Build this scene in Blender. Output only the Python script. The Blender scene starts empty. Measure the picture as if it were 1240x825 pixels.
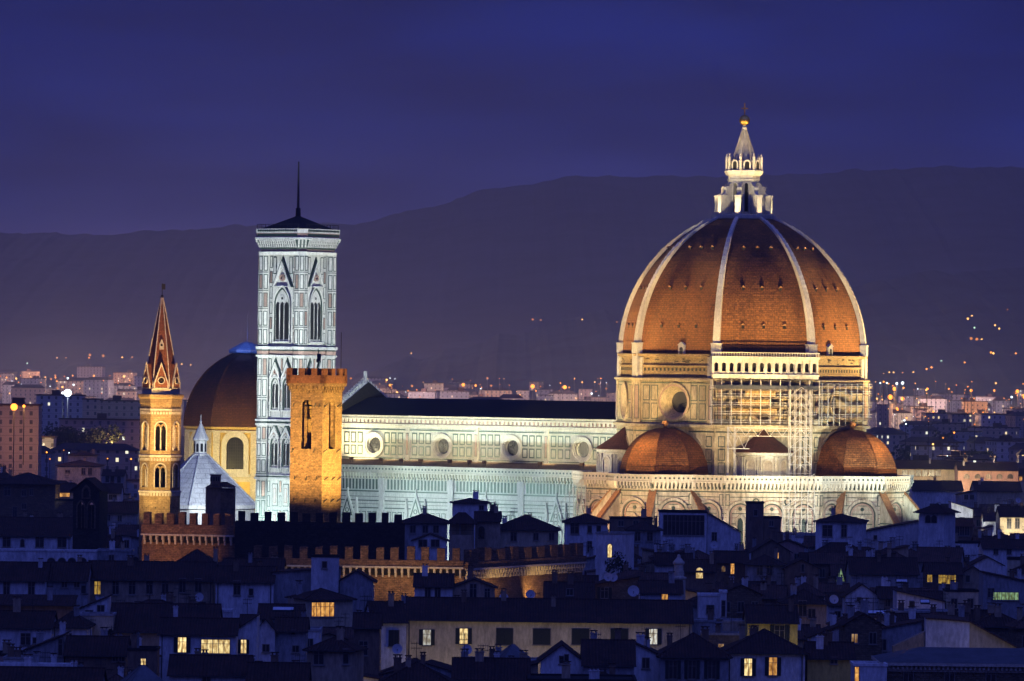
import bpy, math, random
from mathutils import Vector, Matrix
import numpy as np

# ------------------------------------------------------------------ camera
SC = bpy.context.scene
COL = SC.collection
FOC, CX, CY, CAMZ = 7034.0, 620.0, 440.0, 55.0      # focal length and horizon point in photo pixels, eye height
ROLL = math.radians(0.70)
CR, SR = math.cos(ROLL), math.sin(ROLL)

def at(px, py, Y):
    """world point at depth Y seen at photo pixel (px, py)"""
    a, b = (px - CX) / FOC, (CY - py) / FOC
    return (Y * (a * CR - b * SR), Y, CAMZ + Y * (a * SR + b * CR))

def depth_for(px, py, z):
    a, b = (px - CX) / FOC, (CY - py) / FOC
    return (z - CAMZ) / (a * SR + b * CR)

def proj(x, y, z):
    z -= CAMZ
    a = (x * CR + z * SR) / y
    b = (-x * SR + z * CR) / y
    return CX + a * FOC, CY - b * FOC

cam = bpy.data.cameras.new('camera')
cam.sensor_width = 36.0
cam.lens = FOC * 36.0 / 1240.0
cam.shift_y = (CY - 412.5) / 1240.0
cam.clip_start, cam.clip_end = 5.0, 60000.0
camo = bpy.data.objects.new('camera', cam)
COL.objects.link(camo)
camo.matrix_world = Matrix(((CR, -SR, 0, 0), (0, 0, -1, 0), (SR, CR, 0, CAMZ), (0, 0, 0, 1)))
SC.camera = camo

# ------------------------------------------------------------------ exposure, sky
SC.view_settings.view_transform = 'Standard'
SC.view_settings.look = 'None'
SC.view_settings.exposure = 0.28
SC.view_settings.gamma = 1.0
SC.view_settings.use_curve_mapping = False
SC.render.engine = 'CYCLES'
cy = SC.cycles
cy.use_denoising = True
cy.max_bounces = 4
cy.diffuse_bounces = 2
cy.glossy_bounces = 2
cy.volume_bounces = 0
cy.sample_clamp_indirect = 3.0
cy.sample_clamp_direct = 12.0
cy.use_light_tree = True
cy.caustics_reflective = False
cy.caustics_refractive = False

def lin(c):
    c = c / 255.0
    return c / 12.92 if c <= 0.04045 else ((c + 0.055) / 1.055) ** 2.4

def srgb(r, g, b):
    return (lin(r), lin(g), lin(b), 1.0)

world = bpy.data.worlds.new('World')
SC.world = world
world.use_nodes = True
nt = world.node_tree
nt.nodes.clear()
N, L = nt.nodes.new, nt.links.new

def nmath(tree, op, a, b=None, c=None, clamp=False):
    n = tree.nodes.new('ShaderNodeMath')
    n.operation = op
    n.use_clamp = clamp
    for i, v in enumerate((a, b, c)):
        if v is None:
            continue
        if isinstance(v, (int, float)):
            n.inputs[i].default_value = v
        else:
            tree.links.new(v, n.inputs[i])
    return n.outputs[0]

def nmix(tree, fac, a, b, blend='MIX'):
    n = tree.nodes.new('ShaderNodeMix')
    n.data_type = 'RGBA'
    n.blend_type = blend
    for i, v in ((0, fac), (6, a), (7, b)):
        if isinstance(v, (int, float)):
            n.inputs[i].default_value = v
        elif isinstance(v, tuple):
            n.inputs[i].default_value = v if len(v) == 4 else v + (1.0,)
        else:
            tree.links.new(v, n.inputs[i])
    return n.outputs[2]

def nramp(tree, fac, stops, interp='LINEAR'):
    n = tree.nodes.new('ShaderNodeValToRGB')
    cr = n.color_ramp
    cr.interpolation = interp
    while len(cr.elements) < len(stops):
        cr.elements.new(0.5)
    for e, (p, c) in zip(cr.elements, stops):
        e.position = p
        e.color = c if len(c) == 4 else tuple(c) + (1.0,)
    tree.links.new(fac, n.inputs[0])
    return n.outputs[0]

tc = N('ShaderNodeTexCoord')
sep = N('ShaderNodeSeparateXYZ')
L(tc.outputs['Generated'], sep.inputs[0])
# dusk gradient near the horizon (first 5 degrees), deep blue overhead
low = nramp(nt, nmath(nt, 'MULTIPLY', sep.outputs[2], 10.0), [
    (0.00, srgb(116, 90, 118)), (0.10, srgb(80, 68, 114)), (0.24, srgb(34, 41, 98)),
    (0.40, srgb(12, 29, 100)), (0.56, srgb(2, 24, 100)), (0.75, srgb(0, 20, 90)), (1.0, srgb(6, 24, 88))])
high = nramp(nt, sep.outputs[2], [
    (0.10, srgb(22, 26, 86)), (0.25, srgb(30, 40, 114)), (0.55, srgb(58, 74, 172)), (1.0, srgb(66, 82, 184))])
# the sky behind the viewer, away from the city, is the brighter half
fb = nmath(nt, 'MULTIPLY_ADD', sep.outputs[1], -0.85, 1.0)
cbk = N('ShaderNodeCombineXYZ')
for _i in range(3):
    L(fb, cbk.inputs[_i])
high = nmix(nt, 1.0, high, cbk.outputs[0], 'MULTIPLY')
fh = nmath(nt, 'MULTIPLY_ADD', sep.outputs[2], 12.0, -1.0, clamp=True)
sky_col = nmix(nt, fh, low, high)
# city side of the sky (left) is a little more violet
fw = nmath(nt, 'MULTIPLY_ADD', sep.outputs[0], -5.0, 0.35, clamp=True)
sky_col = nmix(nt, nmath(nt, 'MULTIPLY', fw, 0.5), sky_col, nmix(nt, 1.0, sky_col, (1.25, 1.05, 0.96), 'MULTIPLY'))
# thin flat cloud banks
mp = N('ShaderNodeMapping')
mp.inputs['Scale'].default_value = (16.0, 9.0, 75.0)
mp.inputs['Rotation'].default_value = (0, 0.02, 0)
L(tc.outputs['Generated'], mp.inputs[0])
cn = N('ShaderNodeTexNoise')
cn.inputs['Scale'].default_value = 1.0
cn.inputs['Detail'].default_value = 3.0
cn.inputs['Roughness'].default_value = 0.45
L(mp.outputs[0], cn.inputs['Vector'])
cl = nramp(nt, cn.outputs[0], [(0.32, (0.45, 0.50, 0.62, 1)), (0.48, (0.95, 0.95, 0.95, 1)), (0.66, (1.5, 1.42, 1.36, 1))])
sky_col = nmix(nt, 1.0, sky_col, cl, 'MULTIPLY')
bg1 = N('ShaderNodeBackground')
L(sky_col, bg1.inputs[0])
bg1.inputs[1].default_value = 0.86
nish = N('ShaderNodeTexSky')
nish.sky_type = 'NISHITA'
nish.sun_disc = False
nish.sun_elevation = math.radians(-3.5)
nish.sun_rotation = math.radians(-95)
bg2 = N('ShaderNodeBackground')
L(nish.outputs[0], bg2.inputs[0])
bg2.inputs[1].default_value = 0.05
addn = N('ShaderNodeAddShader')
L(bg1.outputs[0], addn.inputs[0])
L(bg2.outputs[0], addn.inputs[1])
wo = N('ShaderNodeOutputWorld')
L(addn.outputs[0], wo.inputs[0])

# ------------------------------------------------------------------ floodlights of the monuments
def spot(name, loc, target, power, col, size=55, blend=0.6, rad=0.6):
    d = bpy.data.lights.new(name, 'SPOT')
    d.energy = power
    d.color = col
    d.spot_size = math.radians(size)
    d.spot_blend = blend
    d.shadow_soft_size = rad
    o = bpy.data.objects.new(name, d)
    COL.objects.link(o)
    o.location = loc
    o.rotation_euler = (Vector(target) - Vector(loc)).to_track_quat('-Z', 'Y').to_euler()
    o['kind'] = 'helper'
    return o

WARM, GOLD, ORANGE, COOL, TEAL, BLUE = (1, .67, .26), (1, .80, .34), (1, .60, .22), (.90, 1, .95), (.78, 1, .94), (.1, .25, 1)
DUOMO = (51.9, 1313.0)
DA = math.radians(-36.3)

def cw(x, y, z):
    """cathedral axes (x east along the nave, y north) to world"""
    c, s = math.cos(DA), math.sin(DA)
    return (DUOMO[0] + c * x - s * y, DUOMO[1] + s * x + c * y, z)

KW = 1000.0
# dome and drum, from the roofs on the south and east
for p, t, w in (((0, -63, 24), (-2, -22, 62), 480), ((45, -45, 24), (16, -16, 62), 390), ((63, -2, 24), (22, 0, 62), 520),
                ((-44, -48, 27), (-16, -15, 63), 600), ((56, 32, 26), (18, 15, 62), 520)):
    spot('dome_floodlight', cw(*p), cw(*t), w * KW, WARM, 42, 1, 1.0)
for p, t, w in (((0, -76, 24), (0, -28, 44), 62), ((54, -54, 24), (18, -18, 45), 66), ((76, 0, 24), (27, 0, 45), 62), ((-50, -56, 27), (-20, -18, 46), 46)):
    spot('drum_floodlight', cw(*p), cw(*t), w * KW, (1, .74, .34), 60, .9, 1.0)
# lantern, picked out by narrow beams from the roofs
for p in ((24, -86), (86, -20), (-44, -78)):
    spot('lantern_floodlight', cw(p[0], p[1], 28), cw(0, 0, 101), 330 * KW, (1, .84, .56), 13, .5, .5)
for k in range(5):
    a = math.radians(-158 + 45 * k)
    spot('lantern_floodlight', cw(7.0 * math.cos(a), 7.0 * math.sin(a), 89.5), cw(3 * math.cos(a), 3 * math.sin(a), 97), 3.0 * KW, (1, .76, .42), 110, .9, .2)
# south aisle
for x in (-100, -78, -56, -36):
    spot('aisle_floodlight', cw(x, -56, 11), cw(x, -20, 21), 185 * KW, TEAL, 80, .9, .8)
# tribunes and the walls between them
spot('tribune_floodlight', cw(-9, -72, 12), cw(-4, -41, 24), 112 * KW, (1, .62, .27), 66, .9, .8)
spot('tribune_floodlight', cw(22, -66, 12), cw(16, -36, 24), 74 * KW, (1, .80, .52), 70, .9, .8)
spot('tribune_floodlight', cw(52, -44, 12), cw(33, -19, 24), 70 * KW, (.98, 1, .85), 70, .9, .8)
spot('tribune_floodlight', cw(78, -10, 12), cw(41, -2, 24), 140 * KW, (.80, 1, .93), 62, .9, .8)
spot('exedra_floodlight', cw(37, -37, 31.5), cw(20, -20, 37), 9 * KW, (1, .86, .6), 80, .9, .4)
spot('exedra_floodlight', cw(-34, -40, 33), cw(-20, -20, 38), 14 * KW, (1, .9, .72), 70, .9, .4)

# ------------------------------------------------------------------ materials
MATS = {}

def M(name, c1, c2=None, rough=0.85, scale=0.35, stretch=(1, 1, 1), bump=0.0, metal=0.0, brick=None, fine=0.25,
      emis=None, estr=0.0, spec=0.3, ridge=None):
    if name in MATS:
        return MATS[name]
    m = bpy.data.materials.new(name)
    MATS[name] = m
    m.use_nodes = True
    t = m.node_tree
    t.nodes.clear()
    out = t.nodes.new('ShaderNodeOutputMaterial')
    b = t.nodes.new('ShaderNodeBsdfPrincipled')
    t.links.new(b.outputs[0], out.inputs[0])
    b.inputs['Roughness'].default_value = rough
    b.inputs['Metallic'].default_value = metal
    b.inputs['Specular IOR Level'].default_value = spec
    if c2 is None:
        c2 = tuple(v * 0.72 for v in c1)
    co = t.nodes.new('ShaderNodeTexCoord')
    oi = t.nodes.new('ShaderNodeObjectInfo')
    vm = t.nodes.new('ShaderNodeVectorMath')
    vm.operation = 'MULTIPLY_ADD'
    t.links.new(co.outputs['Object'], vm.inputs[0])
    vm.inputs[1].default_value = stretch
    cmb = t.nodes.new('ShaderNodeCombineXYZ')
    rr = nmath(t, 'MULTIPLY', oi.outputs['Random'], 97.0)
    t.links.new(rr, cmb.inputs[0])
    t.links.new(rr, cmb.inputs[1])
    t.links.new(cmb.outputs[0], vm.inputs[2])
    n1 = t.nodes.new('ShaderNodeTexNoise')
    n1.inputs['Scale'].default_value = scale
    n1.inputs['Detail'].default_value = 6.0
    n1.inputs['Roughness'].default_value = 0.62
    t.links.new(vm.outputs[0], n1.inputs['Vector'])
    f = nramp(t, n1.outputs[0], [(0.36, (0, 0, 0, 1)), (0.64, (1, 1, 1, 1))])
    col = nmix(t, f, tuple(c2), tuple(c1))
    hgt = n1.outputs[0]
    if brick:
        bw, bh, mo, cm, cb = brick
        bt = t.nodes.new('ShaderNodeTexBrick')
        t.links.new(co.outputs['UV'], bt.inputs['Vector'])
        bt.inputs['Scale'].default_value = 1.0
        bt.inputs['Brick Width'].default_value = bw
        bt.inputs['Row Height'].default_value = bh
        bt.inputs['Mortar Size'].default_value = mo
        bt.inputs['Mortar Smooth'].default_value = 0.3
        bt.inputs['Color1'].default_value = (1, 1, 1, 1)
        bt.inputs['Color2'].default_value = (cb, cb, cb, 1)
        bt.inputs['Mortar'].default_value = (cm, cm, cm, 1)
        bt.inputs['Bias'].default_value = -0.1
        col = nmix(t, 1.0, col, bt.outputs['Color'], 'MULTIPLY')
        hgt = bt.outputs['Color']
    if ridge:
        # pan-tile columns running down the slope
        wv = t.nodes.new('ShaderNodeTexWave')
        wv.wave_type = 'BANDS'
        wv.bands_direction = 'X'
        wv.inputs['Scale'].default_value = ridge
        wv.inputs['Distortion'].default_value = 0.6
        wv.inputs['Detail'].default_value = 1.0
        t.links.new(co.outputs['UV'], wv.inputs['Vector'])
        wc = nramp(t, wv.outputs[0], [(0.0, (0.45, 0.45, 0.45, 1)), (0.6, (1, 1, 1, 1))])
        col = nmix(t, 0.8, col, wc, 'MULTIPLY')
        hgt = wv.outputs[0]
    if fine:
        n2 = t.nodes.new('ShaderNodeTexNoise')
        n2.inputs['Scale'].default_value = 2.4
        n2.inputs['Detail'].default_value = 5.0
        n2.inputs['Roughness'].default_value = 0.7
        t.links.new(vm.outputs[0], n2.inputs['Vector'])
        fc = nramp(t, n2.outputs[0], [(0.3, (1 - fine * 1.6,) * 3 + (1,)), (0.62, (1, 1, 1, 1))])
        col = nmix(t, 1.0, col, fc, 'MULTIPLY')
    t.links.new(col, b.inputs['Base Color'])
    if bump:
        bp = t.nodes.new('ShaderNodeBump')
        bp.inputs['Strength'].default_value = bump
        bp.inputs['Distance'].default_value = 0.15
        t.links.new(hgt, bp.inputs['Height'])
        t.links.new(bp.outputs[0], b.inputs['Normal'])
    if emis:
        b.inputs['Emission Color'].default_value = emis + (1.0,)
        b.inputs['Emission Strength'].default_value = estr
    return m

marble = M('white_marble', (.70, .67, .58), (.56, .52, .42), .6, .22, (1, 1, .35), fine=.22)
marble_stained = M('stained_marble', (.64, .58, .47), (.36, .31, .23), .6, .45, (1, 1, .22), fine=.35)
marble_aged = M('weathered_yellow_marble', (.50, .41, .27), (.34, .27, .165), .65, .3, (1, 1, .3), fine=.35)
marble_cool = M('grey_white_marble', (.72, .71, .68), (.56, .56, .54), .6, .3, (1, 1, .3), fine=.22)
green = M('green_marble', (.030, .052, .045), (.02, .036, .03), .5, .5, fine=.2)
pink = M('pink_marble', (.36, .24, .20), (.30, .20, .17), .6, .5, fine=.2)
dark_glass = M('dark_window_glass', (.012, .013, .016), (.02, .02, .022), .25, .8, fine=0, spec=.5)
black_void = M('dark_interior', (.01, .01, .01), (.006, .006, .006), .9, fine=0)
dome_tile = M('dome_terracotta', (.35, .142, .042), (.20, .078, .024), .85, .13, (1, 1, .4), .6, brick=(.85, .44, .06, .38, .6), fine=.4)
small_tile = M('tribune_terracotta', (.38, .14, .04), (.25, .09, .027), .85, .3, (1, 1, .5), .5, brick=(.85, .46, .065, .36, .58), fine=.42)
cone_tile = M('brown_cone_tiles', (.17, .062, .032), (.11, .042, .022), .85, .4, bump=.5, ridge=1.1, fine=.3)
rough_brick = M('rough_brown_masonry', (.46, .33, .17), (.33, .22, .10), .9, .5, (1, 1, 1.6), .6, brick=(.9, .3, .03, .6, .75), fine=.4)
lead_roof = M('dark_lead_roof', (.012, .011, .012), (.007, .007, .008), .8, .3, fine=.2)
gold = M('gilded_copper', (.85, .55, .14), (.7, .42, .1), .28, .8, metal=1.0, fine=.1)
brown_coping = M('terracotta_coping', (.34, .17, .07), (.26, .12, .05), .85, .6, fine=.3)
steel = M('galvanised_steel', (.62, .60, .56), (.5, .48, .45), .5, 1.0, metal=.1, fine=.1)
plank = M('scaffold_planks', (.13, .10, .075), (.08, .065, .05), .9, 1.0, fine=.3)
tarp = M('yellow_tarpaulin', (.34, .22, .07), (.22, .15, .07), .75, .7, fine=.3)
iron = M('dark_iron', (.03, .03, .03), (.02, .02, .02), .6, 1, fine=0)
barg_stone = M('tawny_rubble_stone', (.40, .26, .11), (.27, .165, .065), .92, .9, (1, 1, 1.4), .9, brick=(.62, .28, .035, .5, .6), fine=.45)
barg_brick = M('red_brown_brick', (.34, .14, .055), (.25, .10, .04), .92, .7, (1, 1, 1), .6, brick=(.5, .2, .03, .6, .7), fine=.4)
badia_stone = M('sandy_ashlar', (.42, .30, .15), (.30, .20, .095), .92, .7, (1, 1, 1.2), .6, brick=(.8, .35, .03, .62, .75), fine=.35)
spire_brick = M('spire_red_brick', (.33, .12, .055), (.25, .09, .042), .9, .6, bump=.5, brick=(.6, .25, .03, .65, .8), fine=.35)
pale_stone = M('pale_stone_trim', (.58, .52, .42), (.45, .40, .32), .8, .6, fine=.25)
ochre = M('ochre_plaster', (.60, .42, .13), (.50, .34, .10), .9, .25, (1, 1, .4), fine=.2)
lorenzo_tile = M('dark_red_dome_tiles', (.16, .06, .03), (.09, .036, .02), .9, .2, (1, 1, .5), .5, brick=(1.0, .5, .07, .45, .6), fine=.35)
white_lead = M('pale_marble_roof_slabs', (.55, .56, .58), (.42, .43, .46), .7, .3, (1, 1, 1), .1, brick=(2.4, 1.6, .09, .5, .8), fine=.2)
zinc = M('weathered_zinc', (.16, .17, .19), (.11, .12, .13), .5, .5, metal=.4, fine=.2)
palace_stone = M('palace_brown_stone', (.34, .20, .115), (.22, .125, .07), .92, .8, (1, 1, 1.3), .9, brick=(.7, .3, .035, .5, .6), fine=.45)
dark_shade_stone = M('dark_stone_and_shade', (.06, .05, .042), (.035, .03, .026), .92, .8, (1, 1, 1.3), .8, brick=(.7, .3, .035, .5, .6), fine=.45)  # dark belfry stone; elsewhere its dark tone stands in for shade on unlit walls
W = {
    'white': M('white_plaster', (.78, .76, .74), (.54, .53, .53), .92, .3, (1, 1, .3), .05, fine=.25),
    'grey': M('grey_plaster', (.38, .37, .37), (.26, .26, .26), .92, .3, (1, 1, .3), .05, fine=.3),
    'cream': M('cream_plaster', (.62, .52, .34), (.46, .38, .25), .92, .3, (1, 1, .3), .05, fine=.25),
    'beige': M('beige_plaster', (.44, .34, .23), (.31, .24, .16), .92, .3, (1, 1, .3), .05, fine=.3),
    'yellow': M('yellow_plaster', (.58, .46, .14), (.44, .34, .10), .92, .3, (1, 1, .3), .05, fine=.25),
    'brown': M('brown_plaster', (.22, .15, .10), (.15, .10, .07), .92, .3, (1, 1, .3), .05, fine=.3),
    'pink': M('rose_plaster', (.48, .30, .24), (.35, .22, .18), .92, .3, (1, 1, .3), .05, fine=.25),
    'stone': M('rubble_stone_wall', (.26, .19, .12), (.17, .12, .08), .95, .7, (1, 1, 1.3), .8, brick=(.6, .3, .035, .55, .65), fine=.4),
}
roof_tile = M('old_roof_tiles', (.080, .036, .024), (.040, .020, .014), .9, .45, bump=.6, ridge=.75, fine=.4)
roof_tile2 = M('pale_roof_tiles', (.15, .075, .05), (.075, .042, .03), .9, .45, bump=.6, ridge=.75, fine=.4)
shutter_m = M('dark_green_shutter', (.02, .026, .022), (.014, .018, .016), .7, 1, fine=.1)
frame_m = M('window_frame_wood', (.25, .22, .19), (.18, .16, .14), .7, 1, fine=.1)
dish_m = M('grey_dish_metal', (.5, .5, .52), (.4, .4, .42), .5, 1, fine=.1)
bark = M('tree_bark', (.07, .05, .035), (.045, .032, .022), .95, 2, fine=.3)
leaf = M('dark_foliage', (.045, .06, .025), (.022, .032, .014), .9, .6, fine=.3)

def lit(name, c, s, sc=1.6, curtain=0.55):
    """a lit room seen through its window: brighter and dimmer patches of curtain, wall and lamp"""
    if name in MATS:
        return MATS[name]
    m = bpy.data.materials.new(name)
    MATS[name] = m
    m.use_nodes = True
    t = m.node_tree
    t.nodes.clear()
    out = t.nodes.new('ShaderNodeOutputMaterial')
    e = t.nodes.new('ShaderNodeEmission')
    co = t.nodes.new('ShaderNodeTexCoord')
    n1 = t.nodes.new('ShaderNodeTexNoise')
    mp_ = t.nodes.new('ShaderNodeMapping')
    mp_.inputs['Scale'].default_value = (1.8, 1.8, .6)
    t.links.new(co.outputs['Object'], mp_.inputs[0])
    t.links.new(mp_.outputs[0], n1.inputs['Vector'])
    n1.inputs['Scale'].default_value = sc
    n1.inputs['Detail'].default_value = 3
    col = nramp(t, n1.outputs[0], [(.30, tuple(v * curtain * .45 * k for v, k in zip(c, (1, .75, .5))) + (1,)), (.46, tuple(v * curtain * k for v, k in zip(c, (1, .85, .7))) + (1,)), (.62, c + (1,))])
    t.links.new(col, e.inputs[0])
    oi = t.nodes.new('ShaderNodeObjectInfo')
    t.links.new(nmath(t, 'MULTIPLY', nmath(t, 'MULTIPLY_ADD', oi.outputs['Random'], .85, .5), s), e.inputs[1])
    t.links.new(e.outputs[0], out.inputs[0])
    return m

LIT = {'l': lit('lit_window_pale', (1, .78, .36), 1.05), 'o': lit('lit_window_amber', (1, .50, .13), .95),
       'y': lit('lit_window_yellow', (.95, .62, .12), .5), 'g': lit('lit_window_green', (.45, .75, .4), .35),
       'd': lit('lit_window_dim', (.8, .5, .24), .32), 'w': lit('lit_window_white', (.9, .92, .85), .75)}

def glow(name, c, s):
    if name in MATS:
        return MATS[name]
    m = bpy.data.materials.new(name)
    MATS[name] = m
    m.use_nodes = True
    t = m.node_tree
    t.nodes.clear()
    out = t.nodes.new('ShaderNodeOutputMaterial')
    e = t.nodes.new('ShaderNodeEmission')
    e.inputs[0].default_value = c + (1,)
    e.inputs[1].default_value = s
    t.links.new(e.outputs[0], out.inputs[0])
    return m

# ------------------------------------------------------------------ mesh building
class MB:
    def __init__(s):
        s.v, s.f, s.m = [], [], []

    def face(s, pts, m=0):
        i = len(s.v)
        s.v.extend(pts)
        s.f.append(tuple(range(i, i + len(pts))))
        s.m.append(m)

    def box(s, x0, x1, y0, y1, z0, z1, m=0, skip=''):
        a, b, c, d = (x0, y0, z0), (x1, y0, z0), (x1, y1, z0), (x0, y1, z0)
        e, f, g, h = (x0, y0, z1), (x1, y0, z1), (x1, y1, z1), (x0, y1, z1)
        s.face([a, b, f, e], m); s.face([b, c, g, f], m); s.face([c, d, h, g], m); s.face([d, a, e, h], m)
        s.face([e, f, g, h], m); s.face([d, c, b, a], m)

    def ring(s, prof, n, m=0, a0=0.0, a1=2 * math.pi, o=(0, 0), cap=False):
        """lathe a profile [(r, z)] about the vertical through o, n segments"""
        for k in range(n):
            t0, t1 = a0 + (a1 - a0) * k / n, a0 + (a1 - a0) * (k + 1) / n
            c0, s0, c1, s1 = math.cos(t0), math.sin(t0), math.cos(t1), math.sin(t1)
            for (r0, z0), (r1, z1) in zip(prof, prof[1:]):
                p = [(o[0] + r0 * c0, o[1] + r0 * s0, z0), (o[0] + r0 * c1, o[1] + r0 * s1, z0),
                     (o[0] + r1 * c1, o[1] + r1 * s1, z1), (o[0] + r1 * c0, o[1] + r1 * s0, z1)]
                if r0 < 1e-6:
                    p = [p[0], p[2], p[3]]
                elif r1 < 1e-6:
                    p = p[:3]
                s.face(p, m)

    def tube(s, p, q, r, n=5, m=0, r1=None):
        p, q = Vector(p), Vector(q)
        d = (q - p).normalized()
        u = d.orthogonal().normalized()
        w = d.cross(u)
        r1 = r if r1 is None else r1
        A = [p + (u * math.cos(2 * math.pi * k / n) + w * math.sin(2 * math.pi * k / n)) * r for k in range(n)]
        B = [q + (u * math.cos(2 * math.pi * k / n) + w * math.sin(2 * math.pi * k / n)) * r1 for k in range(n)]
        for k in range(n):
            j = (k + 1) % n
            s.face([tuple(A[k]), tuple(A[j]), tuple(B[j]), tuple(B[k])], m)
        s.face([tuple(v) for v in reversed(A)], m)
        s.face([tuple(v) for v in B], m)

    def build(s, name, mats, parent=None, smooth=False):
        me = bpy.data.meshes.new(name)
        me.from_pydata(s.v, [], s.f)
        if not isinstance(mats, (list, tuple)):
            mats = [mats]
        for k in mats:
            me.materials.append(k)
        if len(mats) > 1:
            me.polygons.foreach_set('material_index', s.m)
        # metric face-aligned UVs
        uv = []
        for f in s.f:
            p = [Vector(s.v[i]) for i in f]
            nn = Vector((0, 0, 0))
            for i in range(len(p)):
                a, b = p[i], p[(i + 1) % len(p)]
                nn += a.cross(b)
            if nn.length < 1e-12:
                uv.extend([0.0, 0.0] * len(p))
                continue
            nn.normalize()
            t = Vector((-nn.y, nn.x, 0))
            if t.length < 1e-3:
                t = Vector((1, 0, 0))
            t.normalize()
            bb = nn.cross(t)
            for q in p:
                uv.append(q.dot(t))
                uv.append(q.dot(bb))
        ul = me.uv_layers.new(name='UVMap')
        ul.data.foreach_set('uv', uv)
        if smooth:
            import bmesh
            bm = bmesh.new()
            bm.from_mesh(me)
            bmesh.ops.remove_doubles(bm, verts=bm.verts, dist=1e-4)
            bm.to_mesh(me)
            bm.free()
            me.polygons.foreach_set('use_smooth', [True] * len(me.polygons))
        me.update()
        o = bpy.data.objects.new(name, me)
        COL.objects.link(o)
        if parent:
            o.parent = parent
        return o

class Fr:
    """a wall frame: u runs along the wall, n outwards, v up"""
    def __init__(s, o, ang):
        s.o = o
        s.c, s.s = math.cos(ang), math.sin(ang)

    def __call__(s, u, n, v):
        return (s.o[0] + u * s.c + n * s.s, s.o[1] + u * s.s - n * s.c, s.o[2] + v)

def seg(p, q):
    """frame along the segment p -> q (outside on the right), and its length"""
    return Fr((p[0], p[1], 0), math.atan2(q[1] - p[1], q[0] - p[0])), math.hypot(q[0] - p[0], q[1] - p[1])

def fbox(mb, F, u0, u1, n0, n1, v0, v1, m=0):
    P = lambda u, n, v: F(u, n, v)
    mb.face([P(u0, n1, v0), P(u1, n1, v0), P(u1, n1, v1), P(u0, n1, v1)], m)
    mb.face([P(u1, n1, v0), P(u1, n0, v0), P(u1, n0, v1), P(u1, n1, v1)], m)
    mb.face([P(u0, n0, v0), P(u0, n1, v0), P(u0, n1, v1), P(u0, n0, v1)], m)
    mb.face([P(u0, n1, v1), P(u1, n1, v1), P(u1, n0, v1), P(u0, n0, v1)], m)
    mb.face([P(u0, n0, v0), P(u1, n0, v0), P(u1, n1, v0), P(u0, n1, v0)], m)
    mb.face([P(u1, n0, v0), P(u0, n0, v0), P(u0, n0, v1), P(u1, n0, v1)], m)

def fpoly(mb, F, pts, n0, n1, m=0, ms=None):
    """outline (u, v), counter-clockwise seen from outside, extruded n0 -> n1"""
    mb.face([F(u, n1, v) for u, v in pts], m)
    k = len(pts)
    for i in range(k):
        (a, b), (c, d) = pts[i], pts[(i + 1) % k]
        mb.face([F(a, n0, b), F(c, n0, d), F(c, n1, d), F(a, n1, b)], m if ms is None else ms)

def fring(mb, F, out, inn, n0, n1, m=0, ni=None):
    """a flat frame between two outlines of equal length, with its outer and inner edges"""
    k = len(out)
    ni = n0 if ni is None else ni
    for i in range(k):
        j = (i + 1) % k
        mb.face([F(out[i][0], n1, out[i][1]), F(out[j][0], n1, out[j][1]), F(inn[j][0], n1, inn[j][1]), F(inn[i][0], n1, inn[i][1])], m)
        mb.face([F(out[i][0], n0, out[i][1]), F(out[j][0], n0, out[j][1]), F(out[j][0], n1, out[j][1]), F(out[i][0], n1, out[i][1])], m)
        mb.face([F(inn[i][0], n1, inn[i][1]), F(inn[j][0], n1, inn[j][1]), F(inn[j][0], ni, inn[j][1]), F(inn[i][0], ni, inn[i][1])], m)

def circ(uc, vc, r, n=28):
    return [(uc + r * math.cos(2 * math.pi * k / n), vc + r * math.sin(2 * math.pi * k / n)) for k in range(n)]

def arc(u0, u1, vs, kind='round', n=8):
    """points of an arch from (u1, vs) over the top to (u0, vs)"""
    w = u1 - u0
    if kind == 'round':
        c = (u0 + u1) / 2
        return [(c + w / 2 * math.cos(math.pi * k / (2 * n)), vs + w / 2 * math.sin(math.pi * k / (2 * n))) for k in range(2 * n + 1)]
    R = w * (1.0 if kind == 'pointed' else .8)
    c0, c1 = u1 - R, u0 + R
    e = math.acos(max(-1, min(1, ((u0 + u1) / 2 - c0) / R)))
    right = [(c0 + R * math.cos(e * k / n), vs + R * math.sin(e * k / n)) for k in range(n + 1)]
    left = [(c1 - R * math.cos(e * k / n), vs + R * math.sin(e * k / n)) for k in range(n, -1, -1)]
    return right + left[1:]

def arch(u0, u1, v0, vs, kind='round', n=8):
    return [(u0, v0), (u1, v0)] + arc(u0, u1, vs, kind, n)

def arch_wall(mb, F, u0, u1, v0, v1, a0, a1, b0, bs, kind='round', thick=.6, m=0, n=8):
    """a wall panel with a real arched opening and its reveals"""
    q = lambda *p: mb.face([F(u, 0, v) for u, v in p], m)
    q((u0, v0), (a0, v0), (a0, v1), (u0, v1))
    q((a1, v0), (u1, v0), (u1, v1), (a1, v1))
    if b0 > v0 + 1e-4:
        q((a0, v0), (a1, v0), (a1, b0), (a0, b0))
    A = arc(a0, a1, bs, kind, n)
    for (x, y), (x2, y2) in zip(A, A[1:]):
        q((x, y), (x, v1), (x2, v1), (x2, y2))
    O = [(a0, b0), (a1, b0)] + A
    k = len(O)
    for i in range(k):
        (x, y), (x2, y2) = O[i], O[(i + 1) % k]
        if abs(x - x2) + abs(y - y2) > 1e-6:
            mb.face([F(x, 0, y), F(x2, 0, y2), F(x2, -thick, y2), F(x, -thick, y)], m)

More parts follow.
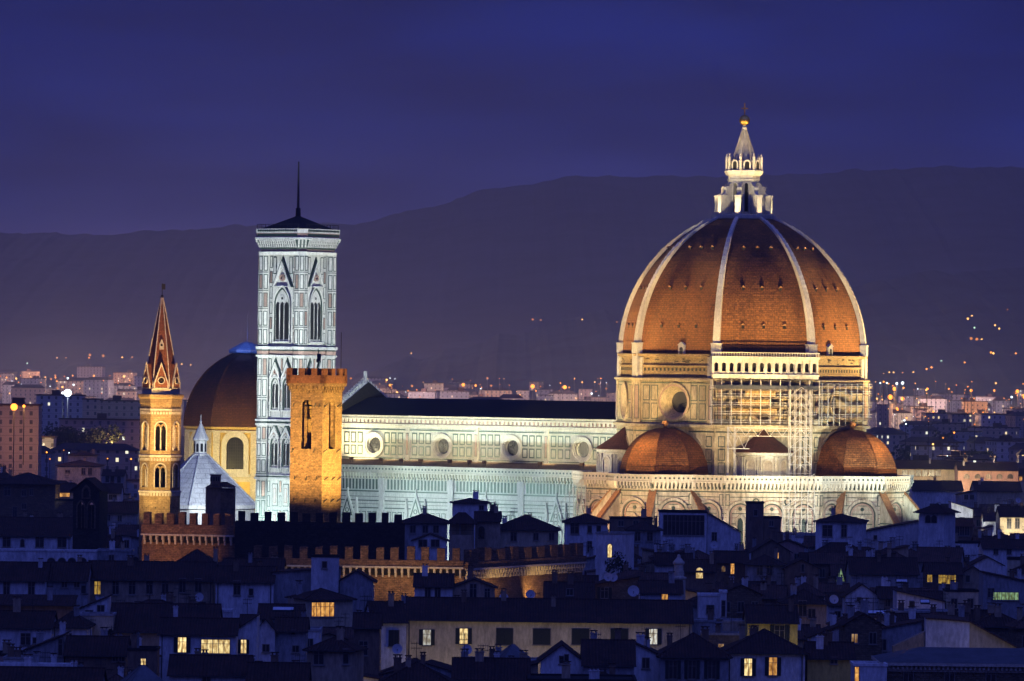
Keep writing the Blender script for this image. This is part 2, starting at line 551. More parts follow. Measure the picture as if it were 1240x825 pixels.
def circ_wall(mb, F, u0, u1, v0, v1, uc, vc, r, m=0, n=28):
    """a rectangular wall with a round hole"""
    ang = [2 * math.pi * k / n for k in range(n)] + [math.atan2(b - vc, a - uc) % (2 * math.pi) for a in (u0, u1) for b in (v0, v1)]
    ang = sorted(set(round(a, 7) for a in ang))
    def edge(t):
        c, s = math.cos(t), math.sin(t)
        k = 1e9
        if c > 1e-9: k = min(k, (u1 - uc) / c)
        if c < -1e-9: k = min(k, (u0 - uc) / c)
        if s > 1e-9: k = min(k, (v1 - vc) / s)
        if s < -1e-9: k = min(k, (v0 - vc) / s)
        return (uc + k * c, vc + k * s)
    for i, t in enumerate(ang):
        t2 = ang[(i + 1) % len(ang)]
        a, b, e1, e2 = (uc + r * math.cos(t), vc + r * math.sin(t)), (uc + r * math.cos(t2), vc + r * math.sin(t2)), edge(t), edge(t2)
        mb.face([F(a[0], 0, a[1]), F(e1[0], 0, e1[1]), F(e2[0], 0, e2[1]), F(b[0], 0, b[1])], m)

def panel(mb, F, u0, u1, v0, v1, t=.2, mg=1, mw=0, n=0.0):
    """a marble panel: dark border slab with a pale slab on it"""
    fbox(mb, F, u0, u1, n - .05, n + .04, v0, v1, mg)
    fbox(mb, F, u0 + t, u1 - t, n - .04, n + .08, v0 + t, v1 - t, mw)

def thing(name, label, cat, loc=(0, 0, 0), rz=0.0, group=None):
    o = bpy.data.objects.new(name, None)
    o.empty_display_size = .5
    COL.objects.link(o)
    o.location = loc
    o.rotation_euler = (0, 0, rz)
    o['label'], o['category'] = label, cat
    if group:
        o['group'] = group
    return o

def tag(o, label=None, cat=None, group=None, kind=None):
    for k, v in (('label', label), ('category', cat), ('group', group), ('kind', kind)):
        if v:
            o[k] = v
    return o

def copy_tree(o, parent=None):
    c = o.copy()
    COL.objects.link(c)
    if parent:
        c.parent = parent
    for ch in list(o.children):
        copy_tree(ch, c)
    return c

rnd = random.Random(7)

# ------------------------------------------------------------------ ground, hills, haze
def ground_h(x, y):
    return 0.0 if y < 2000 else 34.0 * min(1.0, (y - 2000) / 6500.0) ** 1.25

mb = MB()
ys = [-150, 300, 600, 800, 1000, 1200, 1400, 1600, 1800, 2000] + [2000 + 250 * k for k in range(1, 28)] + [9500, 10800]
xs = [-3000, -1500, -900, -600, -400, -250, -120, 0, 120, 250, 400, 600, 900, 1500, 3000]
gv = lambda x, y: (x, y, ground_h(x, y))
for a, b in zip(ys, ys[1:]):
    for c, d in zip(xs, xs[1:]):
        mb.face([gv(c, a), gv(d, a), gv(d, b), gv(c, b)])
asphalt = M('dark_asphalt', (.05, .05, .05), (.035, .035, .034), .9, .05, fine=.2)
tag(mb.build('ground', asphalt), kind='structure')

hill_m = M('wooded_hillside', (.075, .095, .085), (.030, .040, .036), .95, .010, (1, 1, 2.0), 0, fine=.3)

HILLS = []

def on_hill(px, py, Y):
    """depth at which the sight line through a photo point meets a hillside"""
    for y in range(4800, 9800, 25):
        x, _, z = at(px, py, y)
        for g in HILLS:
            if y < g[0][0][1] or y > g[0][-2][1]:
                continue
            n = len(g) - 1
            i = int(n * (x - g[0][0][0]) / (g[-1][0][0] - g[0][0][0]))
            if 0 <= i <= n:
                r = g[i]
                j = int((len(r) - 2) * (y - r[0][1]) / (r[-2][1] - r[0][1]))
                if r[j][2] >= z - 1.5:
                    return y - 45
    return Y

def hill(name, line, Y, run, seed, amp):
    """a hill whose skyline passes the photo points `line` at depth Y, sloping down towards the city over `run` metres"""
    r = random.Random(seed)
    px = [p for p, _ in line]
    def top(p):
        for (a, b), (c, d) in zip(line, line[1:]):
            if a <= p <= c:
                t = (p - a) / (c - a)
                t = t * t * (3 - 2 * t)
                return b + (d - b) * t
        return line[-1][1]
    ph = [r.uniform(0, 6.28) for _ in range(8)]
    nx, ny = 200, 26
    grid = []
    for i in range(nx + 1):
        p = px[0] + (px[-1] - px[0]) * i / nx
        X, _, Z = at(p, top(p), Y)
        Z += sum(amp / (k + 1) * math.sin(p * .021 * (k + 1) ** 1.5 + ph[k]) for k in range(7)) * .3 + r.uniform(-amp, amp) * .10
        row = []
        for j in range(ny + 1):
            t = j / ny
            y = Y - run * (1 - t)
            s = t ** 0.8
            z = 14 + (Z - 14) * s + sum(math.sin(X * .004 * (q + 1) + y * .003 * (q + 2) + ph[q]) for q in range(5)) * amp * .5 * t * (1 - t)
            row.append((X, y, max(z, 2)))
        row.append((X, Y + run * .35, 2))
        grid.append(row)
    HILLS.append(grid)
    m = MB()
    for i in range(nx):
        for j in range(ny + 1):
            m.face([grid[i][j], grid[i + 1][j], grid[i + 1][j + 1], grid[i][j + 1]])
    o = m.build(name, hill_m, None, True)
    tag(o, kind='structure')
    return o

hill('far_hill', [(-140, 282), (60, 284), (220, 278), (330, 275), (420, 270), (500, 254), (600, 231), (700, 213), (760, 211),
                  (830, 214), (900, 216), (980, 210), (1060, 203), (1130, 203), (1240, 205), (1400, 208)], 9800, 2300, 3, 10)
hill('near_hill', [(380, 470), (440, 453), (500, 437), (560, 421), (620, 401), (680, 387), (740, 375), (800, 370), (900, 362),
                   (1000, 355), (1060, 343), (1140, 330), (1240, 323), (1400, 318)], 6800, 1700, 5, 9)
hill('low_hill', [(-140, 425), (0, 428), (60, 430), (110, 427), (180, 428), (240, 440), (300, 452), (340, 470)], 8100, 1500, 9, 5)

hz = MB()
hz.box(-3300, 3300, -200, 10900, -1.0, 425)
hm = bpy.data.materials.new('evening_haze')
hm.use_nodes = True
hm.node_tree.nodes.clear()
ho = hm.node_tree.nodes.new('ShaderNodeOutputMaterial')
pv = hm.node_tree.nodes.new('ShaderNodeVolumePrincipled')
pv.inputs['Color'].default_value = (.62, .74, .90, 1)
pv.inputs['Density'].default_value = 8.0e-5
pv.inputs['Anisotropy'].default_value = 0.3
hm.node_tree.links.new(pv.outputs[0], ho.inputs['Volume'])
tag(hz.build('haze', hm), kind='stuff')

# ------------------------------------------------------------------ the cathedral
cath = thing('cathedral', 'floodlit marble cathedral with huge ribbed orange tiled dome', 'cathedral', DUOMO + (0,), DA)
WG = [marble, green, pink]
WGD = [marble_aged, green, pink]
WGC = [marble_cool, green, pink]
RC_D, RC_T = 28.75, 27.8            # drum and tile shell corner radius
T8 = math.tan(math.radians(22.5))

def octf(ang, ap, z=0.0):
    """frame on the octagon face whose normal points at ang degrees"""
    a = math.radians(ang)
    return Fr((ap * math.cos(a), ap * math.sin(a), z), a + math.pi / 2)

FACES = [k * 45 for k in range(8)]

def octo(mb, prof, m=0, o=(0, 0)):
    mb.ring(prof, 8, m, math.radians(22.5), math.radians(382.5), o)

# nave: south clerestory with round windows, roof
mb = MB()
S = Fr((0, -10.5, 0), 0)
mb.box(-106.5, -25.5, -7.5, 10.5, 20, 42.0, 1)
bays = [(-36.5, -46.5, -26.4), (-56.5, -66.5, -46.5), (-76.5, -86.5, -66.5), (-96.5, -106.5, -86.5)]
OZ = 35.5
for uc, u0, u1 in bays:
    circ_wall(mb, S, u0, u1, 31.2, 40.0, uc, OZ, 2.3, 0, 32)
    for row in ((33.2, 35.45), (35.9, 38.5)):
        k = u0 + 1.5
        for j in range(9):
            a = u0 + 1.15 + j * 1.98
            if abs(a + .75 - uc) < 3.6:
                continue
            panel(mb, S, a, a + 1.55, row[0], row[1], .3)
    fbox(mb, S, u0 - .55, u0 + .55, -.3, .35, 31.2, 40.0, 0)
    panel(mb, S, u0 - .4, u0 + .4, 33.3, 38.4, .14, 1, 2, .36)
    fbox(mb, S, u0 + .56, u1 - .56, -.05, .12, 32.35, 32.6, 1)
    fbox(mb, S, u0 + .56, u1 - .56, -.05, .12, 39.0, 39.22, 1)
fbox(mb, S, -106.5, -26.2, -1, .5, 40.0, 40.5, 0)
fbox(mb, S, -106.5, -26.2, -1, .25, 40.5, 41.5, 2)
for k in range(66):
    u = -106 + k * 1.2
    fbox(mb, S, u, u + .6, .2, .55, 40.75, 41.5, 0)
fbox(mb, S, -106.5, -26.2, -1, 1.0, 41.5, 41.85, 0)
fbox(mb, S, -106.5, -26.2, -1, 1.25, 42.0, 42.45, 0)
mb.face([(-106.5, -10.5, 20), (-26, -10.5, 20), (-26, -10.5, 31.2), (-106.5, -10.5, 31.2)], 0)
nave = mb.build('nave_wall', WG, cath)
for uc, u0, u1 in bays:
    m = MB()
    fring(m, S, circ(uc, OZ, 3.0, 32), circ(uc, OZ, 2.45, 32), -.05, .38, 0)
    fring(m, S, circ(uc, OZ, 2.45, 32), circ(uc, OZ, 2.05, 32), 0, .2, 0)
    fring(m, S, circ(uc, OZ, 2.3, 32), circ(uc, OZ, 1.8, 32), -.9, -.35, 0, -1.0)
    o = m.build('round_window', WG, nave)
    m = MB()
    fpoly(m, S, circ(uc, OZ, 1.9, 32), -1.2, -.8, 0)
    for k in range(-2, 3):
        fbox(m, S, uc + k * .6 - .04, uc + k * .6 + .04, -.81, -.74, OZ - 1.6, OZ + 1.6, 1)
    m.build('round_pane', [dark_glass, iron], nave)
m = MB()
m.face([(-106.6, -12.1, 42.5), (-25.5, -12.1, 42.5), (-25.5, 0, 46.5), (-106.6, 0, 46.5)])
m.face([(-25.5, 12.1, 42.5), (-106.6, 12.1, 42.5), (-106.6, 0, 46.5), (-25.5, 0, 46.5)])
m.face([(-106.6, 12.1, 42.5), (-106.6, -12.1, 42.5), (-106.6, 0, 46.5)])
m.face([(-106.6, -12.1, 42.5), (-106.6, 12.1, 42.5), (-25.5, 12.1, 42.5), (-25.5, -12.1, 42.5)])
m.build('nave_roof', lead_roof, cath)

# west front seen from behind: stepped gable with crockets
m = MB()
Wf = Fr((-107.5, 0, 0), -math.pi / 2)
fpoly(m, Wf, [(-19.5, 0), (19.5, 0), (19.5, 33), (11.6, 36), (11.6, 44), (0, 50.2), (-11.6, 44), (-11.6, 36), (-19.5, 33)], -1.0, 1.0)
m.face([(-106.49, u, v) for u, v in [(-19.5, 0), (19.5, 0), (19.5, 33), (11.6, 36), (11.6, 44), (0, 50.2), (-11.6, 44), (-11.6, 36), (-19.5, 33)]], 1)  # rear face coloured dark in place of the shade behind the gable
for s in (-1, 1):
    for k in range(12):
        t = (k + .5) / 12
        u, v = s * 11.6 * (1 - t), 44 + 6.2 * t
        m.box(-108.2, -106.8, u - .28, u + .28, v - .3, v + .85)
    m.box(-108.4, -106.6, s * 11.2 - .7, s * 11.2 + .7, 43.5, 46.4)
m.box(-107.8, -107.2, -.3, .3, 50, 52.6)
m.build('facade_gable', [marble_cool, dark_shade_stone], cath)

# aisle: wall, gallery, sloping roof
mb = MB()
A = Fr((0, -20, 0), 0)
mb.box(-106.5, -27, -20, 20, 0, 29.4, 0)
for k in range(4):
    a, b = -106.5 + k * 20, -86.5 + k * 20 if k < 3 else -27.2
    fbox(mb, A, a - .7, a + .7, -.2, .6, 0, 28.0, 0)
    for z0, z1, c in ((24.75, 25.05, 1), (28.0, 28.14, 1), (23.6, 23.72, 1), (22.6, 22.85, 1), (21.9, 22.0, 1), (20.9, 21.15, 1)):
        fbox(mb, A, a + .71, b - .71, -.1, .09, z0, z1, c)
    n = int((b - a - 2.2) / .95)
    for j in range(n):
        u = a + 1.2 + j * (b - a - 2.4) / n
        fbox(mb, A, u + .18, u + .68, -.1, .06, 25.35, 27.7, 1)
    fbox(mb, A, a + .71, b - .71, -.1, .14, 27.72, 27.92, 0)
    n = int((b - a - 2.2) / 1.6)
    for j in range(n):
        u = a + 1.3 + j * (b - a - 2.6) / n
        if abs(u - (a + b) / 2 + .6) < 2.6:
            continue
        panel(mb, A, u, u + 1.2, 10.0, 20.2, .16)
aisle = mb.build('aisle_wall', WGC, cath)
for k in range(4):                                     # tall gabled windows of the aisle
    uc = -96.5 + 20 * k
    m = MB()
    fpoly(m, A, [(uc - 2.3, 18.6), (uc + 2.3, 18.6), (uc, 24.6)], -.1, .5, 0)
    fring(m, A, [(uc - 1.6, 19.1), (uc + 1.6, 19.1), (uc, 23.4)], [(uc - 1.2, 19.35), (uc + 1.2, 19.35), (uc, 22.6)], .4, .56, 1)
    fring(m, A, circ(uc, 20.4, .55, 14), circ(uc, 20.4, .38, 14), .45, .6, 1)
    fring(m, A, arch(uc - 2.0, uc + 2.0, 8, 15.2, 'pointed'), arch(uc - 1.2, uc + 1.2, 8.01, 15.2, 'pointed'), -.1, .4, 0)
    fpoly(m, A, arch(uc - 1.2, uc + 1.2, 8, 15.2, 'pointed'), -.1, .05, 1)
    for s in (-1, 1):
        fbox(m, A, uc + s * 2.7 - .35, uc + s * 2.7 + .35, -.1, .7, 8, 20.8, 0)
        fpoly(m, A, [(uc + s * 2.7 - .35, 20.8), (uc + s * 2.7 + .35, 20.8), (uc + s * 2.7, 23.4)], 0, .7, 0)
    fbox(m, A, uc - .12, uc + .12, 0, .5, 24.4, 25.6, 0)
    m.build('gabled_window', WGC, aisle)
m = MB()
m.face([(-106.5, -20.2, 29.9), (-27, -20.2, 29.9), (-25.4, -10.55, 32.1), (-106.5, -10.55, 32.1)])
m.build('aisle_roof', M('pale_aisle_tiles', (.30, .19, .11), (.2, .12, .07), .9, .4, bump=.4, ridge=.8, fine=.4), cath)

# the gallery that runs round the whole church: a pierced parapet on a table of little arches
LINE = [(-106.5, -20), (-27, -20), (-27, -26), (-18.5, -33.5), (-11.3, -34.7), (-4.7, -41.3), (4.7, -41.3), (11.3, -34.7),
        (18.5, -33.5), (33.5, -18.5), (34.7, -11.3), (41.3, -4.7), (41.3, 4.7), (34.7, 11.3), (33.5, 18.5)]
gm, wm = MB(), MB()
for i, (p, q) in enumerate(zip(LINE, LINE[1:])):
    F, ln = seg(p, q)
    fbox(gm, F, -.35, ln + .35, -.6, .95, 29.2, 29.5, 0)
    fbox(gm, F, -.30, ln + .30, .35, .85, 29.55, 30.75, 0)
    fbox(gm, F, -.38, ln + .38, .25, .98, 30.75, 30.95, 0)
    n = max(2, int(ln / .95))
    for j in range(n):
        u = (j + .5) * ln / n
        fpoly(gm, F, circ(u, 30.15, .24, 8), .8, .87, 1)
    n = max(2, int(ln / .85))
    for j in range(n):
        u = (j + .5) * ln / n
        w = ln / n
        fbox(gm, F, u - w * .28, u + w * .28, -.3, .8, 28.35, 29.2, 0)
        fbox(gm, F, u - w * .2, u + w * .2, -.3, .45, 27.75, 28.35, 0)
        fpoly(gm, F, arch(u + w * .3, u + w * .7, 27.9, 28.6, 'round', 3), -.2, .12, 1)
    if i:
        # blind-arched wall below the gallery
        wm.face([F(0, 0, 0), F(ln, 0, 0), F(ln, 0, 29.5), F(0, 0, 29.5)], 0)
        wm.face([F(ln, -.5, 29.45), F(0, -.5, 29.45), F(0, -9, 29.45), F(ln, -9, 29.45)], 0)
        fbox(wm, F, .05, ln - .05, -.1, .14, 27.15, 27.4, 1)
        for z in (14.5, 16.0, 17.4, 18.8, 20.2):
            fbox(wm, F, .1, ln - .1, -.1, .07, z, z + .22, 1)
        if ln > 7:
            na = max(1, round(ln / 7.2))
            for j in range(na):
                uc = (j + .5) * ln / na
                h = min(3.5, ln / na * .44)
                zs = 22.3
                fring(wm, F, arch(uc - h, uc + h, 14, zs, 'round', 10), arch(uc - h + .55, uc + h - .55, 14.01, zs, 'round', 10), -.05, .5, 0)
                fring(wm, F, arch(uc - h + .5, uc + h - .5, 14, zs, 'round', 10), arch(uc - h + .85, uc + h - .85, 14.01, zs, 'round', 10), -.05, .3, 1)
                fring(wm, F, arch(uc - h + .85, uc + h - .85, 14, zs, 'round', 10), arch(uc - h + 1.2, uc + h - 1.2, 14.01, zs, 'round', 10), -.05, .24, 2)
                fring(wm, F, arch(uc - 1.05, uc + 1.05, 14, 20.6, 'pointed'), arch(uc - .62, uc + .62, 14.01, 20.6, 'pointed'), -.05, .42, 0)
                fpoly(wm, F, arch(uc - .62, uc + .62, 14, 20.6, 'pointed'), -.05, .1, 1)
                fpoly(wm, F, circ(uc, 23.6, .42, 12), -.05, .2, 1)
        if ln > 7:
            for j in range(na + 1):
                uc = j * ln / na
                for zz in ((14.6, 16.6), (16.9, 18.9), (19.2, 21.4)):
                    for du in (-.85, .12):
                        u = uc + du
                        if u < .2 or u + .75 > ln - .2:
                            continue
                        panel(wm, F, u, u + .72, zz[0], zz[1], .15, 1, 2 if zz[0] > 18 else 0, .08)
                if 0 < j < na:
                    fring(wm, F, circ(uc, 25.2, .8, 14), circ(uc, 25.2, .5, 14), -.05, .14, 1)
        for z in (21.6, 22.5, 23.4, 24.3, 25.2, 26.1):
            fbox(wm, F, .1, ln - .1, -.1, .05, z, z + .16, 1 if int(z * 10) % 2 else 2)
        for u in (.75, ln - .75):
            if ln > 5:
                panel(wm, F, u - .5, u + .5, 24.3, 26.8, .18, 1, 0)
        if 5 < i < 9 or i in (4, 11):
            for u in (1.2, ln - 1.2):
                fbox(wm, F, u - .28, u + .28, -.1, .12, 20.8, 23.6, 2)
g = gm.build('gallery', WG, cath)
wm.build('tribune_wall', [marble_stained, green, pink], cath)

# sloping buttress walls of the tribunes, with terracotta copings
def fin(cx, cy_, ang, r0=11.6, r1=19.6, z0=27.6, z1=17.2):
    a = math.radians(ang)
    F = Fr((cx, cy_, 0), a)                    # u points outwards
    m = MB()
    P = [(r0, 0), (r1 + .6, 0), (r1 + .6, z1), (r0, z0)]
    w = .6
    for n in (w, -w):
        pts = [F(u, n, v) for u, v in P]
        m.face(pts if n > 0 else pts[::-1], 0)
    m.face([F(r1 + .6, w, 0), F(r1 + .6, -w, 0), F(r1 + .6, -w, z1), F(r1 + .6, w, z1)], 0)
    for k in range(5):
        z = 12 + 2.1 * k
        ue = r0 + (r1 - r0) * min(1, (z0 - z - .9) / (z0 - z1))
        for n in (w, -w):
            a0_, a1_ = (n - .02, n + .08) if n > 0 else (n - .08, n + .02)
            fbox(m, F, r0, ue, a0_, a1_, z, z + .3, 1)
    o = m.build('buttress_wall', [marble_stained, green, pink], cath)
    m = MB()
    d = [(r0 - .1, z0 + .05), (r1 + .9, z1 + .05)]
    c = .85
    T = [F(d[0][0], c, d[0][1]), F(d[1][0], c, d[1][1]), F(d[1][0], -c, d[1][1]), F(d[0][0], -c, d[0][1])]
    U = [(x, y, z + .45) for x, y, z in T]
    m.face(U)
    for i in range(4):
        j = (i + 1) % 4
        m.face([T[i], T[j], U[j], U[i]])
    m.build('coping', brown_coping, o)

for a in (-22.5, 22.5, -67.5, 67.5):
    fin(0, -30, -90 + a)
    fin(30, 0, a)

# tribunes: half domes of small tiles
def half_dome(cx, cy_, name_ang):
    m = MB()
    R, H, z0 = 10.25, 10.9, 30.2
    prof = []
    for k in range(15):
        t = math.pi / 2 * k / 14
        prof.append((max(.35, R * math.cos(t) ** .96), z0 + H * math.sin(t)))
    octo(m, prof, 0, (cx, cy_))
    o = m.build('half_dome', small_tile, cath)
    for k in range(8):
        a = math.radians(22.5 + 45 * k)
        mm = MB()
        for (r0, zz0), (r1, zz1) in zip(prof, prof[1:]):
            q = [(cx + r * math.cos(a) + w * math.sin(a), cy_ + r * math.sin(a) - w * math.cos(a), z + .02) for r, z, w in
                 ((r0 + .04, zz0, .13), (r1 + .04, zz1, .13), (r1 + .04, zz1, -.13), (r0 + .04, zz0, -.13))]
            mm.face(q)
        mm.build('hip_tile', small_tile, o)
    mm = MB()
    mm.ring([(.45, z0 + H - .1), (.4, z0 + H + .4), (.75, z0 + H + .9), (.6, z0 + H + 1.5), (0, z0 + H + 1.8)], 10, 0, o=(cx, cy_))
    mm.build('finial', brown_coping, o)

half_dome(0, -30, -90)
half_dome(30, 0, 0)
half_dome(0, 30, 90)

# exedrae on the diagonal faces
def exedra(ang):
    a = math.radians(ang)
    cx, cy_ = 26.4 * math.cos(a), 26.4 * math.sin(a)
    m = MB()
    n = 20
    m.ring([(6.0, 29.5), (6.0, 35.2), (6.55, 35.4), (6.55, 35.9), (5, 35.9)], n, 0, a - math.pi / 2, a + math.pi / 2, (cx, cy_))
    m.ring([(6.25, 29.5), (6.25, 30.4), (6.0, 30.4)], n, 0, a - math.pi / 2, a + math.pi / 2, (cx, cy_))
    for k in range(5):
        b = a + math.radians(-72 + 36 * k)
        F = Fr((cx + 5.98 * math.cos(b), cy_ + 5.98 * math.sin(b), 0), b + math.pi / 2)
        fring(m, F, arch(-1.25, 1.25, 30.4, 33.3, 'round', 7), arch(-.9, .9, 30.41, 33.3, 'round', 7), -.2, .3, 0)
        fpoly(m, F, arch(-.9, .9, 30.4, 33.3, 'round', 7), -.3, .05, 3)
        for s in (-1.62, 1.62):
            fbox(m, F, s - .16, s + .16, -.4, .32, 30.4, 34.9, 0)
    o = m.build('exedra', WG + [pale_stone], cath)
    m = MB()
    m.ring([(6.9, 35.92), (6.9, 36.05), (3.6, 38.3), (0.3, 41.0)], 24, 0, a - math.pi / 2, a + math.pi / 2, (cx, cy_))
    m.build('exedra_roof', cone_tile, o)

for a in (-45, -135, 45):
    exedra(a)

# drum: arched lower stage, marble stage with round windows, raw brick band
AP = RC_D * math.cos(math.radians(22.5))
HW = AP * T8
mb = MB()
for a in FACES:
    F = octf(a, AP)
    big = a in (0, 90, 270)
    w = 8.6 if big else 6.9
    arch_wall(mb, F, -HW, HW, 28, 41.2, -w, w, 28, 32.2, 'round', 1.6, 0, 12)
    mb.face([F(-w, -1.6, 28), F(w, -1.6, 28), F(w, -1.6, 41.1), F(-w, -1.6, 41.1)], 0)
    fring(mb, F, arch(-w - .5, w + .5, 28, 32.2, 'round', 12), arch(-w, w, 28.01, 32.2, 'round', 12), -.05, .25, 0)
    for k in range(7):
        u = -w + 1 + k * (2 * w - 2) / 7
        panel(mb, F, u, u + (2 * w - 2) / 7 - .35, 31, 34.2, .2, 1, 0, -1.58)
        panel(mb, F, u, u + (2 * w - 2) / 7 - .35, 34.6, 37.4, .2, 1, 0, -1.58)
    for s in (-1, 1):
        panel(mb, F, s * (HW - 1.55) - .8, s * (HW - 1.55) + .8, 31.0, 33.6, .2)
        panel(mb, F, s * (HW - 1.55) - .8, s * (HW - 1.55) + .8, 34.0, 36.6, .2)
        panel(mb, F, s * (HW - 1.55) - .8, s * (HW - 1.55) + .8, 37.0, 39.4, .2)
    fbox(mb, F, -HW + .2, HW - .2, -.1, .1, 40.2, 40.45, 1)
octo(mb, [(RC_D, 41.2), (RC_D + .9, 41.3), (RC_D + .9, 41.9), (RC_D + .1, 42.1)], 0)
ZC = 46.8
for a in FACES:
    F = octf(a, AP)
    circ_wall(mb, F, -HW, HW, 42.05, 51.6, 0, ZC, 3.55, 0, 36)
    cols = ((-HW + 2.5, -HW + 4.35), (-HW + 4.75, -HW + 6.6), (HW - 6.6, HW - 4.75), (HW - 4.35, HW - 2.5))
    for u0, u1 in cols:
        panel(mb, F, u0, u1, 43.0, 46.6, .2)
        panel(mb, F, u0, u1, 47.1, 50.6, .2)
    for s in (-1, 1):
        u = s * (HW - 1.0)
        fbox(mb, F, u - .95, u + .95, -.2, .3, 42.1, 51.6, 0)
        panel(mb, F, u - .6, u + .6, 43.0, 50.6, .18, 1, 2, .31)
    fbox(mb, F, -HW + 2, HW - 2, -.1, .1, 42.45, 42.65, 1)
    fbox(mb, F, -HW + 2, HW - 2, -.1, .1, 51.0, 51.2, 1)
octo(mb, [(RC_D + .35, 51.6), (RC_D + .7, 51.7), (RC_D + .7, 52.1), (RC_D - .4, 52.2)], 0)
drum = mb.build('drum', WGD, cath)
for a in FACES:
    F = octf(a, AP)
    m = MB()
    fring(m, F, circ(0, ZC, 4.35, 40), circ(0, ZC, 3.95, 40), -.05, .42, 0)
    fring(m, F, circ(0, ZC, 3.95, 40), circ(0, ZC, 3.6, 40), -.05, .26, 1)
    co_, ci_ = circ(0, ZC, 3.6, 40), circ(0, ZC, 2.35, 40)
    for i in range(40):
        j = (i + 1) % 40
        m.face([F(co_[i][0], .26, co_[i][1]), F(co_[j][0], .26, co_[j][1]), F(ci_[j][0], -2.6, ci_[j][1]), F(ci_[i][0], -2.6, ci_[i][1])], 0)
    o = m.build('round_window', [marble_aged, pink], drum)
    m = MB()
    fpoly(m, F, circ(0, ZC, 2.4, 32), -3.2, -2.55, 0)
    m.build('round_pane', dark_glass, drum)
# raw masonry band under the tiles
mb = MB()
octo(mb, [(RC_D - .5, 52.1), (RC_D - .5, 54.6), (RC_D - .1, 54.7), (RC_D - .1, 55.0), (RC_D - .6, 55.1), (RC_D - .6, 56.9),
          (RC_D + .15, 57.0), (RC_D + .15, 57.5), (RC_T - .5, 57.6)], 0)
for a in FACES:
    F = octf(a, (RC_D - .5) * math.cos(math.radians(22.5)))
    for k in range(17):
        u = -8.6 + k * 1.07
        fbox(mb, F, u, u + .5, -.2, .06, 53.75, 54.4, 1)
    for s in (-1, 1):
        fbox(mb, F, s * (HW - 1.3) - .9, s * (HW - 1.3) + .9, -.2, .45, 52.25, 56.8, 2)
    r2 = random.Random(a)
    for k in range(9):
        u, v = r2.uniform(-9, 9), r2.uniform(55.4, 56.6)
        fbox(mb, F, u, u + r2.uniform(.3, 1.2), -.2, .05, v, v + .18, 1)
band = mb.build('masonry_band', [rough_brick, black_void, pale_stone], cath)
# white arcaded gallery on the south-east face only
m = MB()
F = octf(-45, AP)
e = HW + .9
fbox(m, F, -e, e, -1.2, 1.5, 52.25, 52.8, 0)
fbox(m, F, -e - .2, e + .2, -1.2, 1.8, 52.8, 53.2, 0)
fbox(m, F, -e, e, -1.2, .15, 53.2, 57.2, 0)
n = 14
for k in range(n):
    u0, u1 = -e + 2 * e * k / n, -e + 2 * e * (k + 1) / n
    c = (u0 + u1) / 2
    F1 = Fr(F(0, 1.35, 0), math.radians(-45) + math.pi / 2)
    arch_wall(m, F1, u0, u1, 53.2, 56.6, c - .46, c + .46, 53.75, 55.3, 'round', 1.0, 0, 5)
    fbox(m, F, u0 - .16, u0 + .16, 1.3, 1.55, 53.2, 56.6, 0)
    fbox(m, F, c - .6, c + .6, .1, .2, 53.4, 56.2, 1)
fbox(m, F, -e - .25, e + .25, -1.2, 1.9, 56.6, 57.15, 0)
fbox(m, F, -e - .25, e + .25, 1.5, 1.75, 57.9, 58.05, 0)
for k in range(41):
    u = -e + 2 * e * k / 40
    fbox(m, F, u - .07, u + .07, 1.55, 1.7, 57.15, 57.9, 0)
m.build('white_arcade', [marble, black_void], cath)

# the great dome: eight tiled sails, rows of small holes, eight white ribs
C_, R_ = 5.41, 33.2
def dome_r(h):
    return math.sqrt(R_ * R_ - h * h) - C_
Z0, HT = 57.45, 31.2
prof = [(dome_r(HT * (k / 30)), Z0 + HT * (k / 30)) for k in range(31)]
mb = MB()
octo(mb, prof, 0)
c8 = math.cos(math.radians(22.5))
for a in FACES:
    for zz in (6.2, 14.6, 23.6):
        r = dome_r(zz) * c8
        F = octf(a, r)
        hw = r * T8
        for q in (-.45, 0, .45):
            u = q * hw
            fbox(mb, F, u - .3, u + .3, -1, .1, Z0 + zz - .35, Z0 + zz + .4, 1)
            fpoly(mb, F, [(u - .48, Z0 + zz + .4), (u + .48, Z0 + zz + .4), (u, Z0 + zz + .85)], -1, .3, 2)
dome = mb.build('dome', [dome_tile, black_void, brown_coping], cath)
for k in range(8):
    a = math.radians(22.5 + 45 * k)
    ca, sa = math.cos(a), math.sin(a)
    m = MB()
    def P(r, w, z):
        return (r * ca - w * sa, r * sa + w * ca, z)
    for (r0, z0), (r1, z1) in zip(prof, prof[1:]):
        w0, w1 = .40 + .42 * (1 - (z0 - Z0) / HT), .40 + .42 * (1 - (z1 - Z0) / HT)
        o0, o1 = r0 + .75, r1 + .75
        m.face([P(o0, -w0, z0), P(o0, w0, z0), P(o1, w1, z1 + .25), P(o1, -w1, z1 + .25)])
        m.face([P(r0 - 1.6, w0, z0), P(r1 - 1.6, w1, z1), P(o1, w1, z1 + .25), P(o0, w0, z0)])
        m.face([P(r1 - 1.6, -w1, z1), P(r0 - 1.6, -w0, z0), P(o0, -w0, z0), P(o1, -w1, z1 + .25)])
    rib = m.build('rib', marble, dome)
    m = MB()
    F = Fr((0, 0, 0), a)
    fbox(m, F, prof[0][0] - 2.0, prof[0][0] + .95, -1.12, 1.12, 57.55, 59.7)
    fbox(m, F, prof[0][0] - 2.0, prof[0][0] + 1.05, -1.22, 1.22, 59.7, 60.0)
    fbox(m, F, prof[0][0] - 2.0, prof[0][0] + .85, -1.05, 1.05, 52.3, 57.5)
    m.build('rib_foot', marble, dome)
